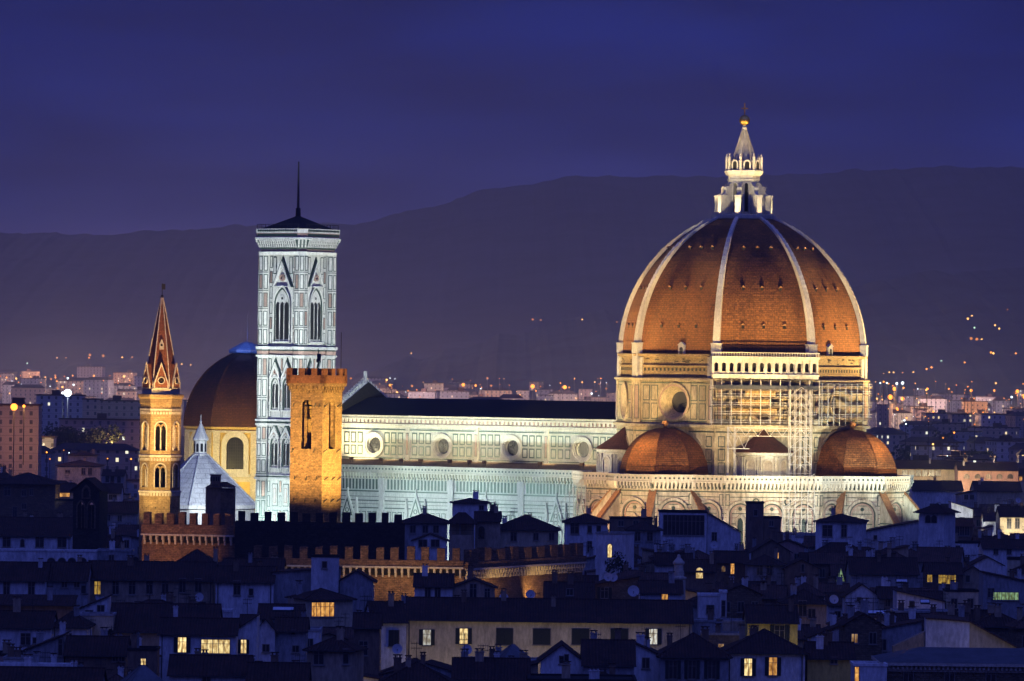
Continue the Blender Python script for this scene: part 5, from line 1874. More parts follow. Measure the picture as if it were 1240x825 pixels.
# -- right
house(1086, 1160, 568, 'floodlit cream loggia building with a row of openings', 20, 'side', 2.6, 16, 'cream', auto(1092, 1140, 573, 6, 1.9, 2.0, 'P'), vis=12, nch=2, short='floodlit loggia building')
house(1160.3, 1233, 570, 'floodlit salmon building with arched windows right of the loggia', 20, 'side', 2.4, 16, 'pink', auto(1164, 1230, 577, 5, 1.9, 1.6, 'A'), vis=12, nch=2)
house(1230, 1256, 576, 'warm lit house end cut by the right edge', 18, 'side', 2, 12, 'cream', [(1236, 580, 1, 1.4, 'Po')], vis=10)
house(1105, 1166, 594, 'broad dark roof over a thin floodlit white wall', 18.5, 'side', 2.6, 18, 'white', [], vis=5, nch=2, short='thin floodlit white wall')
house(1181, 1237, 595, 'floodlit pale yellow wall under a dark roof near the right edge', 18.5, 'side', 2.6, 18, 'cream', [], vis=12, nch=2, short='floodlit yellow wall')
house(1160, 1183, 600, 'little blue-grey dormer house between two floodlit walls', 20, 'shedr', 1.4, 8, 'grey', [(1170, 602, 1, 1.2, 'P'), (1177, 602, 1, 1.2, 'P')], Y=1600, vis=8, nch=0)
house(1152, 1178, 617, 'small white house face catching the floodlight beside the tower house', 19, 'shedl', 1.8, 9, 'white', [], Y=1480, vis=16, nch=0)
house(1211, 1252, 626, 'pale floodlit house front with tall windows at the right edge', 19, 'side', 2.2, 12, 'cream', [(1222, 634, 1, 2.4, 'P'), (1232, 634, 1, 2.4, 'P')], Y=1430, vis=18, nch=1, short='pale floodlit front at the right edge')
house(1155, 1178, 637, 'dark loggia with columns right of the white tower house', 21, 'side', 1.4, 8, 'brown', [(1159, 643, .9, 2.0, 'P'), (1165, 643, .9, 2.0, 'P'), (1171, 643, .9, 2.0, 'P')], Y=1250, vis=12, nch=0)
house(1138, 1190, 658, 'long white low house behind the tiled ridge, right', 18.5, 'flat', 0, 8, 'white', [(1160, 664, .8, 1, 'P')], vis=10, nch=2, tile=0)
house(1190.4, 1240, 664, 'white low house with chimney at the right edge', 18.2, 'side', 1.5, 10, 'white', [(1206, 668, .8, 1, 'P'), (1222, 668, .8, 1, 'P')], vis=9, nch=2)
house(1111, 1162, 680, 'grey house with a pale roof and two square windows, right', 17, 'side', 2.4, 12, 'grey', [(1125, 688, 1.2, 1.7, 'P'), (1145, 687, 1.2, 1.5, 'P')], rot=-8, tile=1, vis=14, nch=1, nant=1, short='grey house with pale roof')
house(1178, 1214, 684, 'white gabled house right of the grey house with pale roof', 17.2, 'front', 1.5, 9, 'white', [], vis=12, nch=0)
house(1122, 1166, 695, 'house with a glowing yellow glazed room', 16.6, 'side', 1.7, 10, 'brown', [(1125.5, 700, .9, 1.5, 'Py'), (1147, 701.5, 3.2, 1.7, 'Py')], vis=12, nch=1, short='glowing yellow room')
house(1166.3, 1190, 694, 'brown gable end attached to the yellow-lit house', 16.8, 'front', 1.2, 9, 'beige', [(1172, 701, .7, 1.2, 'P')], vis=18, nch=0)
house(1190.5, 1250, 706, 'grey house with long wall at the right edge', 16.6, 'shedl', 1.8, 10, 'grey', [(1218, 722, 4.5, 1.3, 'Pg'), (1200, 718, 1.1, 1.6, 'P')], vis=30, nch=2, short='grey house at the right edge')
house(1030, 1112, 695, 'long low grey wall under a wide tiled roof', 17, 'side', 2.6, 14, 'grey', [], vis=12, nch=3, nant=2, short='long low grey wall')
house(1024, 1064, 722, 'white double-gabled house in the roofscape, right of centre', 16.6, 'front', 1.9, 9, 'white', [(1040, 727, .6, .9, 'P')], vis=14, nch=0, nant=1, short='white double-gabled house')
house(1086, 1144, 729, 'white wedge-fronted house under brown tiles', 16.4, 'shedl', 1.7, 10, 'white', [(1104, 732, .7, 1, 'P')], vis=8, nch=1, nant=1)
house(1064.3, 1087, 724, 'narrow pale house crammed with chimneys', 16.5, 'side', 1.5, 8, 'grey', [(1075, 730, .8, 1.2, 'P')], vis=8, nch=3)
house(948, 1001, 731, 'beige house with iron balcony above the yellow wall', 17, 'hip', 1.9, 10, 'beige', [(958, 738, .8, 1.6, 'P'), (972, 737, 1.2, 2.4, 'P'), (983, 743, 1.1, 1.4, 'P')], vis=18, nch=1, short='beige house with balcony')
house(905, 966, 754, 'mustard yellow house front with shuttered window', 16.4, 'side', 2.2, 12, 'yellow', [(944, 768, 1.4, 2.6, 'S'), (915, 764, .8, 1.2, 'P')], vis=32, nch=1, short='mustard yellow house')
house(880, 975, 791, 'white house with two shuttered windows glowing amber', 16, 'hip', 2.8, 12, 'white', [(906, 808, 1.0, 2.3, 'Sl'), (936, 807, 1.05, 2.4, 'So')], vis=30, nch=2, short='house with two amber windows', pipes=2)
house(800, 882, 796, 'pale house with a row of half open dark shutters', 15.8, 'hip', 2.8, 12, 'grey', [(815, 811, 1.0, 2.4, 'S'), (838, 811, 1.0, 2.4, 'S'), (862, 811, 1.0, 2.4, 'S')], vis=26, nch=2, nant=1, short='row of half open shutters')
house(846, 872, 722, 'white roof tower with paired louvred windows', 19.6, 'flat', 0, 5, 'white', [(860, 738, 1.1, 1.2, 'C')], Y=905, vis=32, nch=0, tile=2, short='white roof tower')
house(872.4, 880, 718, 'thin white chimney-like stair turret with a slot window', 20, 'flat', 0, 4, 'white', [(876, 737, .5, 2.4, 'P')], Y=904, vis=34, nch=0, tile=2, cat='turret', name='stair_turret')
house(836, 905, 754, 'railed roof terrace below the white roof tower', 16, 'flat', 0, 8, 'grey', [], Y=885, vis=10, nch=1, tile=1)
house(655, 706, 801, 'small white gable facing us at the bottom centre', 15.6, 'front', 2.1, 12, 'white', [(680, 799, .5, .9, 'P'), (686, 797, .5, .9, 'P')], vis=12, nch=0, short='small white gable')
house(706.3, 768, 805, 'dark tiled roof with a small dormer at the bottom centre', 15.4, 'side', 2.8, 13, 'grey', [], vis=8, nch=2, nant=1)
house(768, 800, 795, 'blue-white low house left of the half open shutters', 15.6, 'shedl', 1.8, 9, 'white', [(782, 803, .9, 1.3, 'P')], vis=20, nch=2, nant=1)
house(640, 770, 826, 'flat dark roof filling the bottom edge under the small white gable', 15.4, 'flat', 0, 12, 'brown', [], vis=4, nch=3)
house(452, 492, 753, 'white return wing of the long shuttered house', 16, 'side', 2.6, 12, 'white', [(477, 773, 1.5, 2.3, 'C')], vis=40, nch=1, rot=8)
house(492.5, 838, 752, 'long cream house with a row of big shuttered windows', 16, 'side', 2.9, 14, 'cream',
      [(517, 772, 1.15, 2.3, 'Sw'), (561.5, 770.5, 1.2, 2.3, 'Sl'), (611, 771, 2.5, 2.4, 'C'), (656, 771, 2.6, 2.3, 'C'), (703, 771, 2.6, 2.3, 'C'), (750, 771, 2.6, 2.3, 'C'), (791, 771, 1.2, 2.3, 'Sw')],
      vis=42, nch=5, nant=3, pipes=2, short='long cream shuttered house')
house(502, 548, 710, 'white house with two dark windows under a low roof', 19, 'side', 1.7, 9, 'white', [(518, 717, .8, 1.9, 'P'), (530, 717, .8, 1.9, 'P')], vis=16, nch=1, short='white house with two dark windows')
house(548.4, 599, 712, 'grey wing with tall dark door joined to the two-window house', 18.8, 'front', 1.3, 9, 'beige', [(573, 717, 1.0, 2.6, 'P'), (590, 719, .8, 1.6, 'P')], vis=14, nch=1)
house(330, 411, 694, 'broad grey blank wall with a single dark window', 20.5, 'shedr', .8, 8, 'grey', [(397, 709, .9, 1.3, 'P')], vis=28, nch=0, tile=1, short='broad grey blank wall')
house(411.4, 452, 704, 'pale grey gable behind the amber-lit house', 19.3, 'front', 1.6, 9, 'grey', [], vis=10, nch=0)
house(377, 410, 675, 'blue-white roof shed with dark frame on the grey wall', 20, 'flat', 0, 4, 'white', [(393, 684, .7, 1.0, 'P')], Y=941, vis=18, nch=0, tile=0, cat='roof shed', name='roof_shed')
house(371, 427, 726, 'house with a wide amber window and white side wall', 17, 'hip', 1.4, 9, 'cream', [(391, 738, 3.7, 2.2, 'Po')], rot=20, vis=30, nch=1, short='wide amber window')
house(313, 366, 749, 'low house with skylights left of the amber-lit house', 15.8, 'side', 1.8, 10, 'white', [(320, 753, .7, .8, 'P')], vis=10, nch=1, short='low house with skylights')
house(310, 333, 764, 'white gable end right of the bright-windowed house', 15.6, 'front', 1.6, 9, 'white', [(322, 785, .9, 1.0, 'P')], vis=32, nch=0)
house(333.4, 371, 764, 'grey low house with tiny window under the skylight house', 15.6, 'side', 1.6, 8, 'grey', [(358, 786, .9, .9, 'P'), (355, 766, .5, .6, 'P')], vis=28, nch=1, nant=1)
house(372, 428, 788, 'square tower-like house with two windows at the bottom', 16.4, 'hip', 1.5, 7, 'beige', [(386, 796, 1.3, 1.9, 'P'), (419, 795, .7, 1.9, 'P')], rot=-10, vis=38, nch=1, short='square tower-like house')
house(428.6, 460, 760, 'dark house in the gap left of the long shuttered house', 15.8, 'side', 1.8, 9, 'brown', [(440, 785, 1.2, 2, 'P')], vis=40, nch=2, nant=2)
house(300, 372, 826, 'dark tiled roof at the bottom edge left of the tower-like house', 15.4, 'side', 2.0, 8, 'grey', [], vis=4, nch=2)
house(462, 546, 829, 'dark hipped roof at the bottom edge left of the skylight roof', 15.2, 'hip', 2.4, 9, 'grey', [], vis=4, nch=3, nant=1)
house(549, 640, 822, 'dark roof with one skylight at the bottom edge', 15.2, 'side', 2.2, 9, 'white', [], vis=4, nch=3, nant=2, short='dark roof with one skylight')
house(720, 774, 709, 'rough stone gable house with one dark shuttered window', 17, 'shedr', 1.5, 9, 'stone', [(732, 718, 1.2, 1.8, 'S')], vis=20, nch=0, nant=1, short='rough stone gable house')
house(775, 826, 718, 'pale low house with one small amber window', 16.8, 'side', 1.7, 10, 'white', [(805, 723, 1.0, .9, 'Po')], vis=9, nch=1, short='pale low house with amber window')
house(660, 719, 724, 'dark house with a pale dormer strip above the long cream roof', 16.6, 'side', 2.2, 12, 'grey', [(690, 717, 1.0, 1.0, 'P')], vis=6, nch=2)
house(830, 866, 692, 'dark house with a dazzling lit doorway', 18, 'side', 1.8, 9, 'brown', [(847, 685 + 9, 1.2, 1.9, 'Al')], vis=14, nch=1, short='dazzling lit doorway')
house(866.5, 906, 681, 'dim house with one tall amber window', 18, 'side', 1.8, 9, 'brown', [(876, 689, .7, 1.1, 'Ad'), (887, 688, .65, 2.2, 'Po')], vis=18, nch=1, short='tall amber window')
house(912, 957, 668, 'dark blue-grey gable with one small amber window', 19, 'front', 2.2, 10, 'brown', [(941, 673, .6, 1.1, 'Po')], vis=20, nch=0, nant=1, short='blue-grey gable with amber window')
house(905, 950, 684, 'shadowed grey house with twin dark windows below the gable', 18, 'hip', 1.5, 10, 'grey', [(920, 690, 1, 2, 'P'), (932, 690, 1, 2, 'P')], vis=18, nch=1)
house(950.4, 991, 688, 'brown gable house with an upright slit window', 17.6, 'front', 1.5, 10, 'brown', [(972, 688, .45, 1.4, 'P')], vis=14, nch=0, short='brown gable with slit window')
house(1034, 1074, 807, 'blank blue-white wall with a bright slit window at its edge', 16.2, 'flat', 0, 7, 'white', [(1036.5, 820, .5, 2.6, 'Po')], vis=20, nch=0, tile=2, short='blank blue-white wall')
house(978, 1034, 797, 'low dull yellow house among chimneys at the bottom', 15.4, 'side', 1.8, 9, 'yellow', [(1010, 800, .8, .8, 'P')], vis=10, nch=4, nant=1)

# ------------------------------------------------------------------ odd pieces of the old town
# big building with a dentil cornice, bottom right
Y_ = 760.0
gx = at(1165, 803, Y_)[0]
bigb = thing('palazzo', 'large stone palazzo with heavy dentil cornice in the bottom right corner', 'palazzo', (gx, Y_, 0), 0, None)
zc_ = at(1165, 803, Y_)[2]
hw_ = (1270 - 1073) * Y_ / FOC / 2
F = Fr((at(1172, 803, Y_)[0] - gx, 0, 0), 0)
m = MB()
fbox(m, F, -hw_, hw_, -16, 0, 0, zc_ - 1.2)
m.build('wall', W['stone'], bigb)
m = MB()
fbox(m, F, -hw_ - .3, hw_, -16, .3, zc_ - 1.2, zc_ - .9)
for k in range(36):
    u = -hw_ + .3 + 2 * hw_ * k / 36
    fbox(m, F, u - .14, u + .14, .25, .75, zc_ - .9, zc_ - .4)
fbox(m, F, -hw_ - .2, hw_, -16, .28, zc_ - .9, zc_ - .4)
fbox(m, F, -hw_ - 1.0, hw_, -16.5, 1.1, zc_ - .4, zc_)
m.build('cornice', pale_stone, bigb)
m = MB()
P = [F(-hw_ - .9, 1.0, zc_ + .03), F(hw_, 1.0, zc_ + .03), F(hw_, -9, zc_ + 1.6), F(-hw_ + 5, -9, zc_ + 1.6)]
m.face(P)
m.face([F(-hw_ - .9, 1.0, zc_ + .03), F(-hw_ + 5, -9, zc_ + 1.6), F(-hw_ - .9, -16, zc_ + .03)])
m.build('roof', zinc, bigb)
for px, py in ((1100, 818), (1150, 819), (1200, 820)):
    p = at(px, py, Y_)
    make_window(Fr((0, 0, 0), 0), p[0] - gx, p[2], 1.2, 1.6, 'P', bigb)
KEEP.append((1070, 1250, 778, 830, Y_))
FOOT.append((gx - hw_ - 2, gx + hw_ + 3, Y_ - 2, Y_ + 18, 790, 1065, 1260))
MARKS.append((1165, 800, 'dentil cornice palazzo'))
# white gable wall behind it
Y_ = 792.0
t = thing('gabled_hall', 'big pale hall with a blank blue-white end and long sloping side wall', 'hall', (at(1147, 752, Y_)[0], Y_, 0))
x_ = lambda px, py=770: at(px, py, Y_)[0] - t.location[0]
z_ = lambda px, py: at(px, py, Y_)[2]
F = Fr((0, 0, 0), 0)
m = MB()
fpoly(m, F, [(x_(1121), 0), (x_(1174), 0), (x_(1174), z_(1174, 753)), (x_(1140), z_(1140, 750)), (x_(1121), z_(1121, 749))], -3, 0)
m.build('end_wall', W['white'], t)
m = MB()
fpoly(m, F, [(x_(1174) + .02, 0), (x_(1260), 0), (x_(1260), z_(1260, 800)), (x_(1174) + .02, z_(1174, 753.5))], -3.05, -.35)
m.build('side_wall', W['cream'], t)
m = MB()
fpoly(m, F, [(x_(1082), 0), (x_(1121) - .02, 0), (x_(1121) - .02, z_(1121, 765)), (x_(1082), z_(1082, 783))], -3.05, -.35)
m.build('low_wing', W['beige'], t)
m = MB()
T = [(x_(1120), z_(1120, 748)), (x_(1140), z_(1140, 749)), (x_(1174), z_(1174, 752)), (x_(1262), z_(1262, 800))]
for (a, b), (c, d) in zip(T, T[1:]):
    m.face([F(a, .25, b), F(c, .25, d), F(c, -12, d), F(a, -12, b)])
    m.face([F(a, .25, b - .2), F(c, .25, d - .2), F(c, .25, d), F(a, .25, b)])
m.build('roof', roof_tile2, t)
KEEP.append((1080, 1250, 745, 795, Y_))
FOOT.append((at(1082, 760, Y_)[0], at(1262, 760, Y_)[0], Y_ - 1, Y_ + 13, 748, 1080, 1262))
MARKS.append((1150, 755, 'big pale hall'))

# bell-cote church front, left
Y_ = 1165.0
t = thing('church_belfry', 'dark stone church belfry with steep gable and twin pointed openings', 'belfry', (at(104, 640, Y_)[0], Y_, 0), math.radians(-12))
hw_ = 16.5 * Y_ / FOC
F = Fr((0, 0, 0), 0)
z_ = lambda py: at(104, py, Y_)[2]
ze, za, d_ = z_(594), z_(580), 6.0
m = MB()
m.box(-hw_, hw_, .6, d_, 0, z_(612))
arch_wall(m, F, -hw_, 0, z_(645), z_(606), -1.75, -.35, z_(640), z_(615), 'pointed', .8)
arch_wall(m, F, 0, hw_, z_(645), z_(606), .35, 1.75, z_(640), z_(615), 'pointed', .8)
m.face([F(-hw_, 0, 0), F(hw_, 0, 0), F(hw_, 0, z_(645)), F(-hw_, 0, z_(645))])
fpoly(m, F, [(-hw_, z_(606)), (hw_, z_(606)), (hw_, ze), (0, za - .2), (-hw_, ze)], -d_, 0)
m.box(hw_ - .01, hw_ + .02, 0, d_, 0, z_(606)); m.box(-hw_ - .02, -hw_ + .01, 0, d_, 0, z_(606))
m.build('belfry_wall', dark_shade_stone, t)
m = MB()
fring(m, F, arch(-.95, .95, z_(604), z_(597), 'pointed'), arch(-.6, .6, z_(604) + .2, z_(597), 'pointed'), -.05, .2)
for s in (-1, 1):
    fring(m, F, arch(s * 1.05 - .95, s * 1.05 + .95, z_(640), z_(615), 'pointed'), arch(s * 1.05 - .7, s * 1.05 + .7, z_(640) + .01, z_(615), 'pointed'), -.05, .18)
    m.tube(F(s * 1.05, -.4, z_(640)), F(s * 1.05, -.4, z_(612)), .12, 6)
m.build('tracery', W['stone'], t)
m = MB()
for s in (-1, 1):
    m.face([F(0, .5, za), F(s * (hw_ + .6), .5, ze - .3), F(s * (hw_ + .6), -d_ - .3, ze - .3), F(0, -d_ - .3, za)][::s])
    m.face([F(0, .5, za + .25), F(s * (hw_ + .6), .5, ze - .05), F(s * (hw_ + .6), -d_ - .3, ze - .05), F(0, -d_ - .3, za + .25)][::s])
    m.face([F(0, .5, za), F(s * (hw_ + .6), .5, ze - .3), F(s * (hw_ + .6), .5, ze - .05), F(0, .5, za + .25)])
m.build('roof', roof_tile, t)
m = MB()
m.box(-hw_ - .5, hw_ + .5, -1.2, 1.0, 0, z_(672))
m.build('plinth', dark_shade_stone, t)
KEEP.append((84, 126, 578, 676, Y_))
FOOT.append((at(86, 640, Y_)[0] - 1, at(124, 640, Y_)[0] + 1, Y_ - 2, Y_ + 8, 578, 84, 126))
MARKS.append((104, 620, 'dark church belfry'))

# roof loggia with posts (upper middle)
Y_ = 1112.0
t = thing('roof_loggia', 'open roof loggia on wooden posts with a tiled hood beside the cathedral aisle', 'loggia', (at(559, 640, Y_)[0], Y_, 0))
z_ = lambda py: at(559, py, Y_)[2]
hw_ = 15 * Y_ / FOC
m = MB(); m.box(-hw_, hw_, 0, 7, 0, z_(648)); m.build('wall', W['beige'], t)
m = MB(); m.box(-hw_, hw_, 5.5, 7, z_(648) - .01, z_(633)); m.build('back_wall', W['cream'], t)
for u in (-hw_ + .2, -.3, hw_ - .2):
    m = MB(); m.tube((u, .3, z_(648)), (u, .3, z_(633)), .13, 6); m.build('post', frame_m, t)
m = MB()
m.face([(-hw_ - .6, -.7, z_(634)), (hw_ + .6, -.7, z_(634)), (hw_ * .3, 3.5, z_(621)), (-hw_ * .3, 3.5, z_(621))])
m.face([(hw_ + .6, -.7, z_(634)), (hw_ + .6, 7.5, z_(634)), (hw_ * .3, 3.5, z_(621))])
m.face([(-hw_ - .6, 7.5, z_(634)), (-hw_ - .6, -.7, z_(634)), (-hw_ * .3, 3.5, z_(621))])
m.face([(hw_ + .6, 7.5, z_(634)), (-hw_ - .6, 7.5, z_(634)), (-hw_ * .3, 3.5, z_(621)), (hw_ * .3, 3.5, z_(621))])
m.box(-hw_ - .6, hw_ + .6, -.75, -.65, z_(634) - .2, z_(634) + .05)
m.build('roof', roof_tile, t)
m = MB(); m.tube((-hw_, .1, z_(648) + .9), (hw_, .1, z_(648) + .9), .05, 4); m.build('railing', iron, t)
KEEP.append((540, 578, 620, 652, Y_))
FOOT.append((at(540, 640, Y_)[0], at(578, 640, Y_)[0], Y_ - 1, Y_ + 8, 620, 540, 578))
MARKS.append((559, 632, 'open roof loggia'))

# dark turreted house in front of the baptistery roof
Y_ = 1180.0
t = thing('turreted_house', 'dark house with a little glazed turret in front of the white pyramid roof', 'house', (at(266, 600, Y_)[0], Y_, 0))
z_ = lambda py: at(266, py, Y_)[2]
s_ = Y_ / FOC
m = MB(); m.box(-17 * s_, 1 * s_, 0, 8, 0, z_(590)); m.build('wall', W['brown'], t)
m = MB(); m.box(1.01 * s_, 17 * s_, .4, 8, 0, z_(592)); m.build('side_wall', W['stone'], t)
m = MB()
m.face([(-18 * s_, -.5, z_(590) - .1), (18 * s_, -.5, z_(590) - .1), (8 * s_, 4, z_(584)), (-8 * s_, 4, z_(584))])
m.face([(18 * s_, -.5, z_(590) - .1), (18 * s_, 8.5, z_(590) - .1), (8 * s_, 4, z_(584))])
m.face([(-18 * s_, 8.5, z_(590) - .1), (-18 * s_, -.5, z_(590) - .1), (-8 * s_, 4, z_(584))])
r_ = m.build('roof', roof_tile, t)
m = MB(); m.box(-12 * s_, 0, 2, 5, z_(592), z_(576)); m.box(-13 * s_, 1 * s_, 1.7, 5.3, z_(576), z_(575)); m.build('turret', W['brown'], r_)
for k in range(4):
    u = (-10.6 + k * 2.9) * s_
    make_window(Fr((0, 2, 0), 0), u, z_(580.5), .34, .9, 'A', r_)
KEEP.append((246, 286, 573, 618, Y_))
FOOT.append((at(246, 600, Y_)[0], at(286, 600, Y_)[0], Y_ - 1, Y_ + 9, 573, 246, 286))

# small things on the roofs
def dish(px, py, Y, label, r=.75):
    X, _, Z = at(px, py, Y)
    t_ = thing('satellite_dish', label, 'satellite dish', (X, Y, Z - 1.1), math.radians(rnd.uniform(-15, 15)), 'satellite dishes on the roofs')
    m_ = MB()
    pr_ = [(r * k / 6, .16 * (k / 6) ** 2) for k in range(7)]
    m_.ring(pr_, 18)
    m_.ring([(a, b - .03) for a, b in pr_[::-1]], 18)
    o = m_.build('reflector', dish_m, t_, True)
    o.location = (0, -.3, 1.1)
    o.rotation_euler = (math.radians(72), 0, 0)
    m_ = MB(); m_.tube((0, 0, -.3), (0, 0, 1.0), .05, 5); m_.build('mast', iron, t_)
    m_ = MB(); m_.tube((0, -.3, .6), (0, -.95, .95), .03, 4); m_.tube((0, -.95, .95), (0, -1.05, 1.1), .07, 5); m_.build('feed_arm', iron, t_)

for px, py, Y, l in ((112, 721.5, 960, 'left one of two pale dish aerials below the long grey terrace house'), (120.5, 723.5, 958, 'right one of two pale dish aerials below the long grey terrace house'),
                     (242, 723.5, 950, 'pale dish aerial under the right end of the long grey terrace house'), (767, 716, 945, 'large bluish dish aerial right of the rough stone gable house'),
                     (737, 699, 985, 'left of twin pale dishes above the rough stone gable house'), (743, 699.5, 985, 'right of twin pale dishes above the rough stone gable house'),
                     (642, 720, 930, 'pale dish aerial on the ridge of the long cream house'), (864.5, 660, 1120, 'pale dish aerial below the white wedge-shaped wing'),
                     (481, 786, 845, 'dim dish aerial in front of the white return wing'), (565, 787, 850, 'blue dish aerial below the lit window of the long cream house'),
                     (1009, 726, 930, 'blue dish aerial left of the white double-gabled house'), (1148, 607, 1520, 'tiny dish aerial above the white tower house'),
                     (1233, 606, 1560, 'tiny dish aerial near the right edge under the floodlit yellow wall'), (610, 724, 925, 'bluish dish aerial left of the cream house ridge')):
    dish(px, py, Y, l, .95 if 'large' in l else .75)

def skylight(px, py, Y, w, label):
    X, _, Z = at(px, py, Y)
    t_ = thing('skylight', label, 'skylight', (X, Y, Z), 0, 'skylights in the roofs')
    k = .35
    m_ = MB()
    h_ = 1.3
    fr = [(-w / 2, -h_ / 2, -h_ / 2 * k), (w / 2, -h_ / 2, -h_ / 2 * k), (w / 2, h_ / 2, h_ / 2 * k), (-w / 2, h_ / 2, h_ / 2 * k)]
    g_ = [(x, y, z + .25) for x, y, z in fr]
    m_.face(g_)
    m_.build('glass', M('sky_reflecting_glass', (.75, .78, .82), (.6, .64, .7), .15, 1, fine=0, spec=.8), t_)
    m_ = MB()
    for i in range(4):
        j = (i + 1) % 4
        m_.face([fr[i], fr[j], g_[j], g_[i]])
        m_.tube(g_[i], g_[j], .07, 4)
    m_.build('frame', iron, t_)
for px, py, Y, w, l in ((84, 689, 1003, 1.2, 'bright tilted skylight on the roof of the left terrace'), (581, 803, 800, 2.2, 'pale skylight in the wide dark roof at the bottom'),
                        (343, 739, 880, 3.2, 'grey skylight strip left of the wide amber window'), (1060, 690, 1120, 1.8, 'pale skylight above the long low grey wall'),
                        (1120, 745 - 15, 930, 1.5, 'skylight on the brown tiles of the wedge-fronted house'), (1060, 743, 900, 3.4, 'big pale skylight in the tiles below the double-gabled house'),
                        (1092, 705, 1040, 2.0, 'white skylight left of the glowing yellow room'), (1015, 663, 1150, 2.2, 'pale skylight below the hip-roofed pavilion'),
                        (735, 783, 800, 1.2, 'tiny skylight dormer in the bottom centre roof')):
    skylight(px, py, Y, w, l)

def pyramid(name, px, py0, py1, Y, hw, mat, label, cat, base_mat, frame=True):
    X, _, Z0_ = at(px, py1, Y)
    h_ = (py1 - py0) * Y / FOC
    t_ = thing(name, label, cat, (X, Y + hw, 0), math.radians(20))
    m_ = MB()
    m_.ring([(hw * 1.41, Z0_), (hw * .1, Z0_ + h_)], 4, 0, math.radians(45), math.radians(405))
    m_.build('roof', mat, t_)
    m_ = MB(); m_.box(-hw * .95, hw * .95, -hw * .95, hw * .95, 0, Z0_ - .05); m_.build('wall', base_mat, t_)
    if frame:
        m_ = MB()
        for sx_, sy_ in cor:
            for q in (0, .5):
                m_.tube((sx_ * hw, sy_ * hw * (1 - 2 * q), Z0_), (sx_ * hw * .07, sy_ * hw * .07 * (1 - 2 * q), Z0_ + h_), .07, 4)
        m_.build('glazing_bars', zinc, t_)
    FOOT.append((X - hw, X + hw, Y, Y + 2 * hw, py0, px - 20, px + 20))
    KEEP.append((px - hw * FOC / Y, px + hw * FOC / Y, py0, py1, Y))
pyramid('tent_roof', 126, 798, 809, 790, 1.05, LIT['y'], 'glowing amber tent-shaped skylight in the lower left', 'skylight', W['brown'])
pyramid('pavilion_roof', 171, 807, 830, 742, 2.6, zinc, 'ribbed zinc pavilion roof at the bottom left', 'pavilion', W['grey'])
pyramid('glass_lantern', 621, 781, 797, 800, 1.9, zinc, 'pyramid-shaped glass roof lantern at the bottom centre', 'roof lantern', W['grey'])
pyramid('glass_lantern', 1018, 688, 704, 1075, .6, LIT['g'], 'greenish lit glass lantern among dark roofs, right of centre', 'roof lantern', W['grey'])

# little obelisk-like bell turret and roof-terrace shrubs
Y_ = 985.0
t = thing('bell_turret', 'pale stepped stone turret between lit doorway and amber window', 'turret', (at(821.5, 715, Y_)[0], Y_, 0))
z_ = lambda py: at(821, py, Y_)[2]
m = MB()
m.ring([(1.2, 0), (1.2, z_(702)), (1.35, z_(701)), (1.35, z_(699)), (.85, z_(698)), (.8, z_(684)), (1.0, z_(683)), (1.0, z_(681)), (.3, z_(675)), (.1, z_(673)), (0, z_(672))], 8)
m.build('turret_shaft', pale_stone, t)
m = MB(); m.ring([(.25, z_(676)), (.3, z_(674)), (.2, z_(672)), (0, z_(671))], 8); m.build('finial', pale_stone, t)
KEEP.append((812, 831, 671, 700, Y_))
FOOT.append((at(812, 700, Y_)[0], at(831, 700, Y_)[0], Y_ - 2, Y_ + 2, 671, 812, 831))

def foliage(mb_, c, r, n, rr, leafsize):
    for _ in range(n):
        while True:
            p = Vector((rr.uniform(-1, 1), rr.uniform(-1, 1), rr.uniform(-1, 1)))
            if .25 < p.length < 1:
                break
        q = Vector((c[0] + p.x * r[0], c[1] + p.y * r[1], c[2] + p.z * r[2]))
        u = Vector((rr.uniform(-1, 1), rr.uniform(-1, 1), rr.uniform(-1, 1))).normalized()
        w = u.orthogonal().normalized()
        s = leafsize * rr.uniform(.6, 1.5)
        v = u.cross(w)
        mb_.face([tuple(q + w * s), tuple(q + v * s * .6), tuple(q - w * s), tuple(q - v * s * .6)])

def tree(X, Y, z0, h, rx, label, group=None, flat=.45, seed=1, name='tree', leafs=700, ls=.5, cl=9):
    r = random.Random(seed)
    t_ = thing(name, label, 'tree', (X, Y, z0), 0, group)
    m_ = MB()
    m_.tube((0, 0, 0), (.1, 0, h * .55), .035 * h, 7, 0, .022 * h)
    for k in range(6):
        a = k * 1.05 + r.uniform(0, .5)
        m_.tube((.1, 0, h * r.uniform(.4, .55)), (rx * .6 * math.cos(a), rx * .6 * math.sin(a), h * r.uniform(.68, .85)), .016 * h, 5, 0, .006 * h)
    m_.build('trunk', bark, t_)
    m_ = MB()
    for k in range(cl):
        a, d = r.uniform(0, 6.28), rx * math.sqrt(r.uniform(0, .55))
        cr_ = rx * r.uniform(.3, .5)
        foliage(m_, (d * math.cos(a), d * math.sin(a), h * (1 - flat * r.uniform(.25, .8))), (cr_, cr_, h * flat * r.uniform(.3, .5)), leafs // cl, r, ls)
    m_.build('crown', leaf, t_)

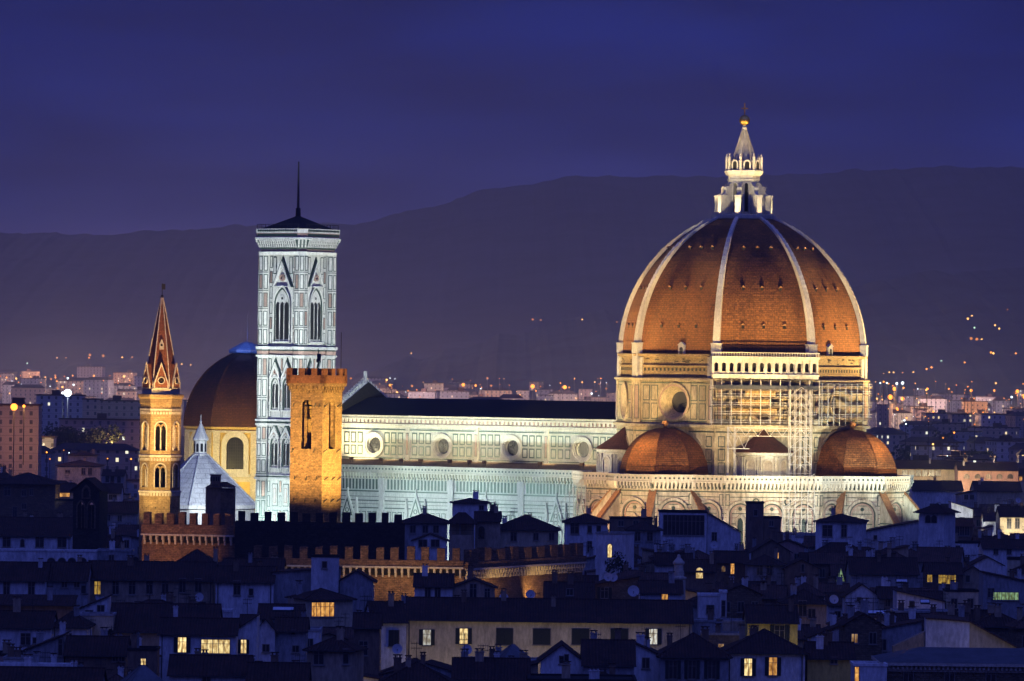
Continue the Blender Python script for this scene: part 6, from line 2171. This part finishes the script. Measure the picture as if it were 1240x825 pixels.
for px, py, Y, w, l in ((741, 688, 1030, 1.5, 'dark shrub on the roof terrace below the pale cube-shaped house, left'), (749, 683, 1031, 1.9, 'tallest dark shrub on the terrace below the pale cube-shaped house'),
                        (757, 690, 1029, 1.2, 'small dark shrub at the right end of the terrace below the pale cube'), (134, 768, 826, .55, 'single potted shrub in front of the blank cream wall')):
    X, _, Z = at(px, py, Y)
    t = thing('shrub', l, 'shrub', (X, Y, Z - w), 0, 'shrubs on roof terraces')
    m = MB()
    rr = random.Random(px)
    for k in range(4):
        foliage(m, (rr.uniform(-.5, .5) * w, rr.uniform(-.4, .4) * w, w * rr.uniform(.8, 1.6)), (w * .6, w * .6, w * .7), 60, rr, .2)
    m.build('foliage', leaf, t)
    m = MB(); m.tube((0, 0, -.6), (0, 0, w), .06, 5); m.build('stem', bark, t)

# ------------------------------------------------------------------ the rest of the roofscape
SKYL = [(-30, 556), (60, 552), (125, 566), (165, 600), (216, 606), (240, 612), (300, 617), (310, 622), (490, 622), (500, 640), (545, 640), (610, 636), (680, 640),
        (740, 640), (800, 640), (900, 645), (985, 642), (1050, 645), (1110, 650), (1116, 612), (1150, 600), (1190, 588), (1260, 584)]
def skyline(p):
    for (a, b), (c, d) in zip(SKYL, SKYL[1:]):
        if a <= p <= c:
            return b + (d - b) * (p - a) / (c - a)
    return 640
PAL = [(172, 284, 618, 676, 1000), (284, 490, 618, 665, 990), (304, 562, 658, 706, 958), (562, 706, 658, 704, 958), (166, 218, 345, 634, 1025), (350, 414, 440, 622, 1006)]
for q in PAL:
    KEEP.append((q[0], q[1], q[2], q[3], q[4]))
FOOT.append((at(172, 640, 1000)[0], at(495, 640, 990)[0], 985, 1040, 618, 172, 490))
FOOT.append((at(300, 640, 960)[0], at(710, 640, 960)[0], 954, 1004, 660, 304, 706))
FOOT.append((sx - 5, sx + 5, 1020, 1035, 340, 166, 218))
cover = [826.0] * 1300          # highest covered photo row per column, front to back
def put_cover(x0, x1, y):
    for c in range(max(0, int(x0)), min(1240, int(x1) + 1)):
        cover[c] = min(cover[c], y)
hand = sorted([(f[2], f[5], f[6], f[4]) for f in FOOT])
hi = 0
USED = set()
fr_ = random.Random(23)
WALLW = {'white': 'white', 'grey': 'grey', 'cream': 'cream', 'beige': 'beige', 'brown': 'brown', 'stone': 'stone', 'pink': 'rose', 'yellow': 'yellow'}
RN = {'side': 'tiled', 'hip': 'hip-roofed', 'front': 'gable-fronted', 'flat': 'flat-topped', 'shed': 'lean-to', 'shedr': 'slant-roofed', 'shedl': 'slant-roofed'}
def make_label(px, py, wall, roof, wn, nch, lit_):
    feats = [', one window lit' if lit_ else ('', ' with one window', ' with two windows', ' with three windows')[wn], ('', ' and a chimney', ' and two chimneys', ' and three chimneys')[min(3, nch)]]
    cand = sorted(MARKS, key=lambda q: (q[0] - px) ** 2 + ((q[1] - py) * 2.2) ** 2)
    for (mx, my, s) in cand[:6]:
        dx, dy = px - mx, (py - my) * 1.6
        rels = []
        if abs(dx) > abs(dy):
            rels = ['just %s of' % ('right' if dx > 0 else 'left')]
            rels.append(('below and ' if dy > 0 else 'above and ') + ('right of' if dx > 0 else 'left of'))
        else:
            rels = ['just below' if dy > 0 else 'just above']
            rels.append(('below and ' if dy > 0 else 'above and ') + ('right of' if dx > 0 else 'left of'))
        for rel in rels:
            for f in (feats[0], feats[0] + feats[1] if feats[0] else feats[1].replace(' and', ' with')):
                lb = 'small %s %s house%s, %s the %s' % (WALLW[wall], RN[roof], f, rel, s)
                if lb not in USED and len(lb.split()) <= 16:
                    USED.add(lb)
                    return lb
    return None
nfill = 0
Yc = 742.0
while Yc < 1720:
    Yc += fr_.uniform(2.5, 5) * (1 if Yc < 1250 else 1.5)
    while hi < len(hand) and hand[hi][0] < Yc:
        put_cover(hand[hi][1], hand[hi][2], hand[hi][3] + 2)
        hi += 1
    px = -10 + fr_.uniform(0, 40)
    while px < 1245:
        wm_m = fr_.uniform(5, 11)
        wpx = wm_m * FOC / Yc
        x0, x1 = px, px + wpx
        px = x1 + fr_.uniform(1, 18)
        if Yc > 1290 and 200 < x1 and x0 < 1112:
            continue
        dep = fr_.uniform(5.5, 9)
        X0, X1 = at(x0, 640, Yc)[0], at(x1, 640, Yc)[0]
        if any(X0 < f[1] and X1 > f[0] and Yc < f[3] and Yc + dep > f[2] for f in FOOT):
            continue
        roof = fr_.choice(['side', 'side', 'hip', 'hip', 'front', 'shedr', 'shedl', 'flat'])
        rise = {'side': 1.7, 'hip': 1.8, 'front': 1.5, 'flat': 0}.get(roof, 1.5)
        ok = False
        for Ze in [fr_.uniform(15, 19.5), 14.5, 13, 11.5]:
            top = proj((X0 + X1) / 2, Yc + dep / 2, Ze + rise + .5)[1]
            if any(top < skyline(p) for p in (x0, (x0 + x1) / 2, x1)):
                continue
            if any(k[4] > Yc and x0 < k[1] and x1 > k[0] and top < k[3] for k in KEEP):
                continue
            ok = True
            break
        if not ok:
            continue
        cs = [cover[c] for c in range(max(0, int(x0)), min(1240, int(x1) + 1))]
        if not cs or sum(1 for c in cs if top + 3.5 < c) < .3 * len(cs):
            continue
        wall = fr_.choice(['white', 'white', 'white', 'white', 'grey', 'grey', 'cream', 'beige', 'brown', 'stone', 'pink'])
        ye = proj((X0 + X1) / 2, Yc, Ze)[1]
        wn = fr_.choice([0, 1, 2, 2, 3])
        sill = ye + 1.9 * FOC / Yc
        islit = wn and fr_.random() < .10
        wk = [(x0 + wpx * (k + .5) / wn, sill, .9, 1.5, 'P') for k in range(wn)]
        if islit:
            wk[0] = (wk[0][0], wk[0][1], .8, 1.2, fr_.choice(['Po', 'Pl', 'Pd', 'Pd']))
        nch = fr_.choice([0, 1, 2, 2, 3])
        lb = make_label((x0 + x1) / 2, ye, wall, roof, wn, nch, islit)
        if not lb:
            continue
        house(x0, x1, ye, lb, Ze, roof, rise, dep, wall, wk, fr_.choice([0, 0, -5, 4]) if Yc < 1250 else 0, fr_.choice([0, 1]), nch, fr_.choice([0, 0, 1, 1, 2]), 10, Yc, seed=int(Yc), keep=False)
        put_cover(x0, x1, top + 1)
        nfill += 1
print('fillers', nfill)

# street light that reaches a few walls of the old town
def street(px, py, Y, z, w, col=(1, .70, .34), back=8):
    X = at(px, py, Y)[0]
    d = bpy.data.lights.new('street_light', 'POINT')
    d.energy, d.color, d.shadow_soft_size = w * KW, col, .4
    o = bpy.data.objects.new('street_light', d)
    COL.objects.link(o)
    o.location = (X, Y - back, z)
    o['kind'] = 'helper'
for px in (540, 640, 740):
    street(px, 780, 879, 7, .55, (1, .82, .48), back=9)
street(935, 780, 880, 8, .8, (1, .85, .4))
street(970, 745, 925, 9, .4)
street(1210, 780, 785, 10, .6, (1, .85, .6))
street(400, 790, 795, 8, .35)
street(1110, 575, 2000, 16, 16, (1, .8, .45), 14); street(1140, 575, 2000, 16, 16, (1, .8, .45), 14)
street(1180, 578, 1985, 15, 15, (1, .6, .3), 14); street(1215, 578, 1985, 15, 15, (1, .6, .3), 14)
street(1120, 597, 1755, 14, 12, (1, .95, .75), 10); street(1150, 597, 1755, 14, 12, (1, .95, .75), 10)
street(1195, 600, 1750, 13, 16, (1, .92, .6), 12); street(1225, 600, 1750, 13, 16, (1, .92, .6), 12)
street(1225, 636, 1430, 14, 7, (1, .88, .62), 9); street(1165, 625, 1478, 14, 5, (.9, .95, .9), 10)
street(80, 602, 1530, 14, 1.2)
for px, Y, z, w in ((70, 905, 9, .10), (165, 838, 9, .10), (300, 905, 10, .10), (440, 905, 10, .12), (600, 1012, 12, .16), (700, 985, 12, .12), (830, 1012, 11, .14), (905, 1060, 12, .16), (1000, 1010, 11, .14), (1090, 955, 10, .12), (1180, 1090, 11, .2), (1150, 900, 9, .12), (1050, 850, 9, .12)):
    street(px, 700, Y, z, w, (1, .74, .40), 0)

# ------------------------------------------------------------------ the modern city out to the hills
def facade_mat():
    m = bpy.data.materials.new('far_facade')
    m.use_nodes = True
    t = m.node_tree
    t.nodes.clear()
    out = t.nodes.new('ShaderNodeOutputMaterial')
    b = t.nodes.new('ShaderNodeBsdfPrincipled')
    b.inputs['Roughness'].default_value = .9
    t.links.new(b.outputs[0], out.inputs[0])
    co, oi, sp_ = t.nodes.new('ShaderNodeTexCoord'), t.nodes.new('ShaderNodeObjectInfo'), t.nodes.new('ShaderNodeSeparateXYZ')
    t.links.new(co.outputs['UV'], sp_.inputs[0])
    u = nmath(t, 'DIVIDE', sp_.outputs[0], 3.6)
    v = nmath(t, 'DIVIDE', sp_.outputs[1], 3.1)
    fu, fv = nmath(t, 'FRACT', u), nmath(t, 'FRACT', v)
    inu = nmath(t, 'LESS_THAN', nmath(t, 'ABSOLUTE', nmath(t, 'SUBTRACT', fu, .5)), .15)
    inv = nmath(t, 'LESS_THAN', nmath(t, 'ABSOLUTE', nmath(t, 'SUBTRACT', fv, .5)), .24)
    win = nmath(t, 'MULTIPLY', inu, inv)
    cb = t.nodes.new('ShaderNodeCombineXYZ')
    t.links.new(nmath(t, 'FLOOR', u), cb.inputs[0])
    t.links.new(nmath(t, 'FLOOR', v), cb.inputs[1])
    t.links.new(nmath(t, 'MULTIPLY', oi.outputs['Random'], 131.0), cb.inputs[2])
    wn = t.nodes.new('ShaderNodeTexWhiteNoise')
    t.links.new(cb.outputs[0], wn.inputs['Vector'])
    thr = nmath(t, 'MULTIPLY_ADD', nmath(t, 'FRACT', nmath(t, 'MULTIPLY', oi.outputs['Random'], 7.7)), .14, .85)
    litm = nmath(t, 'MULTIPLY', win, nmath(t, 'GREATER_THAN', wn.outputs['Value'], thr))
    wallc = nramp(t, oi.outputs['Random'], [(0, (.42, .32, .24, 1)), (.2, (.50, .47, .43, 1)), (.4, (.36, .27, .22, 1)), (.6, (.30, .30, .32, 1)), (.8, (.55, .42, .28, 1)), (1, (.40, .24, .18, 1))], 'CONSTANT')
    # balcony lines between the storeys
    ln = nmath(t, 'GREATER_THAN', fv, .93)
    wallc = nmix(t, nmath(t, 'MULTIPLY', ln, .45), wallc, (.08, .07, .07))
    t.links.new(nmix(t, win, wallc, (.09, .08, .075)), b.inputs['Base Color'])
    wc = nramp(t, wn.outputs['Color'], [(0, (1, .62, .2, 1)), (.5, (1, .8, .45, 1)), (1, (.9, .95, .8, 1))])
    t.links.new(wc, b.inputs['Emission Color'])
    t.links.new(nmath(t, 'MULTIPLY', litm, 1.1), b.inputs['Emission Strength'])
    return m
FAC = facade_mat()
far_roof = M('far_roofs', (.10, .055, .04), (.05, .035, .03), .9, .2, fine=.2)
cr2 = random.Random(41)
FARL = set()
def far_block(px0, px1, ytop, Y, label, roof='flat', dep=14, group='blocks of the modern city', rot=0):
    X0, _, zt_ = at(px0, ytop, Y)
    X1 = at(px1, ytop, Y)[0]
    g_ = ground_h(0, Y)
    zt_ = max(zt_, g_ + 5)
    h = (X1 - X0) / 2
    t_ = thing('apartment_block', label, 'apartment block', ((X0 + X1) / 2, Y, g_ - .5), math.radians(rot), group)
    H_ = zt_ - g_ + .5
    m_ = MB()
    m_.box(-h, h, 0, dep, 0, H_)
    m_.build('wall', FAC, t_)
    m_ = MB()
    if roof == 'flat':
        m_.box(-h - .4, h + .4, -.4, dep + .4, H_ + .01, H_ + .6)
        if h > 8:
            a = cr2.uniform(-.6, .4) * h
            m_.box(a, a + 4, dep * .3, dep * .7, H_ + .6, H_ + 2.8)
    else:
        m_.face([(-h - .6, -.6, H_), (h + .6, -.6, H_), (h * .7, dep / 2, H_ + 2.6), (-h * .7, dep / 2, H_ + 2.6)])
        m_.face([(h + .6, dep + .6, H_), (-h - .6, dep + .6, H_), (-h * .7, dep / 2, H_ + 2.6), (h * .7, dep / 2, H_ + 2.6)])
        m_.face([(h + .6, -.6, H_), (h + .6, dep + .6, H_), (h * .7, dep / 2, H_ + 2.6)])
        m_.face([(-h - .6, dep + .6, H_), (-h - .6, -.6, H_), (-h * .7, dep / 2, H_ + 2.6)])
    m_.build('roof', far_roof, t_)

# hand-placed ones, left
far_block(-8, 47, 491, 2050, 'tall orange-lit block at the left edge beside the tall street lamp')
far_block(44, 101, 479, 2900, 'dark grey block with yellow windows left of the white starry lamp')
far_block(100, 122, 484, 2800, 'pale blank end of the brown balcony block')
far_block(122, 170, 486, 2780, 'long brown block with balconies left of the spire tower')
far_block(72, 140, 508, 2500, 'low brown block with a pale stair tower below the balcony block')
far_block(140, 170, 509, 2480, 'brown balcony block touching the spire tower')
far_block(51, 65, 530, 2300, 'small cream block lit like a lantern below the dark trees')
far_block(-8, 7, 529, 2250, 'cream block end cut by the left edge', 'flat', 12)
far_block(142, 164, 474, 4300, 'orange-lit roof house far behind the balcony block')
far_block(-8, 62, 548, 2150, 'long low dark shed roof in front of the lit trees, far left', 'hip', 18)
far_block(60, 166, 545, 2180, 'long dark hall roof left of the spire tower', 'hip', 18)
ZONES = [(-10, 168, 452, 500, 4200, 6700, 20, 'left of the spire tower'), (218, 240, 470, 520, 3000, 6000, 3, 'beside the dark chapel dome'),
         (-10, 166, 492, 545, 2000, 3600, 9, 'in the middle distance, far left'),
         (440, 746, 455, 478, 4600, 5900, 34, 'above the nave roof'), (440, 746, 468, 486, 3400, 5200, 16, 'just above the dark nave roof'),
         (1050, 1245, 458, 500, 3800, 5600, 30, 'on the right below the hills'), (1050, 1245, 495, 540, 2700, 4200, 26, 'right of the great dome'), (1090, 1245, 528, 566, 2100, 2900, 18, 'right of the small tribune dome')]
TONE = ['pale', 'grey', 'dull', 'broad', 'plain', 'squat', 'narrow', 'dim']
def far_label(px, Y, ytop, w, zone, roof):
    sz = 'wide' if w > 24 else 'narrow' if w < 12 else 'medium'
    col = int(px // 16)
    marks = [(0, 'left edge'), (17, 'orange street lamp'), (82, 'white starry lamp'), (130, 'balcony block'), (190, 'spire tower'), (228, 'chapel dome'), (440, 'church front gable'), (454, 'first round nave window'),
             (536, 'second round nave window'), (622, 'third round nave window'), (706, 'fourth round nave window'), (745, 'drum edge'), (1050, 'drum edge'), (1088, 'right tribune dome'), (1130, 'white tower house'),
             (1196, 'floodlit salmon building'), (1240, 'right edge')]
    for mk in sorted(marks, key=lambda q: abs(q[0] - px))[:3]:
        d = px - mk[0]
        rel = 'in line with' if abs(d) < 8 else ('right of' if d > 0 else 'left of')
        for dist in (('far' if Y > 5500 else 'distant' if Y > 3600 else 'mid-distance'),):
            for ex in ('', ' half hidden', ' seen over nearer roofs', ' under the hazy hills'):
                l = '%s %s %s block%s, %s the %s' % (sz, dist, 'flat-roofed' if roof == 'flat' else 'tile-roofed', ex, rel, mk[1])
                if l not in FARL:
                    FARL.add(l)
                    return l
    return None
slots = []
for (a, b, y0, y1, Y0, Y1, n, zn) in ZONES:
    for k in range(n):
        Y = Y1 + (Y0 - Y1) * (k + cr2.random()) / n
        w = cr2.uniform(12, 46) * 7034 / Y * .62
        px = a + (b - a) * ((k * .618 + cr2.uniform(-.04, .04)) % 1.0)
        if 1040 < px < 1050 or (165 < px < 218):
            continue
        g_ = ground_h(0, Y)
        hgt = cr2.uniform(11, 24) if Y > 3600 else cr2.uniform(11, 18)
        yt = proj(0, Y, g_ + hgt)[1] + (px - 620) * .0122
        roof = cr2.choice(['flat', 'flat', 'hip'])
        lb = far_label(px + w / 2, Y, yt, w, zn, roof)
        if lb is None:
            lb = 'far city block, one of the many alike in the haze below the hills'
        far_block(px, px + w, yt, Y, lb, roof, cr2.uniform(12, 20), rot=cr2.uniform(-18, 18))

for k in range(22):
    px = (-5 + 170 * cr2.random()) if k % 3 == 0 else (1052 + 185 * cr2.random()) if k % 3 == 1 else (445 + 295 * cr2.random())
    Y = cr2.uniform(2300, 3600) if k % 3 < 2 else cr2.uniform(3600, 4800)
    mk = min(((0, 'left edge'), (50, 'cream block'), (100, 'umbrella pines'), (145, 'balcony block'), (454, 'first round nave window'), (536, 'second round nave window'), (622, 'third round nave window'), (706, 'fourth round nave window'), (1088, 'right tribune dome'), (1130, 'white tower house'), (1196, 'salmon building'), (1240, 'right edge')), key=lambda q: abs(q[0] - px))
    lb = '%s dark tree among far city blocks, %s the %s' % ('broad' if k % 2 else 'small', 'right of' if px > mk[0] else 'left of', mk[1])
    if lb in FARL:
        continue
    FARL.add(lb)
    h = cr2.uniform(11, 17)
    tree(at(px, 500, Y)[0], Y, ground_h(0, Y), h, h * cr2.uniform(.5, .8), lb, 'trees of the far city', .6, k + 50, leafs=500, ls=.9, cl=9)

# street lamps and other lights
GLOWP = 108
GL = {'orange': glow('sodium_lamp', (1, .30, .035), 3.2), 'amber': glow('amber_lamp', (1, .48, .12), 2.8), 'white': glow('white_lamp', (.80, .93, 1), 3.0), 'green': glow('greenish_lamp', (.6, 1, .7), 1.4), 'dim': glow('dim_lamp', (1, .33, .06), 1.0)}
LPROTO = {}
def lamp(px, py, Y, col, r, label, group, mast=None, power=0, g_=None):
    X, _, Z = at(px, py, Y)
    if g_ is None:
        g_ = ground_h(0, Y)
    t_ = thing('street_lamp', label, 'street lamp', (X, Y, Z), 0, group)
    r *= .72 if power < 30 else 1
    key = (col, round(r, 1))
    if key not in LPROTO:
        m_ = MB()
        rr_ = round(r, 1)
        m_.ring([(rr_ * math.sin(math.pi * k / 6), -rr_ * math.cos(math.pi * k / 6)) for k in range(7)], 8)
        o = m_.build('lamp_head', GL[col], t_, True)
        LPROTO[key] = o
    else:
        o = LPROTO[key].copy()
        COL.objects.link(o)
        o.parent = t_
    if mast is None:
        mast = max(2.0, Z - g_)
    if mast:
        m_ = MB()
        m_.tube((0, .2, -mast), (0, .2, -r * .8), .16, 5)
        m_.build('mast', iron, t_)
    if power:
        d = bpy.data.lights.new('street_lamp_light', 'POINT')
        d.energy, d.color, d.shadow_soft_size = power * KW, {'orange': (1, .45, .12), 'amber': (1, .6, .25), 'white': (.8, .92, 1)}.get(col, (1, .6, .3)), r
        q = bpy.data.objects.new('street_lamp_light', d)
        COL.objects.link(q)
        q.location = (X, Y - 2.5, Z)
        q['kind'] = 'helper'
lamp(17, 493, 1960, 'orange', 1.7, 'tall mast with a dazzling orange lamp at the far left', None, 25, 14)
lamp(29, 492, 1975, 'orange', .7, 'smaller orange lamp just right of the tall dazzling one', None, 20, 10)
lamp(82, 476, 2700, 'white', 1.8, 'dazzling blue-white lamp above the dark grey block', None, 25, 60)
lamp(76, 476, 2710, 'white', .9, 'small white lamp just left of the dazzling blue-white one', None, 25)
SPEC = [('lamps along the far street above the nave roof', 'glowing orange street lamp on the horizon above the nave roof',
         [(528, 466, 'orange', 2.0, 40), (561, 466, 'orange', 1.8, 40), (576, 467, 'orange', 1.7, 0), (645, 468, 'orange', 2.2, 50), (684, 469, 'orange', 2.1, 50), (480, 476, 'amber', 1.6, 40), (705, 463, 'amber', 1.0, 0)], 5200),
        ('lamps in the bright cluster right of the dome', 'orange lamp in the bright cluster right of the dome drum',
         [(1078, 481, 'orange', 2.2, 70), (1083, 471, 'orange', 1.8, 40), (1093, 483, 'orange', 1.6, 40), (1086, 495, 'orange', 1.2, 30), (1092, 496, 'orange', 1.0, 0), (1062, 483, 'amber', 1.0, 0), (1068, 484, 'amber', .9, 0), (1054, 470, 'amber', 1.0, 0), (1123, 471, 'orange', 1.4, 0), (1149, 471, 'orange', 1.1, 0), (1176, 473, 'orange', 1.3, 30), (1204, 473, 'orange', 1.3, 0), (1232, 474, 'orange', 1.5, 30), (1240, 480, 'orange', 2.0, 40)], 4200),
        ('white lamps right of the dome', 'white lamp in the row right of the dome drum', [(1074, 464, 'white', 1.0, 0), (1086, 464.5, 'white', 1.3, 20), (1093, 464, 'white', 1.5, 20), (1066, 464, 'white', .8, 0), (1225, 481, 'white', 1.1, 20), (1156, 514, 'white', .5, 0), (1169, 513, 'amber', .6, 0)], 4400),
        ('lamps at the foot of the left hills', 'orange lamp in the row under the low left hills',
         [(25, 456, 'amber', 1.2, 0), (28, 452, 'amber', 1.2, 0), (43, 456, 'orange', 1.1, 0), (55, 457, 'amber', 1.1, 0), (67, 455, 'dim', 1.6, 0), (88, 455, 'orange', 1.4, 0), (98, 455, 'orange', 1.2, 0), (117, 451, 'white', 1.6, 0), (114, 453, 'green', 1.0, 0), (20, 451, 'amber', .9, 0), (8, 456, 'dim', 1.2, 0), (137, 460, 'dim', 1.4, 0), (78, 456, 'dim', 1.2, 0)], 6200),
        ('lamps on the left hillside', 'small amber lamp on the low hillside at left',
         [(69, 434, 'amber', 1.8, 0), (80, 434, 'amber', 1.5, 0), (94, 435, 'amber', 2.0, 0), (101, 435, 'orange', 1.8, 0), (108, 434, 'orange', 2.4, 0), (109, 430, 'dim', 2.6, 0), (125, 431, 'dim', 2.4, 0), (148, 433, 'amber', 1.8, 0), (160, 433, 'dim', 2.0, 0), (56, 437, 'amber', 1.3, 0), (220, 441, 'amber', 1.5, 0), (231, 442, 'amber', 1.3, 0), (33, 440, 'green', 1.6, 0), (205, 441, 'dim', 1.4, 0)], 8450),
        ('lamps on the right hillside', 'small orange lamp on the dark hillside at right',
         [(1172, 386, 'amber', 1.9, 0), (1177, 383, 'amber', 1.8, 0), (1180, 397, 'green', 1.5, 0), (1205, 394, 'amber', 1.5, 0), (1210, 398, 'amber', 1.5, 0), (1189, 412, 'amber', 2.6, 0), (1183, 411, 'dim', 2.6, 0), (1176, 410, 'dim', 2.4, 0), (1200, 427, 'orange', 2.0, 0), (1203, 428, 'amber', 1.9, 0), (1199, 436, 'orange', 1.6, 0), (1213, 433, 'orange', 1.6, 0), (1224, 431, 'orange', 1.7, 0), (1230, 428, 'orange', 1.6, 0), (1168, 439, 'orange', 1.5, 0), (1182, 437, 'orange', 1.6, 0), (1140, 438, 'green', 2.2, 0), (1128, 445, 'orange', 1.8, 0), (1122, 447, 'orange', 1.8, 0), (1106, 451, 'amber', 1.5, 0), (1093, 452, 'orange', 1.5, 0), (1082, 451, 'amber', 1.3, 0), (1077, 451, 'amber', 1.3, 0), (1070, 453, 'amber', 1.3, 0), (1220, 375, 'dim', 1.2, 0)], 7250),
        ('lights of the far hill villa', 'tiny light of the villa high on the middle hill', [(645, 387, 'dim', 2.0, 0), (650, 390, 'dim', 1.8, 0), (654, 383, 'dim', 2.4, 0), (655, 388, 'dim', 2.0, 0), (705, 387, 'amber', 1.4, 0), (498, 428, 'amber', 1.4, 0), (747, 390, 'dim', 1.4, 0)], 8500)]
for grp, lab, lst, Y in SPEC:
    for px, py, c_, r_, p_ in lst:
        if 'hill' in grp:
            Yh = on_hill(px, py, Y)
            r_ *= Yh / Y
        else:
            Yh = Y
        if c_ == 'orange':
            r_ *= .8
        lamp(px, py, Yh, c_, r_, lab, grp, None if 'hill' not in grp else 3.0, p_)
lr = random.Random(77)
for a, b, y0, y1, Y, n, grp, lab in ((415, 745, 458, 484, 4700, 80, 'small lights of the far city behind the nave', 'tiny city lamp twinkling above the nave roof'),
                                     (1050, 1240, 462, 510, 3900, 66, 'small lights of the city right of the dome', 'tiny city lamp twinkling right of the great dome'),
                                     (-5, 166, 455, 480, 5000, 52, 'small lights of the city at far left', 'tiny city lamp twinkling left of the spire tower'),
                                     (-5, 166, 545, 560, 2120, 10, 'lamps of the dark street at left', 'low lamp along the dark street left of the spire tower'),
                                     (1095, 1240, 510, 560, 2600, 12, 'lamps among the roofs at right', 'small lamp among the roofs right of the tribune dome')):
    for k in range(n):
        px = a + (b - a) * lr.random()
        py = y0 + (y1 - y0) * lr.random() ** 1.3
        lamp(px, py, Y + lr.uniform(-300, 300) * (Y > 2500), lr.choice(['orange', 'orange', 'amber', 'amber', 'dim', 'dim', 'dim', 'white']), lr.choice([.42, .52, .66, .95]) * Y / 4200, lab, grp)
# warm street light on the far districts
for px, py, Y, w, c_ in ((470, 482, 4900, 90, (1, .6, .22)), (560, 480, 5000, 70, (1, .5, .2)), (660, 480, 4600, 70, (1, .55, .2)), (1080, 490, 3900, 80, (1, .5, .15)), (1130, 490, 4000, 60, (1, .6, .25)), (1180, 480, 4600, 60, (1, .5, .2)),
                         (30, 530, 2030, 7, (1, .5, .15)), (60, 545, 2280, 14, (1, .65, .2)), (100, 540, 2260, 20, (1, .55, .3)), (140, 535, 2430, 16, (1, .55, .3)), (100, 470, 4500, 60, (1, .6, .35)), (50, 470, 5200, 60, (1, .6, .35)), (150, 470, 5200, 50, (1, .6, .35)),
                         (1150, 540, 2560, 10, (1, .7, .4)), (1210, 545, 2560, 10, (1, .7, .4))):
    X, _, Z = at(px, py, Y)
    d = bpy.data.lights.new('district_light', 'POINT')
    d.energy, d.color, d.shadow_soft_size = w * KW, c_, 1.5
    o = bpy.data.objects.new('district_light', d)
    COL.objects.link(o)
    o.location = (X, Y, max(Z, ground_h(0, Y) + 9))
    o['kind'] = 'helper'

# the glow of the outer districts: added unseen lights above the roofs brighten haze and hill feet
gr = random.Random(5)
for k in range(58):
    px = -60 + 1360 * ((k * .618) % 1.0)
    Y = 3900 + 1300 * gr.random()
    if k >= 44:                      # the valley behind the nearer hill
        px = -60 + 600 * ((k * .618) % 1.0)
        Y = 5700 + 700 * gr.random() if px < 360 else 7000 + 600 * gr.random()
    X = at(px, 460, Y)[0]
    d = bpy.data.lights.new('added_haze_glow', 'POINT')
    d.energy, d.color, d.shadow_soft_size = GLOWP * KW * gr.uniform(.6, 1.4) * (1.8 if k >= 44 else 1), ((1, .50, .30) if k >= 44 else (.95, .60, .55)), 2.0
    o = bpy.data.objects.new('added_haze_glow', d)
    COL.objects.link(o)
    o.location = (X, Y, ground_h(0, Y) + 30)
    o['kind'] = 'helper'

# trees of the far left and right
for k, (px, py, Y, h, rx, l) in enumerate(((92, 516, 2420, 17, 13, 'wide dark umbrella pine below the brown block, far left'), (118, 517, 2440, 16, 11, 'dark umbrella pine beside the balcony block near the spire tower'),
                                         (74, 521, 2380, 13, 7, 'small dark pine at the left of the umbrella pines'), (28, 533, 2240, 10, 9, 'round tree lit orange from below at the far left'),
                                         (1190, 547, 2650, 13, 9, 'dark round tree among the roofs at right'), (1172, 549, 2640, 11, 6, 'smaller dark tree left of the round tree at right'))):
    X, _, Z = at(px, py, Y)
    tree(X, Y, Z - h, h, rx, l, 'trees of the far city', .5, k + 3, leafs=1300, ls=.55, cl=12)
